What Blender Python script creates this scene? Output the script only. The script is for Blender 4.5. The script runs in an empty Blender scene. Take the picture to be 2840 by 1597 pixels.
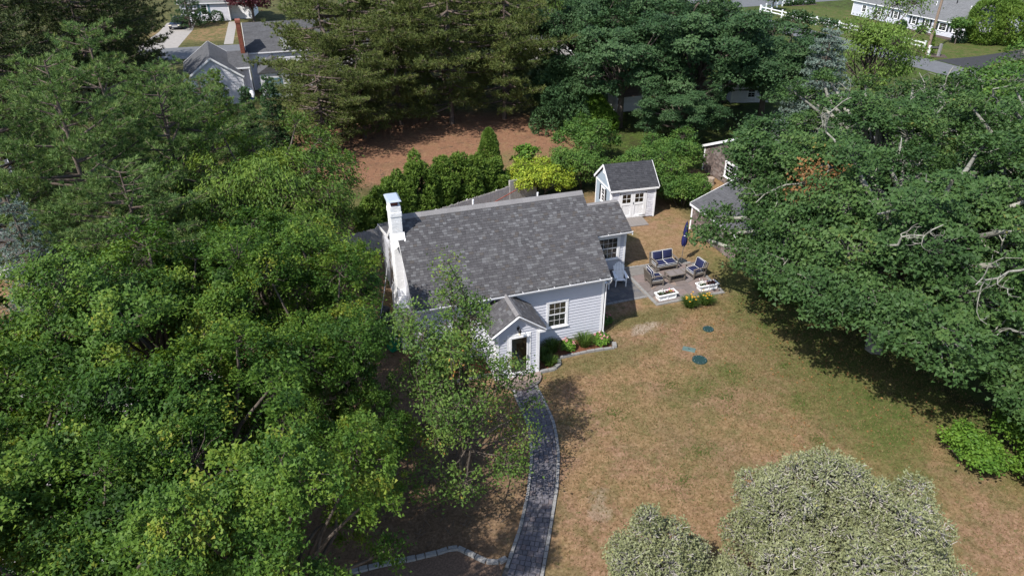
import bpy, math, random
import numpy as np
from mathutils import Vector, Matrix

# ------------------------------------------------------------------ camera, sky, sun, exposure
scene = bpy.context.scene
C = scene.collection
cam_d = bpy.data.cameras.new("camera")
cam = bpy.data.objects.new("camera", cam_d)
C.objects.link(cam)
cam_d.sensor_width = 36.0
cam_d.lens = 36.0 * 1950.9 / 2840.0
cam_d.clip_start = 0.1
cam_d.clip_end = 2000.0
cam.location = (-13.098, -25.683, 19.131)
_yaw, _pitch, _roll = -0.3213, 0.5247, -0.0022
_f = Vector((-math.sin(_yaw) * math.cos(_pitch), math.cos(_yaw) * math.cos(_pitch), -math.sin(_pitch)))
_r = Vector((math.cos(_yaw), math.sin(_yaw), 0.0))
_u = _r.cross(_f)
_r2 = _r * math.cos(_roll) + _u * math.sin(_roll)
_u2 = _u * math.cos(_roll) - _r * math.sin(_roll)
cam.rotation_euler = Matrix((_r2, _u2, -_f)).transposed().to_euler()
scene.camera = cam

SUN_DIR = Vector((-0.70, -0.40, 1.0)).normalized()
world = bpy.data.worlds.new("World")
scene.world = world
world.use_nodes = True
wn = world.node_tree
wn.nodes.clear()
sky = wn.nodes.new("ShaderNodeTexSky")
sky.sky_type = 'NISHITA'
sky.sun_disc = False
sky.sun_elevation = math.asin(SUN_DIR.z)
sky.sun_rotation = math.atan2(SUN_DIR.x, SUN_DIR.y)
bg = wn.nodes.new("ShaderNodeBackground")
bg.inputs["Strength"].default_value = 0.12
wo = wn.nodes.new("ShaderNodeOutputWorld")
wn.links.new(sky.outputs[0], bg.inputs["Color"])
wn.links.new(bg.outputs[0], wo.inputs["Surface"])

sun_d = bpy.data.lights.new("sun", 'SUN')
sun_d.energy = 4.0
sun_d.angle = math.radians(0.5)
sun_d.color = (1.0, 0.955, 0.89)
sun = bpy.data.objects.new("sun", sun_d)
sun.rotation_euler = (-SUN_DIR).to_track_quat('-Z', 'Y').to_euler()
sun.location = (-30, -20, 50)
C.objects.link(sun)

scene.view_settings.view_transform = 'Standard'
scene.view_settings.look = 'None'
scene.view_settings.exposure = 0.78
scene.view_settings.gamma = 1.0
scene.view_settings.use_curve_mapping = False
scene.render.engine = 'CYCLES'
scene.cycles.max_bounces = 6
scene.cycles.transparent_max_bounces = 8

R = random.Random(7)
CAM = np.array([-13.098, -25.683, 19.131])

# ------------------------------------------------------------------ materials
MATS = {}


def lin(c):
    return (c[0], c[1], c[2], 1.0)


def base_nodes(name):
    m = bpy.data.materials.new(name)
    m.use_nodes = True
    nt = m.node_tree
    b = nt.nodes["Principled BSDF"]
    return m, nt, b


def simple(name, col, rough=0.7, var=0.12, scale=6.0, bump=0.0, bscale=40.0, metal=0.0, spec=0.3, col2=None, stretch=None):
    """One real-world colour broken up by noise; optional grain relief."""
    m, nt, b = base_nodes(name)
    N, Lk = nt.nodes, nt.links
    tc = N.new("ShaderNodeTexCoord")
    geo = N.new("ShaderNodeNewGeometry")
    src = tc.outputs["Object"]
    if stretch:
        mp = N.new("ShaderNodeMapping")
        mp.inputs["Scale"].default_value = stretch
        Lk.new(src, mp.inputs["Vector"])
        src = mp.outputs["Vector"]
    no = N.new("ShaderNodeTexNoise")
    no.inputs["Scale"].default_value = scale
    no.inputs["Detail"].default_value = 5.0
    no.inputs["Roughness"].default_value = 0.65
    Lk.new(src, no.inputs["Vector"])
    rp = N.new("ShaderNodeValToRGB")
    c2 = col2 or tuple(min(1, x * (1 + var)) for x in col)
    c1 = tuple(x * (1 - var) for x in col)
    rp.color_ramp.elements[0].position = 0.3
    rp.color_ramp.elements[0].color = lin(c1)
    rp.color_ramp.elements[1].position = 0.7
    rp.color_ramp.elements[1].color = lin(c2)
    Lk.new(no.outputs["Fac"], rp.inputs["Fac"])
    # every piece its own slight tone
    hsv = N.new("ShaderNodeHueSaturation")
    mr = N.new("ShaderNodeMapRange")
    mr.inputs["To Min"].default_value = 1 - var * 0.8
    mr.inputs["To Max"].default_value = 1 + var * 0.8
    Lk.new(geo.outputs["Random Per Island"], mr.inputs["Value"])
    Lk.new(mr.outputs[0], hsv.inputs["Value"])
    Lk.new(rp.outputs["Color"], hsv.inputs["Color"])
    Lk.new(hsv.outputs["Color"], b.inputs["Base Color"])
    b.inputs["Roughness"].default_value = rough
    b.inputs["Metallic"].default_value = metal
    b.inputs["Specular IOR Level"].default_value = spec
    if bump:
        n2 = N.new("ShaderNodeTexNoise")
        n2.inputs["Scale"].default_value = bscale
        n2.inputs["Detail"].default_value = 4.0
        Lk.new(src, n2.inputs["Vector"])
        bp = N.new("ShaderNodeBump")
        bp.inputs["Strength"].default_value = bump
        bp.inputs["Distance"].default_value = 0.02
        Lk.new(n2.outputs["Fac"], bp.inputs["Height"])
        Lk.new(bp.outputs["Normal"], b.inputs["Normal"])
    MATS[name] = m
    return m


def leafmat(name, stops, rough=0.6, trans=0.24, tcol=None, spec=0.22):
    """Foliage: each leaf's own tint (attribute) through a ramp, thin enough to glow a little."""
    m, nt, b = base_nodes(name)
    N, Lk = nt.nodes, nt.links
    at = N.new("ShaderNodeAttribute")
    at.attribute_name = "tint"
    rp = N.new("ShaderNodeValToRGB")
    el = rp.color_ramp.elements
    el[0].position, el[0].color = stops[0][0], lin(stops[0][1])
    el[1].position, el[1].color = stops[-1][0], lin(stops[-1][1])
    for p, c in stops[1:-1]:
        e = el.new(p)
        e.color = lin(c)
    Lk.new(at.outputs["Fac"], rp.inputs["Fac"])
    Lk.new(rp.outputs["Color"], b.inputs["Base Color"])
    b.inputs["Roughness"].default_value = rough
    b.inputs["Specular IOR Level"].default_value = spec
    tr = N.new("ShaderNodeBsdfTranslucent")
    hs = N.new("ShaderNodeHueSaturation")
    hs.inputs["Hue"].default_value = 0.485
    hs.inputs["Saturation"].default_value = 1.1
    hs.inputs["Value"].default_value = 1.5
    Lk.new(rp.outputs["Color"], hs.inputs["Color"])
    Lk.new(hs.outputs["Color"], tr.inputs["Color"])
    mx = N.new("ShaderNodeMixShader")
    mx.inputs["Fac"].default_value = trans
    Lk.new(b.outputs[0], mx.inputs[1])
    Lk.new(tr.outputs[0], mx.inputs[2])
    Lk.new(mx.outputs[0], N["Material Output"].inputs["Surface"])
    MATS[name] = m
    return m


def glass(name, tint=(0.9, 0.95, 0.95)):
    m, nt, b = base_nodes(name)
    N, Lk = nt.nodes, nt.links
    N.remove(b)
    t = N.new("ShaderNodeBsdfTransparent")
    t.inputs["Color"].default_value = lin(tint)
    g = N.new("ShaderNodeBsdfGlossy")
    g.inputs["Roughness"].default_value = 0.02
    fr = N.new("ShaderNodeFresnel")
    fr.inputs["IOR"].default_value = 1.5
    mx = N.new("ShaderNodeMixShader")
    Lk.new(fr.outputs[0], mx.inputs["Fac"])
    Lk.new(t.outputs[0], mx.inputs[1])
    Lk.new(g.outputs[0], mx.inputs[2])
    Lk.new(mx.outputs[0], N["Material Output"].inputs["Surface"])
    MATS[name] = m
    return m


simple("white_paint", (0.76, 0.76, 0.77), 0.5, 0.07, 5)
simple("siding", (0.52, 0.53, 0.585), 0.6, 0.045, 1.2)
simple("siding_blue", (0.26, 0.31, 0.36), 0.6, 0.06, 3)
simple("siding_lilac", (0.55, 0.55, 0.60), 0.65, 0.07, 5)
simple("interior", (0.42, 0.38, 0.32), 0.8, 0.05)
simple("tile_floor", (0.30, 0.29, 0.28), 0.5, 0.10, 2)
simple("white_brick", (0.80, 0.80, 0.80), 0.6, 0.05, 9, 0.3, 60)
simple("red_brick", (0.21, 0.07, 0.0455), 0.85, 0.22, 14, 0.3, 60)
simple("metal", (0.55, 0.60, 0.66), 0.35, 0.06, 8, metal=0.45)
simple("black_metal", (0.015, 0.015, 0.017), 0.45, 0.1)
simple("black_paint", (0.022, 0.026, 0.03), 0.5, 0.1)
simple("dark_room", (0.012, 0.013, 0.014), 0.9, 0.1)
simple("blind", (0.13, 0.15, 0.13), 0.7, 0.04)
simple("roof_ridge", (0.185, 0.178, 0.180), 0.92, 0.10, 18, 0.5, 90)
for i, c in enumerate([(0.064, 0.062, 0.066), (0.074, 0.072, 0.076), (0.085, 0.083, 0.087), (0.115, 0.115, 0.120), (0.073, 0.066, 0.063), (0.100, 0.099, 0.102)]):
    simple("shingle_%d" % i, c, 0.95, 0.10, 22, 0.5, 120)
for i, c in enumerate([(0.036, 0.037, 0.0425), (0.044, 0.045, 0.051), (0.0525, 0.0535, 0.06)]):
    simple("slate_%d" % i, c, 0.95, 0.10, 22, 0.5, 120)
simple("roof_grey", (0.0783, 0.0795, 0.0858), 0.95, 0.16, 5, 0.4, 60)
simple("roof_pale", (0.1392, 0.1421, 0.1479), 0.95, 0.10, 2, 0.3, 60)
for i, c in enumerate([(0.124, 0.0961, 0.0868), (0.1612, 0.124, 0.1116), (0.093, 0.0744, 0.0682), (0.1922, 0.1612, 0.1488)]):
    simple("brown_shingle_%d" % i, c, 0.9, 0.18, 16, 0.5, 70)
simple("white_shingle", (0.62, 0.62, 0.66), 0.7, 0.08, 6)
simple("teak", (0.132, 0.1128, 0.0963), 0.75, 0.20, 9, 0.35, 60, stretch=(1, 1, 6))
simple("deck_wood", (0.1815, 0.165, 0.154), 0.8, 0.14, 9, 0.35, 50, stretch=(8, 1, 1))
simple("fence_wood", (0.40, 0.38, 0.37), 0.9, 0.22, 10, 0.4, 60, stretch=(1, 1, 0.2))
simple("pole_wood", (0.189, 0.14, 0.105), 0.9, 0.2, 10, 0.4, 40)
simple("orange_wood", (0.33, 0.15, 0.05), 0.5, 0.18, 8)
simple("navy", (0.012, 0.016, 0.055), 0.85, 0.12, 8, 0.25, 25)
simple("umbrella_navy", (0.013, 0.015, 0.085), 0.85, 0.15, 8)
simple("piping", (0.72, 0.72, 0.70), 0.7, 0.05)
simple("plastic_white", (0.84, 0.85, 0.86), 0.45, 0.03)
simple("bin_green", (0.0, 0.15, 0.085), 0.5, 0.08)
simple("bin_black", (0.02, 0.022, 0.026), 0.5, 0.12)
simple("cover_green", (0.012, 0.038, 0.038), 0.8, 0.15, 5)
simple("cover_pale", (0.09, 0.14, 0.13), 0.85, 0.15, 5)
for i, c in enumerate([(0.1755, 0.1369, 0.1264), (0.1474, 0.1229, 0.1158), (0.2036, 0.158, 0.1369), (0.165, 0.1439, 0.1404)]):
    simple("flag_%d" % i, c, 0.85, 0.16, 4, 0.4, 30)
for i, c in enumerate([(0.11, 0.1073, 0.11), (0.0908, 0.0908, 0.0963), (0.132, 0.1238, 0.1183)]):
    simple("terrace_%d" % i, c, 0.85, 0.14, 4, 0.4, 30)
simple("slab", (0.1595, 0.1485, 0.1375), 0.85, 0.12, 4, 0.3, 30)
for i, c in enumerate([(0.1183, 0.1115, 0.1251), (0.0946, 0.0913, 0.1014), (0.142, 0.1318, 0.142), (0.1284, 0.1082, 0.1115)]):
    simple("paver_%d" % i, c, 0.9, 0.15, 6, 0.5, 40)
simple("granite", (0.22, 0.2145, 0.209), 0.9, 0.16, 12, 0.6, 30)
simple("step_stone", (0.187, 0.143, 0.1128), 0.85, 0.22, 3, 0.4, 20)
simple("mortar", (0.187, 0.176, 0.1595), 0.95, 0.15, 8)
simple("joint", (0.075, 0.072, 0.070), 0.95, 0.15, 8)
simple("mulch", (0.133, 0.0525, 0.028), 0.95, 0.4, 22, 0.9, 45)
simple("mulch_dark", (0.075, 0.055, 0.045), 0.95, 0.45, 20, 0.9, 40)
simple("mulch_brown", (0.125, 0.082, 0.058), 0.95, 0.45, 14, 0.9, 40)
simple("soil", (0.05, 0.035, 0.025), 0.95, 0.3, 20)
simple("shell_gravel", (0.275, 0.2585, 0.253), 0.95, 0.30, 30, 0.9, 60)
simple("asphalt", (0.1155, 0.119, 0.126), 0.9, 0.12, 1.2, 0.2, 60)
simple("asphalt_new", (0.035, 0.035, 0.0378), 0.9, 0.12, 2, 0.2, 60)
simple("concrete", (0.28, 0.259, 0.238), 0.9, 0.12, 2)
simple("bark", (0.0945, 0.077, 0.063), 0.95, 0.3, 9, 0.8, 25, stretch=(1, 1, 0.35))
simple("bark_pine", (0.105, 0.0805, 0.0665), 0.95, 0.3, 9, 0.8, 25, stretch=(1, 1, 0.35))
simple("bark_pale", (0.185, 0.178, 0.150), 0.9, 0.35, 7, 0.6, 25, col2=(0.27, 0.265, 0.225))
simple("bark_silver", (0.35, 0.329, 0.294), 0.9, 0.3, 8)
simple("rust", (0.22, 0.06, 0.04), 0.8, 0.2)
simple("car_paint", (0.012, 0.016, 0.03), 0.25, 0.05, spec=0.6)
simple("car_trim", (0.55, 0.56, 0.58), 0.3, 0.05, metal=0.7)
simple("rubber", (0.015, 0.015, 0.015), 0.9, 0.1)
simple("cable", (0.30, 0.30, 0.30), 0.7, 0.1)
simple("cable_black", (0.02, 0.02, 0.02), 0.7, 0.1)
simple("shutter_teal", (0.10, 0.17, 0.20), 0.6, 0.06)
simple("lamp_glass", (0.75, 0.68, 0.55), 0.15, 0.03)
simple("clay_pale", (0.315, 0.252, 0.203), 0.85, 0.1)
simple("blue_plastic", (0.03, 0.12, 0.42), 0.4, 0.05)
for n_, c_ in dict(fl_white=(0.8, 0.8, 0.76), fl_pink=(0.55, 0.12, 0.2), fl_wine=(0.16, 0.02, 0.05), fl_yellow=(0.50, 0.26, 0.015), fl_rose=(0.65, 0.28, 0.30)).items():
    simple(n_, c_, 0.6, 0.15)
glass("glass")

leafmat("lf_oak", [(0.0, (0.018, 0.046, 0.007)), (0.35, (0.038, 0.090, 0.012)), (0.68, (0.086, 0.155, 0.020)), (0.92, (0.160, 0.215, 0.028)), (1.0, (0.21, 0.20, 0.028))])
leafmat("lf_cherry", [(0.0, (0.036, 0.080, 0.016)), (0.5, (0.085, 0.150, 0.024)), (1.0, (0.185, 0.255, 0.040))])
leafmat("lf_maple", [(0.0, (0.026, 0.058, 0.018)), (0.5, (0.050, 0.102, 0.028)), (0.95, (0.085, 0.142, 0.038)), (1.0, (0.17, 0.14, 0.03))])
leafmat("lf_maple_blue", [(0.0, (0.024, 0.054, 0.020)), (0.5, (0.042, 0.088, 0.032)), (1.0, (0.074, 0.128, 0.048))])
leafmat("lf_rust", [(0.0, (0.16, 0.075, 0.030)), (1.0, (0.29, 0.155, 0.06))])
leafmat("lf_pine", [(0.0, (0.040, 0.066, 0.016)), (0.5, (0.098, 0.128, 0.034)), (0.9, (0.172, 0.186, 0.054)), (1.0, (0.19, 0.15, 0.052))], trans=0.14)
leafmat("lf_whitepine", [(0.0, (0.046, 0.098, 0.028)), (0.45, (0.098, 0.172, 0.050)), (0.8, (0.170, 0.232, 0.066)), (1.0, (0.25, 0.20, 0.06))], trans=0.18)
leafmat("lf_darkpine", [(0.0, (0.025, 0.045, 0.014)), (1.0, (0.075, 0.095, 0.028))], trans=0.1)
leafmat("lf_spruce", [(0.0, (0.085, 0.125, 0.100)), (1.0, (0.22, 0.285, 0.240))], trans=0.1)
leafmat("lf_fir", [(0.0, (0.028, 0.068, 0.026)), (1.0, (0.075, 0.140, 0.050))], trans=0.1)
leafmat("lf_arb", [(0.0, (0.055, 0.105, 0.018)), (0.5, (0.105, 0.180, 0.030)), (1.0, (0.185, 0.260, 0.044))], trans=0.18)
leafmat("lf_lime", [(0.0, (0.052, 0.125, 0.016)), (1.0, (0.135, 0.235, 0.028))])
leafmat("lf_yellow", [(0.0, (0.10, 0.18, 0.02)), (0.5, (0.22, 0.30, 0.03)), (1.0, (0.40, 0.44, 0.05))])
leafmat("lf_shrub", [(0.0, (0.035, 0.085, 0.018)), (0.5, (0.065, 0.135, 0.026)), (1.0, (0.125, 0.20, 0.036))])
leafmat("lf_pear", [(0.0, (0.045, 0.095, 0.020)), (0.6, (0.100, 0.170, 0.034)), (0.90, (0.155, 0.215, 0.045)), (1.0, (0.33, 0.15, 0.04))])
leafmat("lf_locust", [(0.0, (0.060, 0.125, 0.022)), (1.0, (0.165, 0.245, 0.050))], trans=0.3)
leafmat("lf_juniper", [(0.0, (0.105, 0.120, 0.050)), (0.45, (0.190, 0.206, 0.100)), (0.8, (0.275, 0.290, 0.168)), (1.0, (0.29, 0.27, 0.06))], trans=0.08)
leafmat("lf_red", [(0.0, (0.045, 0.012, 0.018)), (1.0, (0.11, 0.03, 0.035))])
leafmat("lf_blade", [(0.0, (0.03, 0.07, 0.012)), (1.0, (0.10, 0.16, 0.03))])
leafmat("lf_straw", [(0.0, (0.06, 0.07, 0.02)), (0.3, (0.135, 0.09, 0.038)), (0.75, (0.195, 0.13, 0.06)), (1.0, (0.25, 0.18, 0.10))], trans=0.1)


# ------------------------------------------------------------------ building helpers
class MB:
    """Collects shapes; build() links them as one mesh object in its thing's frame."""

    def __init__(self):
        self.v, self.f, self.m = [], [], []

    def add(self, vs, fs, mat=0):
        o = len(self.v)
        self.v.extend([tuple(p) for p in vs])
        for f in fs:
            self.f.append(tuple(i + o for i in f))
            self.m.append(mat)
        return self

    def hexa(self, p, mat=0):
        return self.add(p, [(0, 3, 2, 1), (4, 5, 6, 7), (0, 1, 5, 4), (1, 2, 6, 5), (2, 3, 7, 6), (3, 0, 4, 7)], mat)

    def box(self, x0, y0, z0, x1, y1, z1, mat=0):
        x0, x1 = min(x0, x1), max(x0, x1)
        y0, y1 = min(y0, y1), max(y0, y1)
        z0, z1 = min(z0, z1), max(z0, z1)
        return self.hexa([(x0, y0, z0), (x1, y0, z0), (x1, y1, z0), (x0, y1, z0), (x0, y0, z1), (x1, y0, z1), (x1, y1, z1), (x0, y1, z1)], mat)

    def mbox(self, M, sx, sy, sz, mat=0):
        ps = [(-sx, -sy, -sz), (sx, -sy, -sz), (sx, sy, -sz), (-sx, sy, -sz), (-sx, -sy, sz), (sx, -sy, sz), (sx, sy, sz), (-sx, sy, sz)]
        return self.hexa([M @ Vector((a / 2, b / 2, c / 2)) for a, b, c in ps], mat)

    def beam(self, a, b, w, h, mat=0, up=(0, 0, 1)):
        a, b = Vector(a), Vector(b)
        d = (b - a).normalized()
        s = d.cross(Vector(up))
        if s.length < 1e-4:
            s = d.cross(Vector((0, 1, 0)))
        s.normalize()
        t = s.cross(d)
        s, t = s * w / 2, t * h / 2
        return self.hexa([a - s - t, a + s - t, b + s - t, b - s - t, a - s + t, a + s + t, b + s + t, b - s + t], mat)

    def prism(self, poly, vec, mat=0):
        n = len(poly)
        vec = Vector(vec)
        P = [Vector(p) for p in poly]
        vs = P + [p + vec for p in P]
        fs = [tuple(range(n))[::-1], tuple(range(n, 2 * n))] + [(i, (i + 1) % n, n + (i + 1) % n, n + i) for i in range(n)]
        return self.add(vs, fs, mat)

    def tube(self, pts, r, n=6, mat=0, cap=True):
        pts = [Vector(p) for p in pts]
        rs = r if isinstance(r, (list, tuple)) else [r] * len(pts)
        rings = []
        prev = None
        for i, p in enumerate(pts):
            d = (pts[min(i + 1, len(pts) - 1)] - pts[max(i - 1, 0)]).normalized()
            ref = prev if prev is not None else (Vector((0, 0, 1)) if abs(d.z) < 0.9 else Vector((1, 0, 0)))
            s = (ref - d * ref.dot(d)).normalized()
            prev = s
            t = d.cross(s)
            rings.append([p + (s * math.cos(2 * math.pi * k / n) + t * math.sin(2 * math.pi * k / n)) * rs[i] for k in range(n)])
        vs = [q for rg in rings for q in rg]
        fs = []
        for i in range(len(pts) - 1):
            for k in range(n):
                fs.append((i * n + k, i * n + (k + 1) % n, (i + 1) * n + (k + 1) % n, (i + 1) * n + k))
        if cap:
            fs.append(tuple(range(n))[::-1])
            fs.append(tuple(range((len(pts) - 1) * n, len(pts) * n)))
        return self.add(vs, fs, mat)

    def lathe(self, prof, n=16, mat=0, cx=0, cy=0):
        vs, fs = [], []
        for r_, z in prof:
            for k in range(n):
                a = 2 * math.pi * k / n
                vs.append((cx + r_ * math.cos(a), cy + r_ * math.sin(a), z))
        for i in range(len(prof) - 1):
            for k in range(n):
                fs.append((i * n + k, i * n + (k + 1) % n, (i + 1) * n + (k + 1) % n, (i + 1) * n + k))
        fs.append(tuple(range(n))[::-1])
        fs.append(tuple(range((len(prof) - 1) * n, len(prof) * n)))
        return self.add(vs, fs, mat)

    def mesh(self, name, mats):
        me = bpy.data.meshes.new(name)
        me.from_pydata(self.v, [], self.f)
        for k in ([mats] if isinstance(mats, str) else mats):
            me.materials.append(MATS[k])
        if any(self.m):
            me.polygons.foreach_set("material_index", self.m)
        me.update()
        return me

    def build(self, name, mats, parent=None, kind=None, bevel=0.0, smooth=False):
        me = self.mesh(name, mats)
        if smooth:
            me.polygons.foreach_set("use_smooth", [True] * len(me.polygons))
        o = link(name, me, parent)
        if kind:
            o["kind"] = kind
        if bevel:
            b = o.modifiers.new("bevel", 'BEVEL')
            b.width = bevel
            b.segments = 2
            b.limit_method = 'ANGLE'
        return o


def link(name, me, parent=None):
    o = bpy.data.objects.new(name, me)
    C.objects.link(o)
    if parent is not None:
        o.parent = parent
    return o


def tag(o, label=None, cat=None, group=None, kind=None):
    if label:
        o["label"] = label
    if cat:
        o["category"] = cat
    if group:
        o["group"] = group
    if kind:
        o["kind"] = kind
    return o


def thing(name, label, cat, loc=(0, 0, 0), rotz=0.0, group=None):
    o = bpy.data.objects.new(name, None)
    o.empty_display_size = 0.3
    C.objects.link(o)
    o.location = loc
    o.rotation_euler = (0, 0, rotz)
    return tag(o, label, cat, group)


def copy_thing(root, loc, rotz, label):
    r = root.copy()
    C.objects.link(r)
    r.location = loc
    r.rotation_euler = (0, 0, rotz)
    r["label"] = label
    for ch in list(root.children):
        c = ch.copy()
        C.objects.link(c)
        c.parent = r
        for g in list(ch.children):
            d = g.copy()
            C.objects.link(d)
            d.parent = c
    return r


def np_mesh(name, V, F, mats, tint=None, smooth=False, midx=None):
    me = bpy.data.meshes.new(name)
    V = np.asarray(V, np.float32)
    Fs = F if isinstance(F, list) else [F]
    Fs = [np.asarray(f, np.int32) for f in Fs if len(f)]
    nl = sum(f.size for f in Fs)
    nf = sum(len(f) for f in Fs)
    me.vertices.add(len(V))
    me.vertices.foreach_set("co", V.ravel())
    me.loops.add(nl)
    me.polygons.add(nf)
    me.loops.foreach_set("vertex_index", np.concatenate([f.ravel() for f in Fs]))
    tot = np.concatenate([np.full(len(f), f.shape[1], np.int32) for f in Fs])
    st = np.concatenate([[0], np.cumsum(tot)[:-1]]).astype(np.int32)
    me.polygons.foreach_set("loop_start", st)
    for k in ([mats] if isinstance(mats, str) else mats):
        me.materials.append(MATS[k])
    if midx is not None:
        me.polygons.foreach_set("material_index", np.asarray(midx, np.int32))
    if smooth:
        me.polygons.foreach_set("use_smooth", np.ones(nf, bool))
    if tint is not None:
        a = me.attributes.new("tint", 'FLOAT', 'FACE')
        a.data.foreach_set("value", np.asarray(tint, np.float32))
    me.update(calc_edges=True)
    return me


# ------------------------------------------------------------------ ground
def ground_mat():
    m, nt, b = base_nodes("dry_lawn")
    N, Lk = nt.nodes, nt.links
    geo = N.new("ShaderNodeNewGeometry")
    P = geo.outputs["Position"]

    def noise(scale, detail=4.0, rough=0.6, vec=None):
        n = N.new("ShaderNodeTexNoise")
        n.inputs["Scale"].default_value = scale
        n.inputs["Detail"].default_value = detail
        n.inputs["Roughness"].default_value = rough
        Lk.new(vec or P, n.inputs["Vector"])
        return n.outputs["Fac"]

    def ramp(fac, stops):
        r = N.new("ShaderNodeValToRGB")
        el = r.color_ramp.elements
        el[0].position, el[0].color = stops[0][0], lin(stops[0][1])
        el[1].position, el[1].color = stops[-1][0], lin(stops[-1][1])
        for p, c in stops[1:-1]:
            e = el.new(p)
            e.color = lin(c)
        Lk.new(fac, r.inputs["Fac"])
        return r.outputs["Color"]

    def mix(fac, a, c):
        x = N.new("ShaderNodeMix")
        x.data_type = 'RGBA'
        if hasattr(fac, "links") or not isinstance(fac, float):
            Lk.new(fac, x.inputs[0])
        else:
            x.inputs[0].default_value = fac
        Lk.new(a, x.inputs[6])
        Lk.new(c, x.inputs[7])
        return x.outputs[2]

    def math_(op, a, bb):
        x = N.new("ShaderNodeMath")
        x.operation = op
        x.use_clamp = False
        for i, v in enumerate((a, bb)):
            if isinstance(v, (int, float)):
                x.inputs[i].default_value = v
            else:
                Lk.new(v, x.inputs[i])
        return x.outputs[0]

    edge_n = noise(1.1, 8.0, 0.74)

    def ellipse(cx, cy, rx, ry, rot=0.0, soft=0.35, amp=0.9):
        mp = N.new("ShaderNodeMapping")
        mp.vector_type = 'TEXTURE'
        mp.inputs["Location"].default_value = (cx, cy, 0)
        mp.inputs["Rotation"].default_value = (0, 0, rot)
        mp.inputs["Scale"].default_value = (rx, ry, 1)
        Lk.new(P, mp.inputs["Vector"])
        ln = N.new("ShaderNodeVectorMath")
        ln.operation = 'LENGTH'
        Lk.new(mp.outputs[0], ln.inputs[0])
        d = math_('ADD', ln.outputs["Value"], math_('MULTIPLY', math_('SUBTRACT', edge_n, 0.5), amp))
        mr = N.new("ShaderNodeMapRange")
        mr.interpolation_type = 'SMOOTHSTEP'
        mr.inputs["From Min"].default_value = 1 + soft
        mr.inputs["From Max"].default_value = 1 - soft
        Lk.new(d, mr.inputs["Value"])
        return mr.outputs[0]

    fine = noise(9.5, 7.0, 0.82)
    mid = noise(3.0, 7.0, 0.78)
    big = noise(0.42, 4.0, 0.6)
    mp = N.new("ShaderNodeMapping")
    mp.inputs["Location"].default_value = (31, 17, 3)
    Lk.new(P, mp.inputs["Vector"])
    mid2 = noise(1.15, 6.0, 0.72, mp.outputs[0])
    fine_mid = math_('ADD', math_('MULTIPLY', fine, 0.6), math_('MULTIPLY', mid, 0.4))
    def step(x, a, bb):
        mr = N.new("ShaderNodeMapRange")
        mr.interpolation_type = 'SMOOTHSTEP'
        mr.inputs["From Min"].default_value = a
        mr.inputs["From Max"].default_value = bb
        Lk.new(x, mr.inputs["Value"])
        return mr.outputs[0]

    straw = ramp(fine_mid, [(0.35, (0.074, 0.047, 0.024)), (0.46, (0.166, 0.106, 0.054)), (0.55, (0.252, 0.164, 0.090)), (0.66, (0.345, 0.260, 0.170))])
    red = ramp(fine_mid, [(0.35, (0.076, 0.044, 0.027)), (0.46, (0.172, 0.103, 0.062)), (0.55, (0.258, 0.160, 0.102)), (0.66, (0.360, 0.250, 0.180))])
    olive = ramp(fine_mid, [(0.36, (0.034, 0.038, 0.012)), (0.48, (0.085, 0.084, 0.030)), (0.64, (0.165, 0.148, 0.066))])
    green = ramp(fine_mid, [(0.36, (0.018, 0.034, 0.008)), (0.48, (0.048, 0.076, 0.016)), (0.64, (0.110, 0.132, 0.036))])
    pale = ramp(fine_mid, [(0.38, (0.17, 0.125, 0.085)), (0.62, (0.36, 0.30, 0.24))])
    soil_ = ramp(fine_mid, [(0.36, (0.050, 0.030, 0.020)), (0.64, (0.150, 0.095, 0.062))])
    needles = ramp(fine_mid, [(0.36, (0.080, 0.042, 0.026)), (0.5, (0.190, 0.100, 0.060)), (0.64, (0.275, 0.165, 0.105))])
    needles = mix(math_('MULTIPLY', step(mid2, 0.46, 0.66), 0.55), needles, straw)
    needles = mix(math_('MULTIPLY', step(big, 0.5, 0.68), 0.4), needles, soil_)
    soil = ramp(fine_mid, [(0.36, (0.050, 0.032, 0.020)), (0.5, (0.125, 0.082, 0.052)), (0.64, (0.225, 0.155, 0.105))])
    rough_green = ramp(fine_mid, [(0.36, (0.014, 0.020, 0.007)), (0.5, (0.038, 0.044, 0.016)), (0.64, (0.085, 0.075, 0.033))])

    col = mix(step(big, 0.42, 0.6), straw, red)
    col = mix(math_('MULTIPLY', step(mid2, 0.47, 0.60), 0.5), col, olive)
    tuft = step(noise(3.4, 8.0, 0.85), 0.565, 0.62)
    col = mix(math_('MULTIPLY', tuft, 0.7), col, green)

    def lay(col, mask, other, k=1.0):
        return mix(math_('MULTIPLY', mask, k) if k != 1.0 else mask, col, other)

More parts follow.
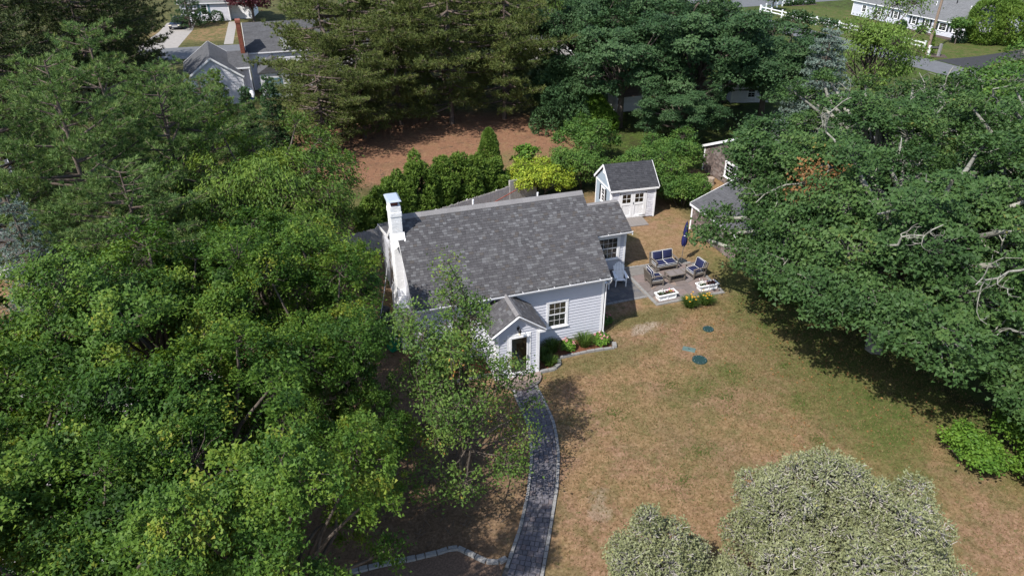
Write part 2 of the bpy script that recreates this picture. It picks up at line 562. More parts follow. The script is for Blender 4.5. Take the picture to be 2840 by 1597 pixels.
    # worn and green places of this lawn
    for e, c, k in [
        ((8.7, -6.2, 1.9, 7.5, -0.38, 0.7, 2.2), green, 0.8), ((7.0, -4.0, 2.0, 3.4, -0.2, 0.9, 2.8), olive, 0.5), ((8.3, -0.4, 1.8, 2.2, 0, 0.8, 2.0), green, 0.6), ((9.6, 1.0, 1.5, 5.2, 0.05, 0.6, 1.6), green, 0.7),
        ((13.2, -6.0, 3.0, 9.0, -0.3, 0.4, 1.2), green, 0.8), ((8.4, -9.8, 0.9, 2.6, -0.5, 0.8, 2.6), green, 0.6),
        ((5.0, -5.6, 4.2, 3.4, 0.2, 0.9, 2.8), olive, 0.22), ((4.3, -4.7, 0.9, 0.6, 0.6, 0.7, 2.6), green, 0.5), ((2.2, -5.2, 1.5, 0.7, 0.3, 0.7, 2.6), green, 0.5),
        ((5.8, -7.4, 0.9, 0.5, 0.9, 0.7, 2.6), green, 0.45), ((-1.0, -1.9, 3.0, 0.7, 0.06, 0.7, 2.0), olive, 0.7),
        ((0.0, -8.0, 1.7, 3.0, 0.3, 0.8, 2.8), olive, 0.3), ((3.0, 0.7, 2.6, 0.7, 0.05, 0.6, 1.6), olive, 0.8),
        ((2.3, -0.2, 1.0, 0.36, 0.1, 0.5, 4.0), pale, 0.85), ((-4.6, -9.9, 0.30, 0.7, -0.4, 0.4, 6.0), pale, 0.4),
        ((6.6, 8.0, 2.6, 3.2, 0.2, 0.4, 1.0), straw, 0.6), ((5.8, 9.4, 1.0, 0.7, 0.0, 0.5, 1.8), olive, 0.6),
    ]:
        col = lay(col, ellipse(*e), c, k)
    # bare shaded soil under the oaks and beside the cottage
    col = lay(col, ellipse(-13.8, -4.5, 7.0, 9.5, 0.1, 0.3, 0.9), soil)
    # beyond the fence: rough ground, then the bed of fallen needles, then the neighbours' lawns
    far = N.new("ShaderNodeMapRange")
    sp = N.new("ShaderNodeSeparateXYZ")
    Lk.new(P, sp.inputs[0])
    far.inputs["From Min"].default_value = 15.5
    far.inputs["From Max"].default_value = 17.5
    Lk.new(sp.outputs[1], far.inputs["Value"])
    col = mix(far.outputs[0], col, mix(step(mid2, 0.4, 0.62), olive, rough_green))
    farx = N.new("ShaderNodeMapRange")
    farx.inputs["From Min"].default_value = 10.5
    farx.inputs["From Max"].default_value = 12.5
    Lk.new(sp.outputs[0], farx.inputs["Value"])
    col = mix(farx.outputs[0], col, mix(step(mid2, 0.4, 0.62), green, rough_green))
    col = lay(col, ellipse(-1.5, 30.5, 13.5, 9.0, -0.05, 0.18, 0.45), needles)
    col = lay(col, ellipse(3.6, 24.3, 3.6, 2.6, 0.2, 0.45, 0.8), mix(step(mid, 0.4, 0.6), straw, olive), 0.85)
    col = lay(col, ellipse(19.5, 40.0, 7, 6, 0, 0.2, 0.3), green, 0.9)
    col = lay(col, ellipse(-20, 91, 10, 7.5, 0, 0.2, 0.3), mix(step(mid2, 0.42, 0.6), olive, straw), 0.95)
    col = lay(col, ellipse(-5, 88, 7, 10, 0, 0.2, 0.3), needles, 0.9)
    col = lay(col, ellipse(74, 58, 11, 26, 0, 0.15, 0.3), mix(step(mid2, 0.42, 0.6), green, olive), 0.95)
    col = lay(col, ellipse(15.9, 15.9, 1.2, 2.4, 0, 0.3, 0.5), straw)
    Lk.new(col, b.inputs["Base Color"])
    b.inputs["Roughness"].default_value = 0.95
    b.inputs["Specular IOR Level"].default_value = 0.1
    bp = N.new("ShaderNodeBump")
    bp.inputs["Strength"].default_value = 0.8
    bp.inputs["Distance"].default_value = 0.05
    Lk.new(fine_mid, bp.inputs["Height"])
    Lk.new(bp.outputs["Normal"], b.inputs["Normal"])
    MATS["lawn"] = m


ground_mat()
MB().add([(-500, -400, 0), (600, -400, 0), (600, 800, 0), (-500, 800, 0)], [(0, 1, 2, 3)]).build("ground", "lawn", kind="structure")


def sheet(name, pts, z, mat, kind="structure", parent=None):
    return MB().add([(x, y, z) for x, y in pts], [tuple(range(len(pts)))]).build(name, mat, parent, kind)


# roads and drives far off
sheet("road", [(-60, 73.6), (-24, 72.6), (-10, 71.5), (12, 70), (12, 78), (-10, 79.6), (-24, 80.2), (-60, 80.4)], 0.012, "asphalt")
sheet("driveway", [(-30, 80.2), (-24.6, 80.0), (-23.4, 93), (-23.2, 101), (-27.5, 101), (-28, 93)], 0.008, "concrete")
sheet("road", [(58.6, 0), (63.4, 0), (63.9, 44), (63.0, 62), (62.6, 90), (56.6, 90), (57.6, 62), (58.8, 44)], 0.012, "asphalt")
sheet("road", [(56.0, 84.6), (110, 87.2), (110, 98), (40, 95), (40, 84)], 0.016, "asphalt")
sheet("driveway", [(64.2, 35.8), (69.6, 38.2), (80, 39.0), (80, 43.2), (76.9, 42.6), (70.8, 41.8), (64.1, 41.8)], 0.016, "asphalt_new")
sheet("pavement", [(-18.8, 80.5), (-17.6, 80.5), (-17.2, 99.0), (-18.4, 99.0)], 0.008, "concrete")
sheet("gravel_drive", [(-33, -12), (-25.5, -13), (-22.0, -8.6), (-18.2, -3.4), (-17.0, 2.0), (-20, 5.0), (-30, 3)], 0.006, "shell_gravel")
sheet("mulch_bed", [(73.8, 84.2), (80.5, 84.4), (80.3, 83.2), (75, 82.9)], 0.012, "mulch_dark")
sheet("mulch_bed", [(75.6, 48.9), (77.2, 49.2), (78.2, 60.5), (76.6, 60.5)], 0.012, "mulch_dark")
sheet("mulch_bed", [(64.6, 43.6), (66.4, 42.2), (67.6, 43.8), (66.2, 45.4)], 0.018, "mulch_dark")


# ------------------------------------------------------------------ frames on a wall or a slope
class Pl:
    """A plane: O origin, U along, Z up the plane, N out of it."""

    def __init__(s, O, U, Z, N):
        s.O, s.U, s.Z, s.N = Vector(O), Vector(U).normalized(), Vector(Z).normalized(), Vector(N).normalized()

    def p(s, u, d, z):
        return s.O + s.U * u + s.N * d + s.Z * z

    def box(s, mb, u0, d0, z0, u1, d1, z1, mat=0):
        q = [s.p(u0, d0, z0), s.p(u1, d0, z0), s.p(u1, d1, z0), s.p(u0, d1, z0), s.p(u0, d0, z1), s.p(u1, d0, z1), s.p(u1, d1, z1), s.p(u0, d1, z1)]
        if (q[1] - q[0]).cross(q[3] - q[0]).dot(q[4] - q[0]) < 0:
            q = [q[1], q[0], q[3], q[2], q[5], q[4], q[7], q[6]]
        return mb.hexa(q, mat)

    def wedge(s, mb, u0, u1, z0, z1, d0, d1, back=0.0, mat=0):
        """bottom edge d0 proud, top edge d1 proud."""
        q = [s.p(u0, d0, z0), s.p(u1, d0, z0), s.p(u1, back, z0), s.p(u0, back, z0), s.p(u0, d1, z1), s.p(u1, d1, z1), s.p(u1, back, z1), s.p(u0, back, z1)]
        if (q[1] - q[0]).cross(q[3] - q[0]).dot(q[4] - q[0]) < 0:
            q = [q[1], q[0], q[3], q[2], q[5], q[4], q[7], q[6]]
            return mb.add(q, [(0, 3, 2, 1), (0, 1, 5, 4), (1, 2, 6, 5), (3, 0, 4, 7)], mat)
        return mb.add(q, [(0, 3, 2, 1), (0, 1, 5, 4), (1, 2, 6, 5), (3, 0, 4, 7)], mat)


def cut(u0, u1, z0, z1, openings):
    segs = [(u0, u1)]
    for a, b, c, d in openings:
        if z1 > c and z0 < d:
            segs = [t for s in segs for t in ((s[0], min(s[1], a)), (max(s[0], b), s[1])) if t[1] - t[0] > 0.02]
    return segs


def clapboards(pl, parent, z0, z1, exp, span, openings, mat, joined=False, proud=0.034):
    mb = MB()
    z = z0
    while z < z1 - 0.02:
        zt = min(z + exp, z1)
        u0, u1 = span(z, zt)
        if u1 - u0 > 0.05:
            for a, b in cut(u0, u1, z, zt, openings):
                if joined:
                    pl.wedge(mb, a, b, z, zt + 0.004, proud, 0.006)
                else:
                    m1 = MB()
                    pl.wedge(m1, a, b, z, zt + 0.004, proud, 0.006)
                    m1.build("clapboard", mat, parent)
        z += exp
    if joined:
        mb.build("siding", mat, parent, kind="stuff")


def wall_shingles(pl, parent, z0, z1, exp, span, openings, mats, wr=(0.12, 0.24), proud=0.022, name="siding", rnd=R):
    mb = MB()
    z = z0
    while z < z1 - 0.02:
        zt = min(z + exp, z1)
        u0, u1 = span(z, zt)
        for a, b in (cut(u0, u1, z, zt, openings) if u1 - u0 > 0.05 else []):
            u = a
            while u < b - 0.01:
                w = min(rnd.uniform(*wr), b - u)
                pl.wedge(mb, u + 0.003, u + w - 0.003, z - rnd.uniform(0, 0.012), zt + 0.004, proud * rnd.uniform(0.8, 1.2), 0.006, mat=rnd.randrange(len(mats)))
                u += w
        z += exp
    mb.build(name, mats, parent, kind="stuff")


def window(pl, parent, u0, z0, w, h, cols=3, rows=2, casing=0.10, d=0.03, blind=False, double=True, single_panes=True, mat="white_paint", cut_in=True):
    """Casing, two sashes, panes and bars, all standing proud of the wall plane."""
    m = MB()
    c = casing
    pl.box(m, u0, 0.0, z0, u0 + c, d + 0.02, z0 + h)
    pl.box(m, u0 + w - c, 0.0, z0, u0 + w, d + 0.02, z0 + h)
    pl.box(m, u0 - 0.01, 0.0, z0 + h, u0 + w + 0.01, d + 0.03, z0 + h + c)
    pl.box(m, u0 - 0.03, 0.0, z0 - 0.05, u0 + w + 0.03, d + 0.06, z0)
    win = m.build("window", mat, parent)
    b = MB()
    pl.box(b, u0 + c, 0.001, z0, u0 + w - c, 0.006, z0 + h)
    b.build("dark_backing", "dark_room", win)
    iu0, iu1 = u0 + c, u0 + w - c
    halves = [(z0 + h * 0.5, z0 + h, d - 0.002), (z0 + 0.001, z0 + h * 0.5 + 0.03, d - 0.018)] if double else [(z0, z0 + h, d - 0.01)]
    for k, (a, t, dd) in enumerate(halves):
        s = MB()
        f = 0.045
        pl.box(s, iu0, dd - 0.012, a, iu0 + f, dd + 0.012, t)
        pl.box(s, iu1 - f, dd - 0.012, a, iu1, dd + 0.012, t)
        pl.box(s, iu0 + f, dd - 0.012, t - f, iu1 - f, dd + 0.012, t)
        pl.box(s, iu0 + f, dd - 0.012, a, iu1 - f, dd + 0.012, a + f + (0.02 if k else 0))
        sb = a + f + (0.02 if k else 0)
        for i in range(1, cols):
            uu = iu0 + f + (iu1 - iu0 - 2 * f) * i / cols
            pl.box(s, uu - 0.006, dd - 0.008, sb, uu + 0.006, dd + 0.008, t - f)
        for j in range(1, rows):
            zz = sb + (t - f - sb) * j / rows
            pl.box(s, iu0 + f, dd - 0.0065, zz - 0.006, iu1 - f, dd + 0.0065, zz + 0.006)
        s.build("sash", mat, win)
        if single_panes:
            for i in range(cols):
                for j in range(rows):
                    g = MB()
                    ua, ub = iu0 + f + (iu1 - iu0 - 2 * f) * i / cols, iu0 + f + (iu1 - iu0 - 2 * f) * (i + 1) / cols
                    za, zb = sb + (t - f - sb) * j / rows, sb + (t - f - sb) * (j + 1) / rows
                    pl.box(g, ua + 0.006, dd - 0.003, za + 0.006, ub - 0.006, dd + 0.001, zb - 0.006)
                    g.build("pane", "glass", win)
        else:
            g = MB()
            pl.box(g, iu0 + f, dd - 0.003, sb, iu1 - f, dd + 0.001, t - f)
            g.build("pane", "glass", win)
    if blind:
        g = MB()
        z = z0 + 0.05
        while z < z0 + h - 0.05:
            pl.box(g, iu0 + 0.03, 0.0065, z, iu1 - 0.03, 0.010, z + 0.020)
            z += 0.030
        g.build("blind", "blind", win)
    return win


class Shingler:
    """Laminated shingles on slopes: the nearest become single parts, the rest one stuff part per slope."""

    def __init__(s, mats, weights, expo=0.128, wr=(0.16, 0.27), seed=3):
        s.mats, s.weights, s.expo, s.wr = mats, weights, expo, wr
        s.rnd = random.Random(seed)
        s.items = []
        s.cache = {}

    def slope(s, pl, parent, ulen, wlen, skip=None, ulim=None):
        row = 0
        w = 0.0
        while w < wlen - 0.03:
            top = min(w + s.expo, wlen)
            a, b = (0.0, ulen) if ulim is None else ulim(w)
            u = a + (-0.1 * (row % 2))
            tone = s.rnd.random()
            while u < b - 0.02:
                wd = s.rnd.choice((0.16, 0.18, 0.20, 0.23))
                x0, x1 = max(u, a), min(u + wd, b)
                if x1 - x0 > 0.03 and not (skip and skip((x0 + x1) / 2, w)):
                    s.items.append((pl, parent, x0, x1, w, top, s.rnd.choices(range(len(s.mats)), s.weights)[0], s.rnd.uniform(0.6, 1.3)))
                u += wd
            w += s.expo
            row += 1

    def flush(s, n_obj=300, root_M=None):
        root_M = root_M or Matrix()

        def dist(it):
            c = root_M @ it[0].p((it[2] + it[3]) / 2, 0, it[4])
            return np.linalg.norm(np.array(c) - CAM)
        order = sorted(range(len(s.items)), key=lambda i: dist(s.items[i]))
        near = set(order[:n_obj])
        rest = {}
        for i, (pl, parent, x0, x1, w, top, mt, th) in enumerate(s.items):
            if i in near:
                key = (round(x1 - x0, 2), round(top - w, 2), mt, round(th, 1))
                if key not in s.cache:
                    lp = Pl((0, 0, 0), (1, 0, 0), (0, 1, 0), (0, 0, 1))
                    m = MB()
                    lp.wedge(m, 0.005, key[0] - 0.005, -0.004, key[1] + 0.01, 0.021 * key[3], 0.004)
                    s.cache[key] = m.mesh("roof_shingle", s.mats[mt])
                o = link("roof_shingle", s.cache[key], parent)
                o.matrix_local = Matrix(((pl.U.x, pl.Z.x, pl.N.x, 0), (pl.U.y, pl.Z.y, pl.N.y, 0), (pl.U.z, pl.Z.z, pl.N.z, 0), (0, 0, 0, 1)))
                o.location = pl.p(x0, 0, w)
            else:
                mb = rest.setdefault(parent.name, (parent, MB()))[1]
                pl.wedge(mb, x0 + 0.005, x1 - 0.005, w - 0.004, top + 0.01, 0.021 * th, 0.004, mat=mt)
        for parent, mb in rest.values():
            mb.build("shingle_field", s.mats, parent, kind="stuff")


# ------------------------------------------------------------------ the white-trimmed cottage
cot = thing("cottage", "pale grey clapboard cottage with dark shingle roof, white chimney and gabled front porch", "house")
L_, HD, EZ, RZ = 8.90, 3.345, 3.36, 6.155       # length, half depth, eave, ridge
sl = (RZ - EZ) / (HD + 0.30)                     # slope
wall_top = EZ - 0.16
W = MB()
W.box(-L_, 0.0, 0.0, 0.0, 0.14, wall_top)
front = W.build("wall", "siding", cot)
for x0 in (-L_, -0.14):
    g = MB()
    zt = lambda y: EZ + sl * (min(y, 2 * HD - y) + 0.30) - 0.15
    g.prism([(x0, 0.141, 0), (x0, 2 * HD, 0), (x0, 2 * HD, zt(0) - 0.05), (x0, HD, zt(HD)), (x0, 0.141, zt(0) - 0.05)], (0.14, 0, 0))
    gw = g.build("wall", "siding", cot)
g = MB().box(-L_, 9.3, 0, 0.0, 9.44, 2.9)
g.box(-L_, 6.7, 0, -L_ + 0.14, 9.299, 2.9)
g.build("wall", "siding", cot)
fp = Pl((0, 0, 0), (1, 0, 0), (0, 0, 1), (0, -1, 0))
WR = (-2.89, 0.985, 1.09, 1.33)
WL = (-7.47, 0.985, 1.09, 1.33)
opens = [(WR[0] - 0.0, WR[0] + WR[2], WR[1] - 0.05, WR[1] + WR[3] + 0.10), (WL[0], WL[0] + WL[2], WL[1] - 0.05, WL[1] + WL[3] + 0.10), (-5.93, -3.94, -1, 2.62), (-5.4, -4.4, 2.6, 3.0)]
clapboards(fp, front, 0.16, wall_top - 0.02, 0.155, lambda a, b: (-L_ + 0.12, -0.12), opens, "siding")
m = MB()
fp.box(m, -L_, 0, 0.0, -0.0, 0.012, 0.155)
m.build("foundation", "concrete", front)
for u in (-L_, -0.115):
    m = MB()
    fp.box(m, u, 0.0, 0.0, u + 0.115, 0.036, wall_top - 0.02)
    m.build("corner_board", "white_paint", cot)
m = MB().box(-0.001, 0.0, 0.0, 0.034, 0.12, wall_top - 0.02)
m.build("corner_board", "white_paint", cot)
m = MB()
fp.box(m, -L_ + 0.12, 0.0, wall_top - 0.02, -0.12, 0.04, wall_top + 0.12)
m.build("frieze_board", "white_paint", cot)
window(fp, cot, *WR, cols=3, rows=2, blind=True)
window(fp, cot, *WL, cols=3, rows=2, blind=False)

# roof
rx0, rx1 = -L_ - 0.12, 0.12
t = 0.13
rf = MB()
rf.prism([(rx0, -0.30, EZ), (rx0, HD, RZ), (rx0, HD, RZ - t), (rx0, -0.30, EZ - t)], (rx1 - rx0, 0, 0))
roof = rf.build("roof", "shingle_0", cot)
rr = MB()
rr.prism([(rx0, HD + 0.001, RZ), (rx0, 6.10, 3.99), (rx0, 6.10, 3.99 - t), (rx0, HD + 0.001, RZ - t)], (rx1 - rx0, 0, 0))
rr.prism([(rx0, 6.101, 3.99), (rx0, 9.62, 3.03), (rx0, 9.62, 3.03 - t), (rx0, 6.101, 3.99 - t)], (rx1 - rx0, 0, 0))
rear_roof = rr.build("roof", "shingle_1", cot)
for a, b in (((rx0 - 0.012, -0.31, EZ - 0.125), (rx0 - 0.012, HD, RZ - 0.125)), ((rx1 + 0.012, -0.31, EZ - 0.125), (rx1 + 0.012, HD, RZ - 0.125)), ((rx0 - 0.012, 6.1, 3.9), (rx0 - 0.012, 9.64, 2.94)), ((rx0 - 0.012, HD, RZ - 0.085), (rx0 - 0.012, 6.1, 3.9))):
    MB().beam(a, b, 0.022, 0.17).build("rake_board", "white_paint", cot)
MB().box(rx0, 9.63, 2.84, rx1, 9.655, 3.02).build("fascia", "white_paint", cot)
# ridge vent: raised strip of cap shingles
rc = MB()
n = 30
for i in range(n):
    xa, xb = rx0 + (rx1 - rx0) * i / n, rx0 + (rx1 - rx0) * (i + 1) / n
    for sgn in (-1, 1):
        y1 = HD + sgn * 0.20
        rc.add([(xa + 0.004, HD, RZ + 0.055), (xb + 0.012, HD, RZ + 0.05), (xb + 0.012, y1, RZ + 0.05 - 0.2 * sl), (xa + 0.004, y1, RZ + 0.055 - 0.2 * sl),
                (xa + 0.004, HD, RZ + 0.0), (xb + 0.012, HD, RZ + 0.0), (xb + 0.012, y1, RZ - 0.2 * sl), (xa + 0.004, y1, RZ - 0.2 * sl)],
               [(0, 1, 2, 3), (4, 7, 6, 5), (0, 4, 5, 1), (1, 5, 6, 2), (2, 6, 7, 3), (3, 7, 4, 0)])
rc.build("ridge_cap", "roof_ridge", roof)

wt = [0.32, 0.28, 0.14, 0.13, 0.05, 0.08]
SH = Shingler(["shingle_%d" % i for i in range(6)], wt)
slope_len = math.hypot(HD + 0.30, RZ - EZ)
slv = Vector((0, HD + 0.30, RZ - EZ)).normalized()
sp_ = Pl((rx0 - 0.03, -0.30, EZ), (1, 0, 0), slv, Vector((1, 0, 0)).cross(slv))
chim_x = (-9.27, -8.78)
SH.slope(sp_, roof, rx1 - rx0 + 0.07, slope_len - 0.16, skip=lambda u, w: u < (chim_x[1] - rx0) + 0.05 and w * slv.y - 0.3 > 2.36)
rsl = Vector((0, -(6.10 - HD), RZ - 3.99)).normalized()
rp = Pl((rx1, 6.10, 3.99), (-1, 0, 0), rsl, Vector((-1, 0, 0)).cross(rsl))
SH.slope(rp, rear_roof, rx1 - rx0, 3.2)
rsl2 = Vector((0, -3.52, 0.96)).normalized()
rp2 = Pl((rx1, 9.62, 3.03), (-1, 0, 0), rsl2, Vector((-1, 0, 0)).cross(rsl2))
SH.slope(rp2, rear_roof, rx1 - rx0, 3.55)


def gutter(x0, x1, y, z, parent, spout=True):
    m = MB()
    m.prism([(x0, y, z), (x0, y - 0.11, z), (x0, y - 0.11, z - 0.03), (x0, y - 0.085, z - 0.10), (x0, y, z - 0.10)], (x1 - x0, 0, 0))
    g = m.build("gutter", "white_paint", parent)
    k = MB()
    n = int((x1 - x0) / 0.75)
    for i in range(n):
        xx = x0 + 0.35 + i * 0.75
        k.box(xx, y - 0.10, z + 0.002, xx + 0.02, y + 0.06, z + 0.016)
    k.build("hanger", "white_paint", g)
    d = MB()
    d.box(x0 + 0.01, y - 0.085, z + 0.001, x1 - 0.01, y - 0.012, z + 0.004)
    d.build("trough", "bin_black", g)
    return g


gt = gutter(rx0, rx1 + 0.02, -0.315, EZ - 0.02, cot)
m = MB()
m.tube([(0.15, -0.37, EZ - 0.02), (0.16, -0.37, EZ - 0.16), (0.15, -0.28, EZ - 0.34), (0.075, -0.08, EZ - 0.5), (0.07, -0.06, EZ - 0.8)], 0.036, 6)
m.tube([(0.07, -0.06, EZ - 0.8), (0.07, -0.06, 0.25), (0.10, -0.18, 0.12)], 0.034, 6)
m.build("downspout", "white_paint", cot)

# chimney
ch = MB()
ch.box(chim_x[0] + 0.012, 2.512, 0, chim_x[1] - 0.012, 3.34, 6.95)
ch.box(chim_x[0] - 0.008, 2.492, 6.48, chim_x[1] + 0.008, 3.36, 6.70)
ch.box(-9.34, 1.73, 0, -8.91, 3.9, 2.32)
ch.hexa([(-9.34, 1.73, 2.321), (-8.91, 1.73, 2.321), (-8.91, 3.9, 2.321), (-9.34, 3.9, 2.321), (-9.27, 2.50, 2.86), (-8.91, 2.50, 2.86), (-8.91, 3.4, 2.86), (-9.27, 3.4, 2.86)])
chim = ch.build("chimney", "white_brick", cot)
br = MB()


def bricks(mb, x0, x1, y0, y1, z0, z1, faces, hh=0.068, ll=0.205):
    z, row = z0, 0
    while z < z1 - 0.02:
        off = ll / 2 * (row % 2)
        for fc in faces:
            a, b = (x0, x1) if fc in "fb" else (y0, y1)
            u = a - off
            while u < b:
                ua, ub = max(u, a) + 0.005, min(u + ll, b) - 0.005
                if ub - ua > 0.02:
                    pr_ = R.uniform(0.009, 0.016)
                    if fc == "f":
                        mb.box(ua, y0 - pr_, z + 0.005, ub, y0, min(z + hh, z1) - 0.005)
                    elif fc == "l":
                        mb.box(x0 - pr_, ua, z + 0.005, x0, ub, min(z + hh, z1) - 0.005)
                    elif fc == "r":
                        mb.box(x1, ua, z + 0.005, x1 + pr_, ub, min(z + hh, z1) - 0.005)
                u += ll
        z += hh
        row += 1


bricks(br, chim_x[0] + 0.012, chim_x[1] - 0.012, 2.512, 3.34, 2.87, 6.47, "flr")
bricks(br, chim_x[0] - 0.008, chim_x[1] + 0.008, 2.492, 3.36, 6.48, 6.70, "flr")
bricks(br, chim_x[0] + 0.012, chim_x[1] - 0.012, 2.512, 3.34, 6.70, 6.95, "flr")
bricks(br, -9.34, -8.91, 1.73, 3.9, 0.05, 2.32, "fl")
br.build("brickwork", "white_brick", chim, kind="stuff")
m = MB()
m.hexa([(chim_x[0] - 0.02, 2.30, 4.98), (chim_x[1] + 0.06, 2.30, 5.40), (chim_x[1] + 0.06, 2.511, 5.55), (chim_x[0] - 0.02, 2.511, 5.55), (chim_x[0] - 0.02, 2.36, 5.42), (chim_x[1] + 0.06, 2.36, 5.46), (chim_x[1] + 0.06, 2.511, 5.72), (chim_x[0] - 0.02, 2.511, 5.72)])
m.build("flashing_ledge", "white_paint", chim)
cap = MB()
for x in (chim_x[0] + 0.06, chim_x[1] - 0.08):
    for y in (2.60, 3.22):
        cap.box(x, y, 6.95, x + 0.02, y + 0.02, 7.20)
cap.hexa([(-9.36, 2.42, 7.20), (-8.74, 2.42, 7.20), (-8.74, 3.44, 7.20), (-9.36, 3.44, 7.20), (-9.28, 2.52, 7.27), (-8.82, 2.52, 7.27), (-8.82, 3.34, 7.27), (-9.28, 3.34, 7.27)])
cap.build("chimney_cap", "metal", chim)
cap = MB()
for k in range(7):
    x = chim_x[0] + 0.08 + k * 0.055
    cap.box(x, 2.602, 6.95, x + 0.006, 2.608, 7.2)
cap.build("spark_screen", "black_metal", chim)
MB().box(chim_x[0] + 0.10, 2.66, 6.95, chim_x[1] - 0.10, 3.2, 7.08).build("flue", "red_brick", chim)

# bare vine and pipes on the west wall
for k in range(16):
    y0 = R.uniform(4.2, 6.6)
    pts = [(-L_ - 0.02, y0, 0.05)]
    for j in range(7):
        pts.append((-L_ - R.uniform(0.02, 0.10), pts[-1][1] + R.uniform(-0.35, 0.30), pts[-1][2] + R.uniform(0.35, 0.6)))
    MB().tube(pts, [0.022, 0.02, 0.018, 0.016, 0.014, 0.012, 0.01, 0.008], 5).build("vine_stem", "bark", cot)
MB().box(-L_ - 0.03, 4.4, 1.2, -L_ + 0.01, 5.6, 2.6).build("window", "dark_room", cot)
for x, y, z in ((-4.9, 4.9, 5.75), (-1.45, 5.2, 5.55)):
    MB().tube([(x, y, z - 1.4), (x, y, z + 0.02)], 0.05, 8).build("vent_pipe", "white_paint", cot)

# the side wing
EX0, EX1, EY, EE, ER, EYR = 0.16, 4.09, 5.82, 2.47, 3.49, 7.49
m = MB().box(EX0, EY, 0, EX1, EY + 0.14, EE - 0.10)
ew = m.build("wall", "siding", cot)
m = MB()
m.prism([(EX1 - 0.14, EY + 0.141, 0), (EX1 - 0.14, 9.2, 0), (EX1 - 0.14, 9.2, EE), (EX1 - 0.14, EYR, ER - 0.14), (EX1 - 0.14, EY + 0.141, EE - 0.02)], (0.14, 0, 0))
m.build("wall", "siding", cot)
ep = Pl((0, EY, 0), (1, 0, 0), (0, 0, 1), (0, -1, 0))
EW = (2.27, 0.72, 1.46, 1.33)
clapboards(ep, ew, 0.1, EE - 0.14, 0.155, lambda a, b: (EX0, EX1 - 0.115), [(EW[0], EW[0] + EW[2], EW[1] - 0.05, EW[1] + EW[3] + 0.1)], "siding")
m = MB()
ep.box(m, EX1 - 0.115, 0.0, 0, EX1, 0.036, EE - 0.12)
m.box(EX1 - 0.001, EY, 0, EX1 + 0.034, EY + 0.12, EE - 0.12)
m.build("corner_board", "white_paint", cot)
window(ep, cot, *EW, cols=4, rows=2, casing=0.13)
m = MB()
m.prism([(EX0 - 0.02, EY - 0.32, EE), (EX0 - 0.02, EYR, ER), (EX0 - 0.02, EYR, ER - 0.12), (EX0 - 0.02, EY - 0.32, EE - 0.12)], (EX1 - EX0 + 0.14, 0, 0))
m.prism([(EX0 - 0.02, EYR + 0.001, ER), (EX0 - 0.02, 9.5, EE), (EX0 - 0.02, 9.5, EE - 0.12), (EX0 - 0.02, EYR + 0.001, ER - 0.12)], (EX1 - EX0 + 0.14, 0, 0))
er = m.build("roof", "shingle_1", cot)
esl = Vector((0, EYR - EY + 0.32, ER - EE)).normalized()
SH.slope(Pl((EX0 - 0.02, EY - 0.32, EE), (1, 0, 0), esl, Vector((1, 0, 0)).cross(esl)), er, EX1 - EX0 + 0.18, math.hypot(EYR - EY + 0.32, ER - EE) - 0.1)
MB().prism([(EX0, EYR - 0.16, ER - 0.055), (EX0, EYR, ER + 0.035), (EX0, EYR + 0.16, ER - 0.055)], (EX1 - EX0 + 0.12, 0, 0)).build("ridge_cap", "roof_ridge", er)
MB().beam((EX1 + 0.13, EY - 0.33, EE - 0.115), (EX1 + 0.13, EYR, ER - 0.115), 0.02, 0.15).build("rake_board", "white_paint", cot)
gutter(EX0 + 0.02, EX1 + 0.16, EY - 0.335, EE - 0.02, cot)
MB().tube([(EX1 + 0.17, EY - 0.39, EE - 0.02), (EX1 + 0.17, EY - 0.39, EE - 0.22)], 0.035, 6).build("downspout", "white_paint", cot)

# front porch, open inside behind its glass door
PX0, PX1, PY, PE, PR = -5.93, -3.94, -1.92, 2.50, 3.37
pxm = (PX0 + PX1) / 2
DU0, DU1, DZ0, DZ1 = -5.30, -4.46, 0.16, 2.20
pm = MB()
for a, b, c, d in ((PX0, DU0, 0, PE), (DU1, PX1, 0, PE), (DU0, DU1, DZ1, PE), (DU0, DU1, 0, DZ0)):
    pm.box(a, PY, c, b, PY + 0.1, d)
pm.prism([(PX0, PY, PE + 0.001), (PX1, PY, PE + 0.001), (pxm, PY, PR - 0.1)], (0, 0.1, 0))
pw = pm.build("wall", "siding", cot)
for x in (PX0, PX1 - 0.1):
    s_ = MB().box(x, PY + 0.101, 0, x + 0.1, -0.03, PE - 0.02).build("wall", "siding", cot)
    if x == PX1 - 0.1:
        continue
    spl = Pl((PX0, PY, 0), (0, 1, 0), (0, 0, 1), (-1, 0, 0))
    clapboards(spl, s_, 0.12, PE - 0.1, 0.155, lambda a, b: (0.12, 1.89), [], "siding")
pp = Pl((0, PY, 0), (1, 0, 0), (0, 0, 1), (0, -1, 0))
psl = (PR - PE) / ((PX1 - PX0) / 2 + 0.24)
clapboards(pp, pw, 0.12, PR - 0.22, 0.135, lambda a, b: (max(PX0 + 0.13, pxm - (PR - 0.18 - b) / psl) if b > PE - 0.1 else PX0 + 0.13, min(PX1 - 0.13, pxm + (PR - 0.18 - b) / psl) if b > PE - 0.1 else PX1 - 0.13), [(DU0 - 0.13, DU1 + 0.13, -1, DZ1 + 0.13)], "siding")
for u in (PX0, PX1 - 0.14):
    m = MB()
    pp.box(m, u, 0, 0, u + 0.14, 0.04, PE - 0.06)
    m.box(u - 0.034 if u == PX0 else u + 0.139, PY, 0, u + 0.001 if u == PX0 else u + 0.174, PY + 0.13, PE - 0.06)
    m.build("corner_board", "white_paint", cot)
dr = MB()
pp.box(dr, DU0 - 0.12, 0, DZ0 - 0.04, DU0, 0.045, DZ1)
pp.box(dr, DU1, 0, DZ0 - 0.04, DU1 + 0.12, 0.045, DZ1)
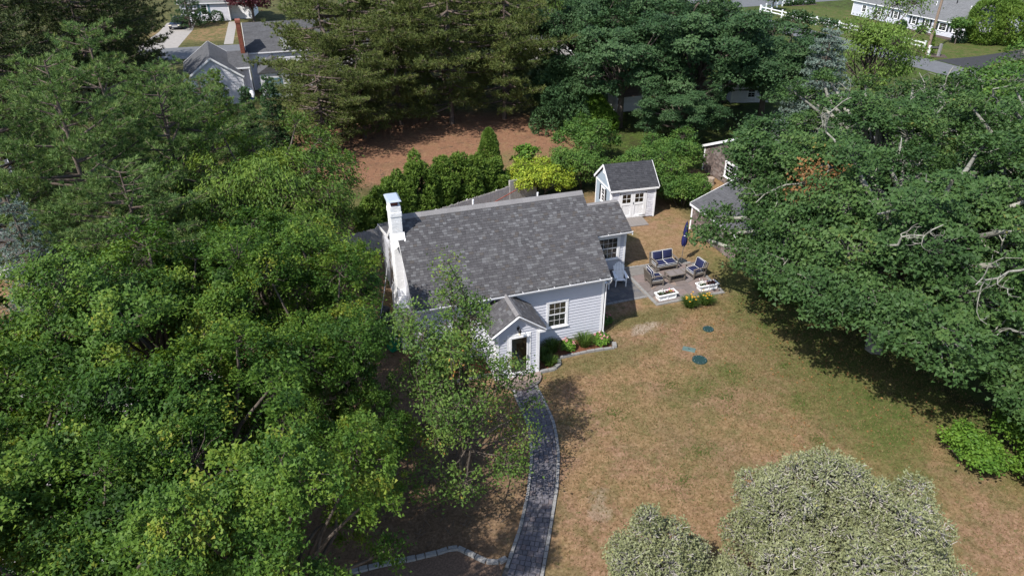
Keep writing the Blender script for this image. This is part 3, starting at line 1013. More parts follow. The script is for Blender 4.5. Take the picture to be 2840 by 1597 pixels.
pp.box(dr, DU0 - 0.12, 0, DZ1, DU1 + 0.12, 0.045, DZ1 + 0.12)
pp.box(dr, DU0 - 0.12, 0, 0.04, DU1 + 0.12, 0.07, DZ0 - 0.041)
door = dr.build("front_door", "white_paint", cot)
dr = MB()
f = 0.075
pp.box(dr, DU0, 0.02, DZ0 - 0.03, DU0 + f, 0.06, DZ1 - 0.005)
pp.box(dr, DU1 - f, 0.02, DZ0 - 0.03, DU1, 0.06, DZ1 - 0.005)
pp.box(dr, DU0 + f, 0.02, DZ1 - 0.005 - f, DU1 - f, 0.06, DZ1 - 0.005)
pp.box(dr, DU0 + f, 0.02, DZ0 - 0.03, DU1 - f, 0.06, DZ0 + 0.16)
dr.build("storm_door_frame", "white_paint", door)
g = MB()
pp.box(g, DU0 + f, 0.036, DZ0 + 0.16, DU1 - f, 0.04, DZ1 - f - 0.005)
g.build("pane", "glass", door)
m = MB()
pp.box(m, DU1 - 0.055, 0.062, 1.0, DU1 - 0.015, 0.10, 1.16)
m.build("handle", "black_metal", door)
m = MB()
pp.box(m, DU1 - 0.10, 0.062, DZ1 - 0.06, DU1 + 0.02, 0.10, DZ1 + 0.0)
m.build("closer", "white_paint", door)
# inside the porch
MB().box(PX0 + 0.1, PY + 0.1, 0.02, PX1 - 0.1, -0.04, 0.14).build("floor", "tile_floor", cot)
m = MB().box(PX0 + 0.101, PY + 0.102, 0.141, PX0 + 0.11, -0.04, PE - 0.05)
m.box(PX1 - 0.11, PY + 0.102, 0.141, PX1 - 0.101, -0.04, PE - 0.05)
m.box(PX0 + 0.11, -0.045, 0.141, PX1 - 0.11, -0.035, PE - 0.05)
m.build("inner_wall", "interior", cot)
roofp = []
for sgn in (-1, 1):
    xe = pxm + sgn * ((PX1 - PX0) / 2 + 0.24)
    m = MB()
    m.prism([(xe, PY - 0.17, PE), (pxm + sgn * 0.0005, PY - 0.17, PR), (pxm + sgn * 0.0005, PY - 0.17, PR - 0.1), (xe, PY - 0.17, PE - 0.1)], (0, -PY + 0.165, 0))
    r_ = m.build("porch_roof", "shingle_0", cot)
    z_ = Vector((-sgn * abs(xe - pxm), 0, PR - PE)).normalized()
    u_ = Vector((0, 1, 0))
    n_ = u_.cross(z_)
    if n_.z < 0:
        n_ = -n_
    lp = Pl((xe, PY - 0.17, PE), u_, z_, n_)
    SH.slope(lp, r_, -PY + 0.165 - 0.03, math.hypot(xe - pxm, PR - PE) - 0.08)
    MB().beam((xe, PY - 0.183, PE - 0.07), (pxm + sgn * 0.012, PY - 0.183, PR - 0.075), 0.024, 0.15, up=(0, 1, 0)).build("rake_board", "white_paint", cot)
    MB().beam((xe - sgn * 0.05, PY - 0.03, PE - 0.17), (pxm + sgn * 0.012, PY - 0.03, PR - 0.23), 0.05, 0.10, up=(0, 1, 0)).build("rake_trim", "white_paint", cot)
    MB().box(min(xe, xe - sgn * 0.30), PY - 0.168, PE - 0.22, max(xe, xe - sgn * 0.30), PY - 0.04, PE - 0.102).build("eave_return", "white_paint", cot)
rc = MB()
n = 11
for i in range(n):
    ya, yb = PY - 0.175 + 1.86 * i / n, PY - 0.175 + 1.86 * (i + 1) / n
    for sgn in (-1, 1):
        xe = pxm + sgn * 0.14
        dz = 0.14 * psl
        rc.add([(pxm, ya, PR + 0.03), (pxm, yb + 0.02, PR + 0.022), (xe, yb + 0.02, PR + 0.022 - dz), (xe, ya, PR + 0.03 - dz), (pxm, ya, PR), (pxm, yb + 0.02, PR), (xe, yb + 0.02, PR - dz), (xe, ya, PR - dz)],
               [(0, 1, 2, 3), (4, 7, 6, 5), (0, 4, 5, 1), (1, 5, 6, 2), (2, 6, 7, 3), (3, 7, 4, 0)])
rc.build("ridge_cap", "roof_ridge", cot)
# gooseneck lantern above the door
lan = thing("wall_lantern", "black gooseneck lantern with glass jar above the porch door", "lantern", (pxm, PY - 0.028, 2.60))
m = MB()
pl_ = [(0, 0, 0.02), (0, -0.06, 0.17), (0, -0.16, 0.22), (0, -0.24, 0.18), (0, -0.25, 0.10)]
m.tube(pl_, 0.012, 6)
m.build("arm", "black_metal", lan)
MB().box(-0.05, -0.015, -0.07, 0.05, 0.0, 0.07).build("back_plate", "black_metal", lan)
MB().lathe([(0.02, 0.11), (0.05, 0.08), (0.075, 0.04), (0.075, -0.03), (0.055, -0.035)], 12, cy=-0.25).build("shade", "black_metal", lan)
MB().lathe([(0.05, -0.035), (0.058, -0.06), (0.058, -0.15), (0.03, -0.18)], 12, cy=-0.25).build("glass_jar", "lamp_glass", lan)
SH.flush(300)
bn = thing("bench", "brown wooden bench inside the porch behind the glass door", "bench", (PX1 - 0.33, PY + 1.05, 0.14))
MB().box(-0.17, -0.62, 0.42, 0.20, 0.62, 0.46).build("seat", "orange_wood", bn)
MB().box(0.16, -0.62, 0.46, 0.20, 0.62, 0.95).build("backrest", "orange_wood", bn)
for x in (-0.15, 0.14):
    for y in (-0.58, 0.54):
        MB().box(x, y, 0, x + 0.04, y + 0.04, 0.419).build("leg", "orange_wood", bn)

# ------------------------------------------------------------------ garden shed
SW, SD, SE, SR = 3.10, 2.65, 2.17, 3.41
shed = thing("garden_shed", "small pale grey garden shed with white double doors and slate roof", "shed", (9.137, 11.62, 0), -0.069)
shed_M = Matrix.Translation((9.137, 11.62, 0)) @ Matrix.Rotation(-0.069, 4, 'Z')
m = MB().box(-SW, 0, 0.05, 0, 0.1, SE - 0.1)
sw = m.build("wall", "siding_lilac", shed)
for x in (-SW, -0.1):
    g = MB()
    g.prism([(x, 0.101, 0.05), (x, SD, 0.05), (x, SD, SE - 0.1), (x, SD / 2, SR - 0.13), (x, 0.101, SE - 0.1)], (0.1, 0, 0))
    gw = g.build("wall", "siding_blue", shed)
    if x < -1:
        gpl = Pl((-SW, 0, 0), (0, 1, 0), (0, 0, 1), (-1, 0, 0))
        ssl = (SR - SE) / (SD / 2 + 0.15)
        GW = (0.98, 0.85, 0.66, 0.95)
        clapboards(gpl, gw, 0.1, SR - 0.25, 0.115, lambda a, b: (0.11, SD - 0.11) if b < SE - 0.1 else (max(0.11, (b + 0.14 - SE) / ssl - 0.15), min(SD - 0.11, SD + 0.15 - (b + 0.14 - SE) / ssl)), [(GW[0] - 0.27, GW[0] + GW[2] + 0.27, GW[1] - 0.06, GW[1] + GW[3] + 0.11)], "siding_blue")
        window(gpl, shed, *GW, cols=2, rows=2, casing=0.07)
        for u in (GW[0] - 0.26, GW[0] + GW[2] + 0.03):
            s = MB()
            gpl.box(s, u, 0.008, GW[1] - 0.02, u + 0.23, 0.045, GW[1] + GW[3] + 0.06)
            s.build("shutter", "black_paint", shed)
        b_ = MB()
        gpl.box(b_, -0.02, 0.028, SE - 0.16, SD + 0.02, 0.05, SE - 0.05)
        b_.build("band_board", "white_paint", shed)
        v_ = MB()
        gpl.box(v_, SD / 2 - 0.16, 0.028, SR - 0.62, SD / 2 + 0.16, 0.06, SR - 0.32)
        v_.build("gable_vent", "white_paint", shed)
spn = Pl((0, 0, 0), (1, 0, 0), (0, 0, 1), (0, -1, 0))
DX0, DX1 = -2.46, -0.72
wall_shingles(spn, sw, 0.1, SE - 0.12, 0.125, lambda a, b: (-SW + 0.11, -0.11), [(DX0 - 0.1, DX1 + 0.1, -1, SE)], ["siding_lilac", "white_shingle"], wr=(0.12, 0.26))
m = MB()
for u in (-SW, -0.11):
    spn.box(m, u, 0, 0.03, u + 0.11, 0.034, SE - 0.12)
m.box(-SW - 0.034, 0, 0.03, -SW + 0.001, 0.11, SE - 0.1)
m.box(-SW - 0.034, SD - 0.11, 0.03, -SW + 0.001, SD, SE - 0.1)
m.build("corner_board", "white_paint", shed)
m = MB()
spn.box(m, DX0 - 0.1, 0, 0.12, DX0, 0.04, SE - 0.14)
spn.box(m, DX1, 0, 0.12, DX1 + 0.1, 0.04, SE - 0.14)
spn.box(m, DX0, 0, SE - 0.30, DX1, 0.04, SE - 0.14)
m.build("door_casing", "white_paint", shed)
dm = (DX0 + DX1) / 2
for k, (a, b) in enumerate(((DX0 + 0.01, dm - 0.006), (dm + 0.006, DX1 - 0.01))):
    z0, z1 = 0.13, SE - 0.305
    zs = z0 + (z1 - z0) * 0.56
    d = MB()
    spn.box(d, a, 0, z0, a + 0.14, 0.05, z1)
    spn.box(d, b - 0.14, 0, z0, b, 0.05, z1)
    for za, zb in ((z0, z0 + 0.16), (zs - 0.09, zs + 0.05), (z1 - 0.12, z1)):
        spn.box(d, a + 0.14, 0, za, b - 0.14, 0.05, zb)
    dr = d.build("door", "white_paint", shed)
    p = MB()
    n = 9
    for i in range(n):
        ua, ub = a + 0.14 + (b - a - 0.28) * i / n, a + 0.14 + (b - a - 0.28) * (i + 1) / n
        spn.box(p, ua + 0.004, 0.001, z0 + 0.16, ub - 0.004, 0.024, zs - 0.09)
    p.build("beadboard", "white_paint", dr)
    p = MB()
    spn.box(p, a + 0.14, 0.001, zs + 0.05, b - 0.14, 0.012, z1 - 0.12)
    p.build("dark_backing", "dark_room", dr)
    mu = MB()
    um, zm = (a + b) / 2, (zs + 0.05 + z1 - 0.12) / 2
    spn.box(mu, um - 0.011, 0.013, zs + 0.05, um + 0.011, 0.04, z1 - 0.12)
    spn.box(mu, a + 0.14, 0.014, zm - 0.011, b - 0.14, 0.039, zm + 0.011)
    mu.build("muntin", "white_paint", dr)
    for i in range(2):
        for j in range(2):
            g = MB()
            ua, ub = (a + 0.14, um - 0.011) if i == 0 else (um + 0.011, b - 0.14)
            za, zb = (zs + 0.05, zm - 0.011) if j == 0 else (zm + 0.011, z1 - 0.12)
            spn.box(g, ua, 0.022, za, ub, 0.026, zb)
            g.build("pane", "glass", dr)
    for zz in (z0 + 0.10, z1 - 0.05):
        h = MB()
        ua, ub = (a - 0.04, a + 0.36) if k == 0 else (b - 0.36, b + 0.04)
        spn.box(h, ua, 0.051, zz - 0.014, ub, 0.06, zz + 0.014)
        e = ua if k == 0 else ub - 0.03
        spn.box(h, e, 0.051, zz - 0.05, e + 0.03, 0.063, zz + 0.05)
        h.build("hinge", "black_metal", dr)
    if k:
        h = MB()
        spn.box(h, a + 0.03, 0.051, 1.05, a + 0.06, 0.08, 1.2)
        h.build("handle", "black_metal", dr)
SS = Shingler(["slate_0", "slate_1", "slate_2"], [0.4, 0.4, 0.2], expo=0.135, seed=9)
for sgn in (0, 1):
    y0, yr = (-0.15, SD / 2) if sgn == 0 else (SD + 0.15, SD / 2)
    m = MB()
    yy = yr - 0.0005 if sgn == 0 else yr + 0.0005
    m.prism([(-SW - 0.12, y0, SE), (-SW - 0.12, yy, SR), (-SW - 0.12, yy, SR - 0.09), (-SW - 0.12, y0, SE - 0.09)], (SW + 0.24, 0, 0))
    ro = m.build("roof", "slate_0", shed)
    z_ = Vector((0, yr - y0, SR - SE)).normalized()
    u_ = Vector((1, 0, 0))
    n_ = u_.cross(z_)
    if n_.z < 0:
        n_ = -n_
    SS.slope(Pl((-SW - 0.12, y0, SE), u_, z_, n_), ro, SW + 0.24, math.hypot(yr - y0, SR - SE) - 0.01)
    for x in (-SW - 0.135, 0.135):
        MB().beam((x, y0, SE - 0.06), (x, yr, SR - 0.06), 0.024, 0.14).build("rake_board", "white_paint", shed)
    MB().box(-SW - 0.12, y0 - 0.02 if sgn == 0 else y0, SE - 0.15, 0.12, y0 if sgn == 0 else y0 + 0.02, SE - 0.03).build("fascia", "white_paint", shed)
SS.flush(300, shed_M)
rmp = thing("shed_ramp", "weathered plank ramp laid before the white shed doors", "ramp", (9.137, 11.62, 0), -0.069)
for i in range(8):
    xa = DX0 + 0.02 + i * 0.20
    MB().hexa([(xa, -1.18, 0.01), (xa + 0.19, -1.18, 0.01), (xa + 0.19, -0.055, 0.08), (xa, -0.055, 0.08), (xa, -1.18, 0.045), (xa + 0.19, -1.18, 0.045), (xa + 0.19, -0.055, 0.125), (xa, -0.055, 0.125)]).build("plank", "deck_wood", rmp)


# ------------------------------------------------------------------ neighbouring houses
def gable_house(name, label, cat, loc, rot, Wd, D, eave, ridge, wallm, roofm, wexp=0.2, shingled=None, over=0.2, wins=(), rexp=0.16, trim="white_paint", tabs=False, boards=True):
    """Local x along the ridge, gables at x=0 and x=Wd, front at y=0."""
    h = thing(name, label, cat, loc, rot)
    sl_ = (ridge - eave) / (D / 2 + over)
    zt = lambda y: eave + sl_ * (min(y, D - y) + over) - 0.1
    fpl = {"f": Pl((0, 0, 0), (1, 0, 0), (0, 0, 1), (0, -1, 0)), "b": Pl((0, D, 0), (1, 0, 0), (0, 0, 1), (0, 1, 0)), "l": Pl((0, 0, 0), (0, 1, 0), (0, 0, 1), (-1, 0, 0)), "r": Pl((Wd, 0, 0), (0, 1, 0), (0, 0, 1), (1, 0, 0))}
    byside = {k: [] for k in "fblr"}
    for w in wins:
        byside[w[0]].append((w[1], w[1] + w[3], w[2] - 0.06, w[2] + w[4] + 0.12))
    for side in "fblr":
        m = MB()
        if side in "fb":
            y = 0 if side == "f" else D - 0.12
            m.box(0, y, 0, Wd, y + 0.12, zt(0) - 0.02)
        else:
            x = 0 if side == "l" else Wd - 0.12
            m.prism([(x, 0.121, 0), (x, D - 0.121, 0), (x, D - 0.121, zt(0)), (x, D / 2, zt(D / 2)), (x, 0.121, zt(0))], (0.12, 0, 0))
        w_ = m.build("wall", wallm if isinstance(wallm, str) else wallm[0], h)
        if side in "fb":
            span, top = (lambda a, b: (0.1, Wd - 0.1)), zt(0) - 0.02
        else:
            span, top = (lambda a, b: (0.1, D - 0.1) if b < zt(0) else (max(0.1, (b + 0.14 - eave) / sl_ - over), min(D - 0.1, D + over - (b + 0.14 - eave) / sl_))), zt(D / 2) - 0.1
        if side == "b":
            continue
        if shingled:
            wall_shingles(fpl[side], w_, 0.05, top, wexp, span, byside[side], shingled, wr=(0.13, 0.3) if not tabs else tabs)
        else:
            clapboards(fpl[side], w_, 0.05, top, wexp, span, byside[side], wallm, joined=True)
    if boards:
        for x in (0, Wd):
            for y in (0, D):
                MB().box(x - 0.03 if x == 0 else x - 0.1, y - 0.03 if y == 0 else y - 0.1, 0, x + 0.1 if x == 0 else x + 0.03, y + 0.1 if y == 0 else y + 0.03, zt(0) - 0.03).build("corner_board", trim, h)
    for sgn in (0, 1):
        y0 = -over if sgn == 0 else D + over
        yr = D / 2 + (-0.0005 if sgn == 0 else 0.0005)
        m = MB()
        m.prism([(-over, y0, eave), (-over, yr, ridge), (-over, yr, ridge - 0.09), (-over, y0, eave - 0.09)], (Wd + 2 * over, 0, 0))
        ro = m.build("roof", roofm, h)
        z_ = Vector((0, yr - y0, ridge - eave))
        ln = z_.length
        z_.normalize()
        n_ = Vector((1, 0, 0)).cross(z_)
        if n_.z < 0:
            n_ = -n_
        rpl = Pl((-over, y0, eave), (1, 0, 0), z_, n_)
        cm = MB()
        w = 0.0
        while w < ln - 0.02:
            u = -R.uniform(0, 0.6)
            while u < Wd + 2 * over:
                wd = R.uniform(0.25, 0.9) if tabs is False else R.uniform(0.3, 0.5)
                a, b = max(0, u), min(u + wd, Wd + 2 * over)
                if b - a > 0.02:
                    rpl.wedge(cm, a + 0.002, b - 0.002, w, min(w + rexp + 0.01, ln), 0.014 * R.uniform(0.7, 1.3), 0.004)
                u += wd
            w += rexp
        cm.build("shingle_field", roofm, ro, kind="stuff")
        for x in (-over - 0.014, Wd + over + 0.014):
            MB().beam((x, y0, eave - 0.06), (x, yr, ridge - 0.06), 0.025, 0.17).build("rake_board", trim, h)
        MB().box(-over, y0 - 0.022 if sgn == 0 else y0, eave - 0.14, Wd + over, y0 if sgn == 0 else y0 + 0.022, eave - 0.02).build("fascia", trim, h)
    for w in wins:
        side, u, z, ww, hh = w[:5]
        opt = w[5] if len(w) > 5 else {}
        win = window(fpl[side], h, u, z, ww, hh, cols=opt.get("cols", 2), rows=opt.get("rows", 2), casing=0.1, single_panes=False)
        if opt.get("shutters"):
            for uu in (u - 0.36, u + ww + 0.04):
                s = MB()
                fpl[side].box(s, uu, 0.005, z - 0.02, uu + 0.32, 0.05, z + hh + 0.08)
                s.build("shutter", opt["shutters"], h)
    return h


BS = ["brown_shingle_%d" % i for i in range(4)]
gable_house("lean_building", "long low brown shingled outbuilding under the pale limbed maple", "outbuilding", (10.4, 9.2, 0), -math.pi / 2, 7.8, 6.0, 1.72, 2.95, "brown_shingle_0", "roof_grey", 0.135, BS, over=0.12)
gable_house("shingled_house", "brown shingled house with white gable trim beyond the shed", "house", (16.8, 7.7, 0), 0, 11, 10.4, 1.92, 4.27, "brown_shingle_0", "roof_pale", 0.135, BS, over=0.16, wins=[("l", 6.1, 0.55, 1.5, 1.05, dict(cols=3))])
WS = ["white_shingle", "siding_lilac"]
gar = gable_house("garage", "white shingled garage with dark grey gable roof behind the hedge", "garage", (-16.0, 49.1, 0), math.pi / 2 + 0.06, 8.6, 5.2, 2.60, 4.55, "white_shingle", "roof_grey", 0.26, WS, over=0.15)
mh = gable_house("brick_chimney_house", "pale house with tall brick chimney half hidden by pines", "house", (-15.2, 53.9, 0), 0.0, 15.5, 6.0, 3.85, 6.3, "white_shingle", "roof_grey", 0.25, None, over=0.2, wins=[("f", 9.0, 1.2, 1.0, 1.5)])
m = MB().box(-0.65, -0.9, 3.3, -0.25, 0.2, 6.9)
m.box(-0.70, -0.95, 6.9, -0.20, 0.25, 7.15)
bc = m.build("chimney", "red_brick", mh)
bm = MB()
bricks(bm, -0.65, -0.25, -0.9, 0.2, 3.4, 6.9, "flr", hh=0.09, ll=0.25)
bm.build("brickwork", "red_brick", bc, kind="stuff")
# dormer and lower front room of that house
m = MB().box(3.4, -0.2, 4.0, 5.4, 1.8, 5.4)
dm_ = m.build("dormer", "white_shingle", mh)
m = MB().prism([(3.2, -0.35, 5.4), (5.6, -0.35, 5.4), (4.4, -0.35, 6.25)], (0, 3.0, 0))
m.build("dormer_roof", "roof_grey", dm_)
window(Pl((0, -0.2, 0), (1, 0, 0), (0, 0, 1), (0, -1, 0)), mh, 3.85, 4.25, 1.1, 1.05, cols=4, rows=2, single_panes=False)
m = MB().box(0.8, -3.9, 0, 3.6, -0.005, 2.55)
fr_ = m.build("front_room", "white_shingle", mh)
MB().prism([(0.65, -4.05, 2.551), (3.75, -4.05, 2.551), (2.2, -4.05, 3.5)], (0, 4.0, 0)).build("front_room_roof", "roof_grey", fr_)
MB().box(1.2, -3.93, 0.1, 2.9, -3.901, 2.0).build("garage_door", "shutter_teal", mh)
lk = thing("link_roof", "grey shingled breezeway roof joining the garage to the brick chimney house", "breezeway", (-17.2, 51.0, 0))
m = MB().prism([(0.0, 0, 3.05), (0.0, 2.4, 4.15), (0.0, 2.4, 4.05), (0.0, 0, 2.95)], (2.0, 0, 0))
m.build("roof", "roof_grey", lk)
cm = MB()
z_ = Vector((0, 2.4, 1.1))
lpl = Pl((0, 0, 3.05), (1, 0, 0), z_, Vector((1, 0, 0)).cross(z_))
w = 0
while w < 2.6:
    u = -R.uniform(0, 0.3)
    while u < 2.0:
        lpl.wedge(cm, max(u, 0), min(u + 0.3, 2.0) - 0.006, w, w + 0.17, 0.016 * R.uniform(0.6, 1.3), 0.004)
        u += 0.3
    w += 0.16
cm.build("shingle_field", "roof_grey", lk, kind="stuff")
MB().box(0.0, -0.02, 2.88, 2.0, 0.0, 3.03).build("fascia", "white_paint", lk)
MB().box(0.05, 1.3, 0, 1.95, 1.4, 3.4).build("wall", "white_shingle", lk)
for x in (0.05, 1.85):
    MB().box(x, 0.02, 0, x + 0.1, 0.12, 2.95).build("post", "white_paint", lk)
dk = thing("kayak", "white boat hull leaning in the gap beside the garage", "boat", (-15.55, 49.6, 0), 0.25)
m = MB()
m.tube([(0, -1.0, 0.55), (0, -0.6, 0.75), (0, 0.2, 0.9), (0, 0.8, 0.95), (0, 1.2, 0.9)], [0.05, 0.28, 0.34, 0.28, 0.05], 10)
m.build("hull", "plastic_white", dk, smooth=True)
MB().box(-0.2, -0.4, 0, 0.2, 0.4, 0.6).build("stand", "blue_plastic", dk)
gable_house("shuttered_house", "pale far house with teal shutters across the side road", "house", (-25.2, 101.2, 0), -0.16, 7.2, 8, 2.75, 5.2, "siding_lilac", "roof_pale", 0.2, None, over=0.3, wins=[("f", 3.0, 0.95, 1.05, 1.45, dict(shutters="shutter_teal"))])
gable_house("white_annex", "white annex beside the teal shuttered far house", "annex", (-17.9, 101.5, 0), -0.16, 3.2, 6, 2.5, 4.2, "white_paint", "roof_pale", 0.2, None, over=0.15)
rh = gable_house("ranch_house", "long pale blue ranch house with black shutters and grey roof", "house", (77.3, 60.4, 0), -math.pi / 2, 10.2, 10.5, 2.05, 5.0, "siding", "roof_pale", 0.16, None, over=0.3,
                 wins=[("f", 1.0, 0.75, 0.9, 1.0, dict(shutters="black_paint")), ("f", 3.4, 0.75, 0.9, 1.0, dict(shutters="black_paint")), ("f", 5.9, 0.7, 1.4, 1.0, dict(shutters="black_paint")), ("f", 8.3, 0.75, 1.1, 1.0, dict(shutters="black_paint"))])
for x, y, z in ((2.6, 2.2, 3.2), (5.0, 3.2, 3.8), (8.1, 2.5, 3.3)):
    MB().tube([(x, y, z - 0.4), (x, y, z + 0.75)], 0.07, 6).build("vent_pipe", "white_paint" if x != 5.0 else "black_metal", rh)
gable_house("ranch_house", "pale blue ranch house wing behind the wispy locust", "house", (78.2, 72.5, 0), -math.pi / 2, 11.5, 9, 2.3, 4.8, "siding", "roof_pale", 0.16, None, over=0.3, wins=[("f", 2.0, 0.8, 1.0, 1.0), ("f", 5.2, 0.8, 1.0, 1.0, dict(shutters="black_paint")), ("f", 8.6, 0.8, 1.0, 1.0, dict(shutters="black_paint"))])
gable_house("weathered_house", "grey shingled house behind the drooping willow tree", "house", (17.0, 57.9, 0), 0.0, 9.2, 8, 2.45, 5.2, "fence_wood", "roof_grey", 0.17, None, over=0.2, wins=[("f", 7.6, 0.8, 0.9, 1.25), ("f", 5.0, 0.8, 0.9, 1.25)])
gable_house("small_shed", "tiny white shed with brown roof beyond the clipped hedge", "shed", (17.3, 34.1, 0), 0.0, 2.6, 1.9, 1.42, 2.1, "white_paint", "brown_shingle_1", 0.2, None, over=0.12)
gable_house("grey_roof_house", "low house with grey roof behind the left white pines", "house", (-38, 13, 0), 0.3, 11, 9, 2.8, 5.2, "white_paint", "roof_grey", 0.2, None, over=0.3)
gable_house("barn", "shaded white building with dark roof behind the top right maples", "house", (29.5, 33.5, 0), -0.3, 4.5, 4, 1.9, 3.2, "white_shingle", "roof_grey", 0.2, None, over=0.2, wins=[("f", 1.5, 0.5, 0.9, 1.0)])
gable_house("cabin", "white house glimpsed through the right edge maples", "house", (24.5, 1.0, 0), -0.2, 8, 6.5, 2.4, 4.4, "white_shingle", "roof_grey", 0.2, None, over=0.2, wins=[("l", 2, 0.8, 1.0, 1.2), ("f", 2, 0.8, 1.0, 1.2)])


# ------------------------------------------------------------------ patio, terrace, path, kerbs
def split_poly(poly, rnd, amin, amax):
    def area(p):
        return abs(sum(p[i][0] * p[(i + 1) % len(p)][1] - p[(i + 1) % len(p)][0] * p[i][1] for i in range(len(p)))) / 2
    out, todo = [], [poly]
    while todo:
        p = todo.pop()
        a = area(p)
        if a < amin or a < amax * rnd.uniform(0.5, 1.0):
            out.append(p)
            continue
        cx, cy = sum(q[0] for q in p) / len(p), sum(q[1] for q in p) / len(p)
        xs, ys = [q[0] for q in p], [q[1] for q in p]
        base = 0 if (max(xs) - min(xs)) < (max(ys) - min(ys)) else math.pi / 2
        th = base + rnd.uniform(-0.55, 0.55)
        cx += rnd.uniform(-0.15, 0.15) * (max(xs) - min(xs))
        cy += rnd.uniform(-0.15, 0.15) * (max(ys) - min(ys))
        nx, ny = -math.sin(th), math.cos(th)
        A, B = [], []
        for i in range(len(p)):
            q, r = p[i], p[(i + 1) % len(p)]
            dq, dr_ = (q[0] - cx) * nx + (q[1] - cy) * ny, (r[0] - cx) * nx + (r[1] - cy) * ny
            (A if dq >= 0 else B).append(q)
            if dq * dr_ < 0:
                t_ = dq / (dq - dr_)
                s_ = (q[0] + (r[0] - q[0]) * t_, q[1] + (r[1] - q[1]) * t_)
                A.append(s_)
                B.append(s_)
        if len(A) < 3 or len(B) < 3:
            out.append(p)
        else:
            todo += [A, B]
    return out


def inset(p, g):
    cx, cy = sum(q[0] for q in p) / len(p), sum(q[1] for q in p) / len(p)
    o = []
    for x, y in p:
        d = math.hypot(x - cx, y - cy)
        k = max(0.3, (d - g) / d)
        o.append((cx + (x - cx) * k, cy + (y - cy) * k))
    return o


def flags(parent, poly, z0, z1, mats, amin, amax, gap, seed):
    rnd = random.Random(seed)
    for p in split_poly(poly, rnd, amin, amax):
        q = inset(p, gap)
        if len(q) < 3:
            continue
        a = sum(q[i][0] * q[(i + 1) % len(q)][1] - q[(i + 1) % len(q)][0] * q[i][1] for i in range(len(q)))
        if a < 0:
            q = q[::-1]
        dz = rnd.uniform(-0.006, 0.006)
        MB().prism([(x, y, z0) for x, y in q], (0, 0, z1 - z0 + dz)).build("flagstone", rnd.choice(mats), parent)


def kerb_run(parent, pts, w=0.14, l=(0.26, 0.40), h=0.07, name="kerb_stone", mat="granite", seed=1, z=0.0):
    rnd = random.Random(seed)
    P = [Vector((x, y, 0)) for x, y in pts]
    seg = [(P[i + 1] - P[i]).length for i in range(len(P) - 1)]
    tot = sum(seg)

    def at(s):
        for i, L in enumerate(seg):
            if s <= L or i == len(seg) - 1:
                return P[i] + (P[i + 1] - P[i]) * (s / L)
            s -= L
    s = 0.0
    while s < tot - 0.08:
        ln = min(rnd.uniform(*l), tot - s)
        a, b = at(s + 0.008), at(min(s + ln - 0.008, tot))
        d = (b - a).normalized()
        n_ = Vector((-d.y, d.x, 0)) * (w / 2) * rnd.uniform(0.9, 1.08)
        hh = h * rnd.uniform(0.85, 1.15)
        i_ = 0.012
        q = [a - n_, b - n_, b + n_, a + n_]
        c = (a + b) / 2
        top = [v + (c - v).normalized() * i_ for v in q]
        MB().hexa([(v.x, v.y, z) for v in q] + [(v.x, v.y, z + hh) for v in top]).build(name, mat, parent)
        s += ln


patio = sheet("patio", [(3.85, 1.5), (8.0, 1.5), (8.15, 5.05), (6.6, 5.6), (3.95, 5.6)], 0.014, "mortar")
flags(patio, [(4.06, 1.66), (7.83, 1.66), (7.98, 4.95), (6.5, 5.45), (4.06, 4.7)], 0.002, 0.034, ["flag_0", "flag_1", "flag_2", "flag_3"], 0.12, 0.75, 0.022, 11)
MB().box(4.06, 4.74, 0.002, 5.45, 5.55, 0.04).build("stone_slab", "slab", patio)
kerb_run(patio, [(3.93, 1.58), (7.93, 1.58)], seed=2)
kerb_run(patio, [(7.93, 1.72), (8.08, 5.0)], seed=3, h=0.06)
kerb_run(patio, [(3.93, 4.6), (3.93, 1.72)], seed=4, h=0.045)
kerb_run(patio, [(4.0, 5.68), (5.7, 5.64)], seed=5, h=0.06)
kerb_run(patio, [(5.75, 5.62), (8.05, 5.12)], seed=6, h=0.05)
terr = sheet("terrace", [(0.3, 2.35), (3.84, 2.42), (3.84, 5.75), (0.3, 5.75)], 0.010, "mortar")
flags(terr, [(0.35, 2.58), (3.80, 2.60), (3.80, 5.70), (0.35, 5.70)], 0.002, 0.026, ["terrace_0", "terrace_1", "terrace_2"], 0.05, 0.22, 0.010, 21)
kerb_run(terr, [(0.35, 2.47), (3.82, 2.50)], seed=7, h=0.05)

# curved paver path
Rp = [(-4.29, -2.62), (-4.33, -2.85), (-4.36, -3.9), (-4.44, -5.09), (-4.66, -6.1), (-4.97, -7.08), (-5.65, -8.63), (-6.69, -10.56), (-7.48, -11.99), (-8.6, -13.8)]
Lp = [(-5.45, -2.75), (-5.53, -3.05), (-5.56, -4.05), (-5.63, -5.06), (-5.86, -6.05), (-6.17, -6.99), (-6.88, -8.56), (-7.64, -9.93), (-8.34, -10.94), (-9.7, -12.9)]


def resample(pts, n):
    P = np.array(pts)
    d = np.concatenate([[0], np.cumsum(np.linalg.norm(np.diff(P, axis=0), axis=1))])
    s = np.linspace(0, d[-1], n)
    return np.stack([np.interp(s, d, P[:, 0]), np.interp(s, d, P[:, 1])], 1)


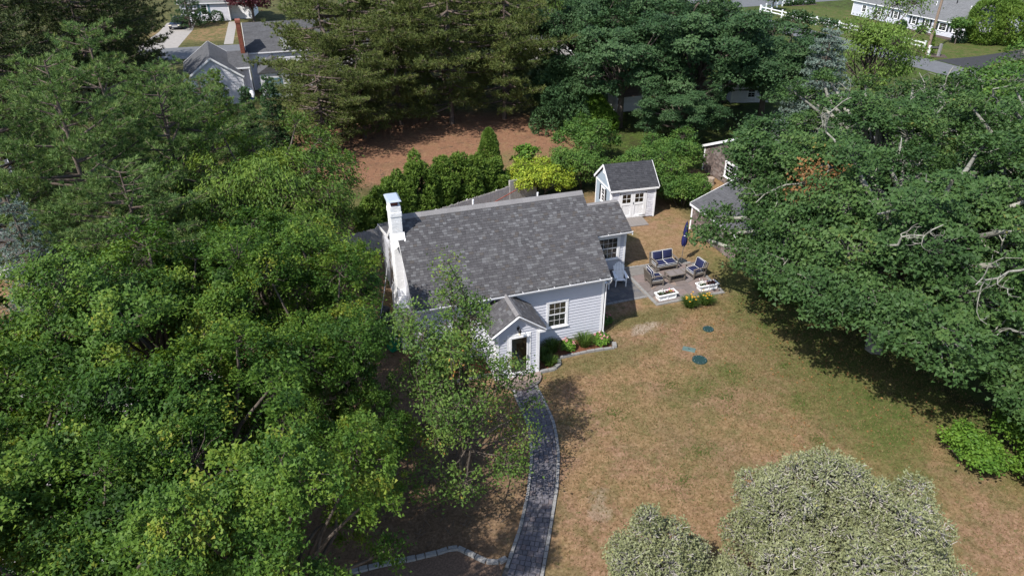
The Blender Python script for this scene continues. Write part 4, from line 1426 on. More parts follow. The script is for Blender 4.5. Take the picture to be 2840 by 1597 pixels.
NR = 58
Ra, La = resample(Rp, NR), resample(Lp, NR)
path = sheet("path", [tuple(p) for p in Ra] + [tuple(p) for p in La[::-1]], 0.008, "joint")
rnd = random.Random(5)
for i in range(NR - 1):
    cuts = [0.115]
    while cuts[-1] < 0.86:
        cuts.append(cuts[-1] + rnd.choice((0.13, 0.17, 0.21)))
    cuts[-1] = 0.885
    if len(cuts) > 2 and cuts[-1] - cuts[-2] < 0.07:
        cuts.pop(-2)
    e = 0.04
    for a, b in zip(cuts[:-1], cuts[1:]):
        q = []
        g = 0.007
        for s_, rr_ in ((a, i + e), (b, i + e), (b, i + 1 - e), (a, i + 1 - e)):
            k = int(math.floor(rr_))
            f_ = rr_ - k
            k2 = min(k + 1, NR - 1)
            pl0 = La[k] * (1 - f_) + La[k2] * f_
            pr0 = Ra[k] * (1 - f_) + Ra[k2] * f_
            q.append(tuple(pl0 + (pr0 - pl0) * (s_ + (g if s_ == a else -g))))
        ar = sum(q[j][0] * q[(j + 1) % 4][1] - q[(j + 1) % 4][0] * q[j][1] for j in range(4))
        if ar < 0:
            q = q[::-1]
        cc = (sum(p[0] for p in q) / 4, sum(p[1] for p in q) / 4)
        z = 0.036 + rnd.uniform(-0.005, 0.005)
        top = [(cc[0] + (x - cc[0]) * 0.965, cc[1] + (y - cc[1]) * 0.965, z) for x, y in q]
        MB().hexa([(x, y, 0.004) for x, y in q] + top).build("paver", "paver_%d" % rnd.choices((0, 1, 2, 3), (6, 2, 2, 1))[0], path)
kerb_run(path, [tuple(p + (q - p) * 0.055) for p, q in zip(Ra, La)], w=0.12, h=0.075, seed=12)
kerb_run(path, [tuple(q + (p - q) * 0.055) for p, q in zip(Ra, La)][:48], w=0.12, h=0.075, seed=13)
kerb_run(path, [(-8.4, -10.98), (-8.7, -11.05), (-9.05, -10.92), (-9.44, -10.50), (-9.79, -10.10), (-10.05, -10.02), (-10.52, -10.06), (-11.33, -10.02), (-12.3, -9.92), (-13.4, -9.9)], w=0.17, l=(0.28, 0.44), h=0.10, seed=14)
sheet("mulch_bed", [(-8.5, -11.1), (-9.05, -11.0), (-9.44, -10.58), (-9.8, -10.18), (-10.5, -10.14), (-13.5, -9.98), (-14.5, -16), (-10.2, -14.6), (-9.6, -12.6)], 0.009, "mulch_brown")

# doorstep
st = thing("doorstep", "rounded reddish flagstone doorstep before the porch door", "step", (-4.88, -1.95, 0))
prof = [(1.02 * math.cos(a), -1.0 * math.sin(a)) for a in np.linspace(0, math.pi, 15)]
MB().prism([(x, y, 0.0) for x, y in prof[::-1]], (0, 0, 0.085)).build("base", "brown_shingle_2", st)
flags(st, prof[::-1], 0.086, 0.115, ["step_stone", "flag_2", "slab"], 0.10, 0.5, 0.016, 31)

# planting beds against the front wall
bed = sheet("flower_bed", [(-3.90, -1.85), (-2.95, -1.85), (-2.62, -1.2), (-1.4, -1.13), (0.05, -1.22), (0.1, -0.02), (-3.9, -0.02)], 0.010, "mulch")
kerb_run(bed, [(-3.92, -1.95), (-3.2, -1.92), (-2.86, -1.78), (-2.72, -1.3)], w=0.17, l=(0.3, 0.45), h=0.11, seed=15)
kerb_run(bed, [(-2.62, -1.2), (-1.4, -1.15), (-0.3, -1.22), (0.12, -1.26)], w=0.13, l=(0.28, 0.45), h=0.10, seed=16)
kerb_run(bed, [(0.14, -1.25), (0.28, -0.85)], w=0.2, l=(0.3, 0.4), h=0.12, seed=17)
bed2 = sheet("flower_bed", [(-8.85, -1.3), (-5.98, -1.3), (-5.98, -0.02), (-8.85, -0.02)], 0.010, "mulch")
kerb_run(bed2, [(-8.85, -1.38), (-6.0, -1.38)], w=0.13, h=0.09, seed=18)

# septic lids in the lawn
for lab, x, y, r_ in (("smaller round dark green septic lid nearer the maple", 5.21, -1.26, 0.27), ("larger round dark green septic lid with screws", 3.43, -3.37, 0.35)):
    o = thing("septic_lid", lab, "septic lid", (x, y, 0), 0, "septic lids in the lawn")
    MB().lathe([(r_, -0.02), (r_, 0.03), (r_ - 0.02, 0.045), (0.02, 0.05)], 24).build("lid", "cover_green", o)
    m = MB()
    for k in range(8):
        a = k * math.pi / 4
        m.tube([(r_ * 0.8 * math.cos(a), r_ * 0.8 * math.sin(a), 0.04), (r_ * 0.8 * math.cos(a), r_ * 0.8 * math.sin(a), 0.056)], 0.011, 6)
    m.build("screw", "metal", o)
o = thing("access_cover", "pale teal rectangular cover between the two round lids", "cover", (3.41, -2.47, 0), -0.7)
MB().box(-0.30, -0.17, -0.02, 0.30, 0.17, 0.03).build("lid", "cover_pale", o, bevel=0.02)
MB().box(-0.05, -0.015, 0.031, 0.05, 0.015, 0.045).build("handle", "cover_green", o)


# ------------------------------------------------------------------ patio furniture
def cushion(mb, pm, M, sx, sy, sz, r=0.05):
    """Puffed box with piping along its top and bottom edges."""
    n = 5
    xs = np.linspace(-1, 1, n)
    vs, fs = [], []
    for side in (1, -1):
        o = len(vs)
        for j in range(n):
            for i in range(n):
                x, y = xs[i], xs[j]
                puff = (1 - x ** 4) * (1 - y ** 4)
                vs.append(M @ Vector((x * sx / 2, y * sy / 2, side * (sz / 2 - 0.012 + 0.03 * puff))))
        for j in range(n - 1):
            for i in range(n - 1):
                q = (o + j * n + i, o + j * n + i + 1, o + (j + 1) * n + i + 1, o + (j + 1) * n + i)
                fs.append(q if side == 1 else q[::-1])
    ring = [i for i in range(n)] + [j * n + n - 1 for j in range(1, n)] + [(n - 1) * n + i for i in range(n - 2, -1, -1)] + [j * n for j in range(n - 2, 0, -1)]
    k = n * n
    for a, b in zip(ring, ring[1:] + ring[:1]):
        fs.append((a, k + a, k + b, b))
    mb.add(vs, fs)
    for z in (sz / 2 - 0.012, -sz / 2 + 0.012):
        c = [(-sx / 2, -sy / 2, z), (sx / 2, -sy / 2, z), (sx / 2, sy / 2, z), (-sx / 2, sy / 2, z), (-sx / 2, -sy / 2, z)]
        pm.tube([M @ Vector(p) for p in c], 0.011, 5)


def patio_seat(name, label, cat, loc, rot, width, n, group=None):
    t = thing(name, label, cat, loc, rot, group)
    hw, fd = width / 2, 0.38
    for x in (-hw, hw - 0.06):
        MB().box(x, -fd, 0, x + 0.06, -fd + 0.07, 0.60).build("leg", "teak", t)
        MB().hexa([(x, fd - 0.07, 0), (x + 0.06, fd - 0.07, 0), (x + 0.06, fd, 0), (x, fd, 0), (x, fd + 0.10, 0.86), (x + 0.06, fd + 0.10, 0.86), (x + 0.06, fd + 0.16, 0.86), (x, fd + 0.16, 0.86)]).build("leg", "teak", t)
        m = MB()
        xc = x + 0.03
        m.prism([(xc - 0.045, -fd - 0.04, 0.601), (xc - 0.045, -fd + 0.2, 0.635), (xc - 0.045, 0.1, 0.635), (xc - 0.045, fd + 0.04, 0.59), (xc - 0.045, fd + 0.04, 0.555), (xc - 0.045, 0.1, 0.60), (xc - 0.045, -fd + 0.2, 0.60), (xc - 0.045, -fd - 0.04, 0.57)][::-1], (0.09, 0, 0))
        m.build("armrest", "teak", t)
        MB().box(x + 0.012, -fd + 0.071, 0.20, x + 0.045, fd - 0.071, 0.29).build("side_rail", "teak", t)
    MB().box(-hw + 0.061, -fd + 0.012, 0.19, hw - 0.061, -fd + 0.05, 0.29).build("front_rail", "teak", t)
    MB().box(-hw + 0.061, fd - 0.05, 0.19, hw - 0.061, fd - 0.012, 0.29).build("back_rail", "teak", t)
    MB().box(-hw + 0.061, fd + 0.10, 0.78, hw - 0.061, fd + 0.14, 0.86).build("back_rail", "teak", t)
    k = int(width / 0.10)
    for i in range(k):
        x = -hw + 0.09 + (width - 0.18) * i / (k - 1)
        MB().beam((x, fd - 0.025, 0.29), (x, fd + 0.115, 0.78), 0.055, 0.014, up=(0, 1, 0)).build("back_slat", "teak", t)
    for i in range(6):
        y = -fd + 0.10 + i * 0.105
        MB().box(-hw + 0.05, y, 0.291, hw - 0.05, y + 0.07, 0.306).build("seat_slat", "teak", t)
    cw = (width - 0.13) / n
    for i in range(n):
        x = -hw + 0.065 + cw * (i + 0.5)
        a, p = MB(), MB()
        cushion(a, p, Matrix.Translation((x, -0.05, 0.385)), cw - 0.012, 0.66, 0.13)
        c = a.build("seat_cushion", "navy", t, smooth=True)
        p.build("piping", "piping", c)
        a, p = MB(), MB()
        M = Matrix.Translation((x, fd - 0.10 + R.uniform(-0.01, 0.01), 0.70)) @ Matrix.Rotation(math.radians(-15), 4, 'X') @ Matrix.Rotation(R.uniform(-0.04, 0.04), 4, 'Z') @ Matrix.Rotation(math.pi / 2, 4, 'X')
        cushion(a, p, M, cw - 0.02, 0.52, 0.13)
        c = a.build("back_cushion", "navy", t, smooth=True)
        p.build("piping", "piping", c)
    return t


patio_seat("loveseat", "two seat teak loveseat with navy white-piped cushions on the patio", "loveseat", (6.22, 5.05, 0.035), 0.02, 1.40, 2)
patio_seat("armchair", "teak armchair with navy cushions seen from behind beside the stone slab", "armchair", (4.86, 3.62, 0.035), math.pi / 2 - 0.05, 0.80, 1, "teak armchairs facing the coffee table")
patio_seat("armchair", "teak armchair with navy cushions under the maple branch tip", "armchair", (7.42, 3.68, 0.035), -math.pi / 2 + 0.1, 0.80, 1, "teak armchairs facing the coffee table")

tb = thing("coffee_table", "low weathered teak coffee table with slate top panels", "table", (6.13, 3.66, 0.035), 0.03)
for x in (-0.5, 0.43):
    for y in (-0.31, 0.24):
        MB().box(x, y, 0, x + 0.07, y + 0.07, 0.409).build("leg", "teak", tb)
m = MB()
for a in ((-0.52, -0.33, -0.44, 0.33), (0.44, -0.33, 0.52, 0.33), (-0.44, -0.33, 0.44, -0.26), (-0.44, 0.26, 0.44, 0.33), (-0.025, -0.26, 0.025, 0.26)):
    m.box(a[0], a[1], 0.41, a[2], a[3], 0.445)
m.build("top_frame", "teak", tb)
for x in (-0.44, 0.025):
    MB().box(x, -0.26, 0.412, x + 0.415, 0.26, 0.438).build("top_panel", "flag_3", tb)
for i in range(7):
    y = -0.23 + i * 0.068
    MB().box(-0.46, y, 0.12, 0.46, y + 0.05, 0.14).build("shelf_slat", "teak", tb)
for y in (-0.30, 0.25):
    MB().box(-0.43, y, 0.09, 0.43, y + 0.045, 0.12).build("stretcher", "teak", tb)


def adirondack(loc, rot, label):
    t = thing("adirondack_chair", label, "chair", loc, rot, "white adirondack chairs on the terrace")
    for s in (-1, 1):
        MB().beam((s * 0.28, -0.36, 0), (s * 0.28, -0.36, 0.56), 0.045, 0.10, up=(0, 1, 0)).build("leg", "plastic_white", t)
        MB().beam((s * 0.25, -0.36, 0.34), (s * 0.25, 0.50, 0.02), 0.035, 0.11).build("leg", "plastic_white", t)
        MB().hexa([(s * 0.30 - 0.085, -0.46, 0.56), (s * 0.30 + 0.085, -0.46, 0.56), (s * 0.30 + 0.05, 0.36, 0.56), (s * 0.30 - 0.05, 0.36, 0.56), (s * 0.30 - 0.085, -0.46, 0.59), (s * 0.30 + 0.085, -0.46, 0.59), (s * 0.30 + 0.05, 0.36, 0.59), (s * 0.30 - 0.05, 0.36, 0.59)]).build("armrest", "plastic_white", t)
    for i in range(6):
        y, z = -0.38 + i * 0.092, 0.375 - i * 0.034
        MB().beam((-0.275, y + 0.04, z), (0.275, y + 0.04, z), 0.084, 0.022).build("seat_slat", "plastic_white", t)
    hs = [0.80, 0.90, 0.97, 1.0, 0.97, 0.90, 0.80]
    for i in range(7):
        u = (i - 3)
        a = Vector((u * 0.068, 0.12, 0.22))
        d = Vector((u * 0.028, 0.36, 0.82)).normalized()
        MB().beam(a, a + d * hs[i] * 0.92, 0.064, 0.02, up=(0, 1, 0)).build("back_slat", "plastic_white", t)
    MB().box(-0.33, 0.30, 0.535, 0.33, 0.34, 0.559).build("back_brace", "plastic_white", t)


adirondack((3.06, 4.25, 0.03), -0.25, "white adirondack chair standing clear of the cottage corner")
adirondack((2.02, 4.25, 0.03), -0.2, "white adirondack chair mostly hidden behind the cottage corner")

um = thing("patio_umbrella", "closed navy patio umbrella on a pole behind the loveseat", "umbrella", (7.62, 5.45, 0.035), 0.3)
MB().box(-0.24, -0.24, 0, 0.24, 0.24, 0.06).build("base", "black_paint", um, bevel=0.015)
MB().tube([(0, 0, 0.06), (0.06, 0.0, 2.55)], 0.022, 8).build("pole", "teak", um)
vs, fs = [], []
nk, ns = 24, 9
prof = [(0.98, 0.10), (1.05, 0.15), (1.3, 0.165), (1.5, 0.15), (1.62, 0.10), (1.75, 0.13), (2.0, 0.12), (2.3, 0.075), (2.52, 0.02)]
for z, r_ in prof:
    for k in range(nk):
        a = 2 * math.pi * k / nk
        rr_ = r_ * 0.78 * (1 + 0.42 * math.cos(8 * a * 1.0 + 1.3 * z))
        vs.append((0.024 * z + rr_ * math.cos(a), rr_ * math.sin(a), z + (0.06 * math.sin(4 * a) if z < 1.0 else 0)))
for i in range(len(prof) - 1):
    for k in range(nk):
        fs.append((i * nk + k, i * nk + (k + 1) % nk, (i + 1) * nk + (k + 1) % nk, (i + 1) * nk + k))
MB().add(vs, fs).build("canopy", "umbrella_navy", um, smooth=True)
MB().lathe([(0.085, 1.60), (0.10, 1.62), (0.085, 1.64)], 14, cx=0.04).build("tie_strap", "piping", um)


def octa(mb, c, r, mat=0):
    x, y, z = c
    mb.add([(x + r, y, z), (x - r, y, z), (x, y + r, z), (x, y - r, z), (x, y, z + r), (x, y, z - r)], [(0, 2, 4), (2, 1, 4), (1, 3, 4), (3, 0, 4), (2, 0, 5), (1, 2, 5), (3, 1, 5), (0, 3, 5)], mat)


# ------------------------------------------------------------------ growing things
def nrm(v):
    return v / np.maximum(np.linalg.norm(v, axis=-1, keepdims=True), 1e-9)


def leaf_quads(c, n, L, Wd, rng, axis=None, fold=0.18):
    """Folded kite leaves at c, facing n, long axis about `axis` (or random)."""
    m = len(c)
    a = rng.normal(size=(m, 3)) if axis is None else axis + rng.normal(size=(m, 3)) * 0.35
    t = nrm(a - n * (a * n).sum(1, keepdims=True))
    b = np.cross(n, t)
    L = np.broadcast_to(L, (m,))[:, None]
    Wd = np.broadcast_to(Wd, (m,))[:, None]
    up = n * Wd * fold
    V = np.stack([c - t * L * 0.5, c + b * Wd * 0.5 - t * L * 0.05 + up, c + t * L * 0.5, c - b * Wd * 0.5 - t * L * 0.05 + up], 1)
    return V.reshape(-1, 3), np.arange(4 * m).reshape(m, 4)


def leaf_tris(c, n, L, Wd, rng):
    m = len(c)
    a = rng.normal(size=(m, 3))
    t = nrm(a - n * (a * n).sum(1, keepdims=True))
    b = np.cross(n, t)
    L = np.broadcast_to(L, (m,))[:, None]
    Wd = np.broadcast_to(Wd, (m,))[:, None]
    V = np.stack([c - t * L * 0.4 - b * Wd * 0.5, c - t * L * 0.4 + b * Wd * 0.5, c + t * L * 0.6], 1)
    return V.reshape(-1, 3), np.arange(3 * m).reshape(m, 3)


def needles(c, d, k, L, w, rng, spread=0.75):
    """k narrow needles (triangles) fanning from each tuft centre c about direction d."""
    m = len(c)
    cc = np.repeat(c, k, 0)
    dd = nrm(np.repeat(d, k, 0) + rng.normal(size=(m * k, 3)) * spread)
    s = nrm(np.cross(dd, rng.normal(size=(m * k, 3)))) * w * 0.5
    ln = L * rng.uniform(0.7, 1.15, (m * k, 1))
    V = np.stack([cc - s, cc + s, cc + dd * ln], 1)
    return V.reshape(-1, 3), np.arange(3 * m * k).reshape(-1, 3)


def seg_mesh(P0, P1, r0, r1, sides=5):
    P0, P1 = np.asarray(P0, float), np.asarray(P1, float)
    d = nrm(P1 - P0)
    ref = np.where(np.abs(d[:, 2:3]) < 0.9, np.array([[0, 0, 1.0]]), np.array([[1.0, 0, 0]]))
    s = nrm(np.cross(d, ref))
    t = np.cross(d, s)
    a = np.arange(sides) * 2 * np.pi / sides
    ring = s[:, None] * np.cos(a)[None, :, None] + t[:, None] * np.sin(a)[None, :, None]
    A = P0[:, None] + ring * np.asarray(r0)[:, None, None]
    B = P1[:, None] + ring * np.asarray(r1)[:, None, None]
    n = len(P0)
    V = np.concatenate([A, B], 1).reshape(-1, 3)
    k = np.arange(sides)
    k2 = (k + 1) % sides
    q = np.stack([k, k2, k2 + sides, k + sides], 1)
    F = (np.arange(n)[:, None, None] * 2 * sides + q[None]).reshape(-1, 4)
    return V, F


class Limbs:
    def __init__(s):
        s.a, s.b, s.ra, s.rb = [], [], [], []
        s.tw = []

    def poly(s, pts, r0, r1):
        pts = np.asarray(pts, float)
        rs = np.linspace(r0, r1, len(pts))
        s.a.append(pts[:-1])
        s.b.append(pts[1:])
        s.ra.append(rs[:-1])
        s.rb.append(rs[1:])

    def curve(s, p0, p1, r0, r1, rng, n=5, sag=0.0, wob=0.08, ctrl=None):
        p0, p1 = np.asarray(p0, float), np.asarray(p1, float)
        L = np.linalg.norm(p1 - p0)
        mid = (p0 + p1) / 2 + rng.normal(size=3) * wob * L + np.array([0, 0, sag * L]) if ctrl is None else ctrl
        t = np.linspace(0, 1, n + 1)[:, None]
        pts = (1 - t) ** 2 * p0 + 2 * t * (1 - t) * mid + t ** 2 * p1
        pts[1:-1] += rng.normal(size=(n - 1, 3)) * wob * 0.25 * L / n * 2
        s.poly(pts, r0, r1)
        return pts

    def straight(s, P0, P1, r0, r1):
        s.tw.append((P0, P1, np.full(len(P0), r0), np.full(len(P0), r1)))

    def mesh(s, name, mat, sides=6):
        V, F = seg_mesh(np.concatenate(s.a), np.concatenate(s.b), np.concatenate(s.ra), np.concatenate(s.rb), sides)
        Fs = [F]
        if s.tw:
            V2, F2 = seg_mesh(*[np.concatenate([t[k] for t in s.tw]) for k in range(4)], 3)
            Fs.append(F2 + len(V))
            V = np.concatenate([V, V2])
        return np_mesh(name, V, Fs, mat, smooth=True)


def plant(name, label, cat, loc, trunk, crown, trunk_name="trunk", crown_name="crown", group=None, rot=0.0, scale=1.0):
    t = thing(name, label, cat, loc, rot, group)
    t.scale = (scale, scale, scale) if isinstance(scale, (int, float)) else scale
    if trunk is not None:
        link(trunk_name, trunk, t)
    if crown is not None:
        link(crown_name, crown, t)
    return t


def sphere_dirs(n, rng, zmin=-0.35):
    i = np.arange(n) + 0.5
    z = 1 - (1 - zmin) * i / n
    th = i * 2.39996 + rng.uniform(0, 6.28)
    r = np.sqrt(1 - z * z)
    d = np.stack([r * np.cos(th), r * np.sin(th), z], 1) + rng.normal(size=(n, 3)) * 0.12
    return nrm(d)


def broadleaf(seed, H, Rx, Ry=None, base=2.0, lobes=16, lobe=0.40, clumps=26, leaves=26, leaf=0.16, aspect=0.62, rc=0.36, flat=0.55, up=0.75, out=0.45, rnd_n=0.7,
              mat="lf_oak", bark="bark", trunk_r=0.2, stems=1, spread=(0.45, 0.80), droop=0.0, twig=0.012, lean=(0, 0), zmin=-0.45, reject=None, tint_bias=0.0, limb_vis=1.0, shell=(0.7, 1.05), mat2=None, mat2_fn=None, extra=(), taper=0.0, lz=0.85, low=-0.75, leafvar=0.24, zlow=None, tri=False, lrv=(0.7, 1.25)):
    """Trunk and limbs reach lobes; twigs reach clumps; clumps carry single folded leaves."""
    rng = np.random.default_rng(seed)
    Ry = Ry or Rx
    zc = (H + base) / 2
    ax = np.array([Rx, Ry, (H - base) / 2])
    cen = np.array([lean[0], lean[1], zc])
    dirs = sphere_dirs(lobes, rng, zmin)
    k = rng.uniform(spread[0], spread[1], (lobes, 1))
    k[: max(1, lobes // 6)] = 0.25
    lc = cen + dirs * k * ax
    if taper:
        lc[:, :2] *= (1 - taper * np.clip((lc[:, 2:3] - base) / (H - base), 0, 1))
    lr = lobe * min(Rx, Ry, (H - base) / 1.6) * rng.uniform(lrv[0], lrv[1], lobes)
    if len(extra):
        ex = np.array(extra, float)
        lc, lr = np.concatenate([lc, ex[:, :3]]), np.concatenate([lr, ex[:, 3]])
        lobes = len(lc)
    limbs = Limbs()
    tops = []
    for s in range(stems):
        a = 2 * math.pi * s / stems + rng.uniform(0, 1)
        o = np.array([math.cos(a), math.sin(a), 0]) * (0.0 if stems == 1 else 0.18 + trunk_r)
        top = np.array([lean[0] * 0.4, lean[1] * 0.4, base + (H - base) * 0.30]) + o * 3.5
        limbs.curve(o + np.array([0, 0, -0.1]), top, trunk_r / math.sqrt(stems) * 1.25, trunk_r / math.sqrt(stems) * 0.8, rng, 5, wob=0.05)
        tops.append(top)
    tops = np.array(tops)
    C_, T_, LB = [], [], []
    for i in range(lobes):
        tp = tops[np.argmin(np.linalg.norm(tops - lc[i], axis=1))]
        f = rng.uniform(0.35, 1.0)
        start = np.array([tp[0] * f, tp[1] * f, base * 0.75 + (tp[2] - base * 0.75) * f])
        limbs.curve(start, lc[i], trunk_r * 0.42 * limb_vis, 0.03 * limb_vis, rng, 5, sag=0.06, wob=0.10)
        nC = max(3, int(clumps * (lr[i] / lr.mean()) ** 2))
        d = sphere_dirs(nC, rng, low)
        d = nrm(d + 0.35 * nrm((lc[i] - cen) / ax))
        pc = lc[i] + d * lr[i] * rng.uniform(shell[0], shell[1], (nC, 1)) * np.array([1, 1, lz])
        if droop:
            pc[:, 2] -= droop * lr[i] * (1 - d[:, 2]) * rng.uniform(0.2, 1.0, nC)
        ok = pc[:, 2] > (base * 0.55 if zlow is None else zlow)
        if reject is not None:
            ok &= ~reject(pc)
        pc, d = pc[ok], d[ok]
        if len(pc) == 0:
            continue
        C_.append(pc)
        T_.append(np.clip(rng.normal(0.5 + tint_bias, 0.20, len(pc)) + rng.normal(0, 0.18), 0, 1))
        if twig:
            mid = lc[i] + (pc - lc[i]) * 0.55 + rng.normal(size=pc.shape) * 0.12 * lr[i]
            limbs.straight(np.repeat(lc[i][None], len(pc), 0), mid, twig * 1.8, twig * 1.2)
            limbs.straight(mid, pc, twig * 1.2, twig * 0.6)
    P = np.concatenate(C_)
    T = np.concatenate(T_)
    n_l = leaves
    off = rng.normal(size=(len(P), n_l, 3)) * np.array([rc, rc, rc * flat]) * 0.6 * rng.uniform(0.55, 1.35, (len(P), 1, 1))
    c = (P[:, None] + off).reshape(-1, 3)
    outw = nrm((c - cen) / ax)
    nn = nrm(np.array([0, 0, up]) + outw * out + rng.normal(size=c.shape) * rnd_n)
    if droop:
        axd = nrm(outw * np.array([0.7, 0.7, 0.1]) + np.array([0, 0, -0.9]))
        ax_arg = axd
    else:
        ax_arg = None
    L = leaf * rng.uniform(0.7, 1.25, len(c))
    V, F = leaf_tris(c, nn, L, L * aspect, rng) if tri else leaf_quads(c, nn, L, L * aspect, rng, ax_arg)
    tint = np.clip(np.repeat(T, n_l) * (1 - leafvar) + rng.uniform(0, 1, len(c)) * leafvar, 0, 1)
    mats, midx = mat, None
    if mat2 is not None:
        mats = [mat, mat2]
        midx = mat2_fn(c).astype(np.int32)
    return limbs.mesh("trunk", bark), np_mesh("crown", V, F, mats, tint, midx=midx), limbs, lc


def pine(seed, H, Rm, base, prof, levels=14, per=5, sec=7, tuft=10, nl=0.2, nw=0.02, step=0.3, rise=0.15, droop=0.25, flatz=0.12, mat="lf_pine", bark="bark_pine", trunk_r=0.2, start=0.3, thin=1.0, spread=0.75, upd=0.45, lean=(0, 0), lenj=(0.6, 1.1), one_side=None):
    rng = np.random.default_rng(seed)
    limbs = Limbs()
    limbs.curve((0, 0, -0.1), (lean[0], lean[1], H), trunk_r, 0.03, rng, 8, wob=0.012)
    Cs, Ds, Ts = [], [], []
    for li in range(levels):
        t = (li + rng.uniform(0, 0.8)) / levels
        z0 = base + (H - base) * t
        for b in range(per):
            if rng.uniform() > thin:
                continue
            a = 2 * math.pi * (b + rng.uniform(-0.45, 0.45)) / per + li * 1.1
            z0 = base + (H - base) * min(0.99, max(0.0, t + rng.uniform(-0.5, 0.5) / levels))
            L = Rm * prof(t) * rng.uniform(*lenj)
            if one_side is not None:
                L *= one_side(a)
            if L < 0.25:
                L = 0.25
            e = np.array([math.cos(a), math.sin(a), 0])
            sd = np.array([-e[1], e[0], 0])
            s = np.linspace(0, 1, 6)
            o = np.array([lean[0] * t, lean[1] * t, 0])
            pth = o + e * (L * s)[:, None] + np.array([0, 0, 1.0]) * (z0 + rise * L * s - droop * L * s * (1 - s) * 2 * 0.5 - 0.0)[:, None] + sd * (rng.normal(0, 0.06) * L * s ** 2)[:, None]
            limbs.poly(pth, max(0.02, 0.028 * L * 0.6 + 0.012), 0.010)
            ns = max(3, int(sec * L / Rm + 2))
            for q in range(ns):
                f = start + (1 - start) * (q + rng.uniform(0, 0.9)) / ns
                p = np.array([np.interp(f, s, pth[:, j]) for j in range(3)])
                l2 = (0.42 * L * (1.08 - f) + 0.22) * rng.uniform(0.6, 1.1)
                for sg in (-1, 1):
                    dr = nrm(e * 0.75 + sg * sd * rng.uniform(0.5, 1.0) + np.array([0, 0, rng.uniform(-0.05, 0.25)]))
                    m = max(1, int(l2 / step))
                    ds = (np.arange(m) + rng.uniform(0.4, 1.0, m)) / m * l2
                    pts = p + dr * ds[:, None] + rng.normal(size=(m, 3)) * np.array([0.08, 0.08, flatz])
                    Cs.append(pts)
                    Ds.append(np.repeat(nrm(dr * 0.7 + np.array([0, 0, upd]))[None], m, 0))
                    Ts.append(np.full(m, np.clip(rng.normal(0.5, 0.16), 0, 1)))
                    limbs.straight(p[None], (p + dr * l2 * 0.9)[None], 0.010, 0.005)
            Cs.append(pth[-1:] + e * 0.1)
            Ds.append(nrm(e + np.array([0, 0, upd]))[None])
            Ts.append(np.array([0.7]))
    top = np.array([[lean[0], lean[1], H + 0.05]])
    Cs.append(top)
    Ds.append(np.array([[0, 0, 1.0]]))
    Ts.append(np.array([0.7]))
    c, d, T = np.concatenate(Cs), np.concatenate(Ds), np.concatenate(Ts)
    V, F = needles(c, d, tuft, nl, nw, rng, spread)
    tint = np.clip(np.repeat(T, tuft) * 0.7 + rng.uniform(0, 1, len(F)) * 0.3, 0, 1)
    return limbs.mesh("trunk", bark, 5), np_mesh("crown", V, F, mat, tint)


def evergreen_mass(seed, shape, n, tuft, nl, nw, mat, spread=0.6, up=0.9, sprays=None, bark="bark", twigs=None, tint_j=0.16):
    """Dense evergreen: tufts on and just under a lumpy surface. shape(rng, n) -> points, outward directions."""
    rng = np.random.default_rng(seed)
    c, o, tb = shape(rng, n)
    d = nrm(o * 0.7 + np.array([0, 0, up]))
    V, F = needles(c, d, tuft, nl, nw, rng, spread)
    tint = np.clip(np.repeat(np.clip(tb + rng.normal(0, tint_j, len(c)), 0, 1), tuft) * 0.75 + rng.uniform(0, 1, len(F)) * 0.25, 0, 1)
    return np_mesh("foliage", V, F, mat, tint), c, o


def lumps_shape(lc, lr, zmin=0.05, inner=0.25, zscale=1.0):
    """Points on the skins of many overlapping lumps (kept if not deep inside another)."""
    lc, lr = np.asarray(lc, float), np.asarray(lr, float)

    def fn(rng, n):
        w = lr ** 2 / (lr ** 2).sum()
        i = rng.choice(len(lr), n * 2, p=w)
        d = nrm(rng.normal(size=(n * 2, 3)))
        p = lc[i] + d * (lr[i] * (1 - np.abs(rng.normal(0, 0.12, n * 2))))[:, None] * np.array([1, 1, zscale])
        keep = p[:, 2] > zmin
        for k in range(len(lr)):
            q = (p - lc[k]) / np.array([1, 1, zscale])
            keep &= (np.linalg.norm(q, axis=1) > lr[k] * (1 - inner)) | (i == k)
        p, d, i = p[keep][:n], d[keep][:n], i[keep][:n]
        tb = np.random.default_rng(5).uniform(0.3, 0.7, len(lr))[i]
        return p, d, tb
    return fn


def cone_shape(H, Rb, prof=lambda t: (1 - t) ** 0.8, lump=0.16, base=0.1):
    def fn(rng, n):
        t = rng.uniform(0, 1, n) ** 1.35
        a = rng.uniform(0, 2 * np.pi, n)
        rr = Rb * prof(t) * (1 + lump * np.sin(5 * a + 9 * t) * np.cos(11 * t * 2 + 2 * a)) * (1 - np.abs(rng.normal(0, 0.14, n)))
        p = np.stack([rr * np.cos(a), rr * np.sin(a), base + t * (H - base)], 1)
        d = nrm(np.stack([np.cos(a), np.sin(a), np.full(n, 0.25)], 1))
        tb = 0.5 + 0.2 * np.sin(5 * a + 9 * t)
        return p, d, tb
    return fn


def stem_mesh(H, r=0.06, bark="bark", n=1, seed=1, spread=0.3):
    rng = np.random.default_rng(seed)
    L = Limbs()
    for k in range(n):
        a = rng.uniform(0, 6.28)
        L.curve((0, 0, -0.05), (math.cos(a) * spread, math.sin(a) * spread, H), r, r * 0.3, rng, 5)
    return L.mesh("stem", bark, 5)


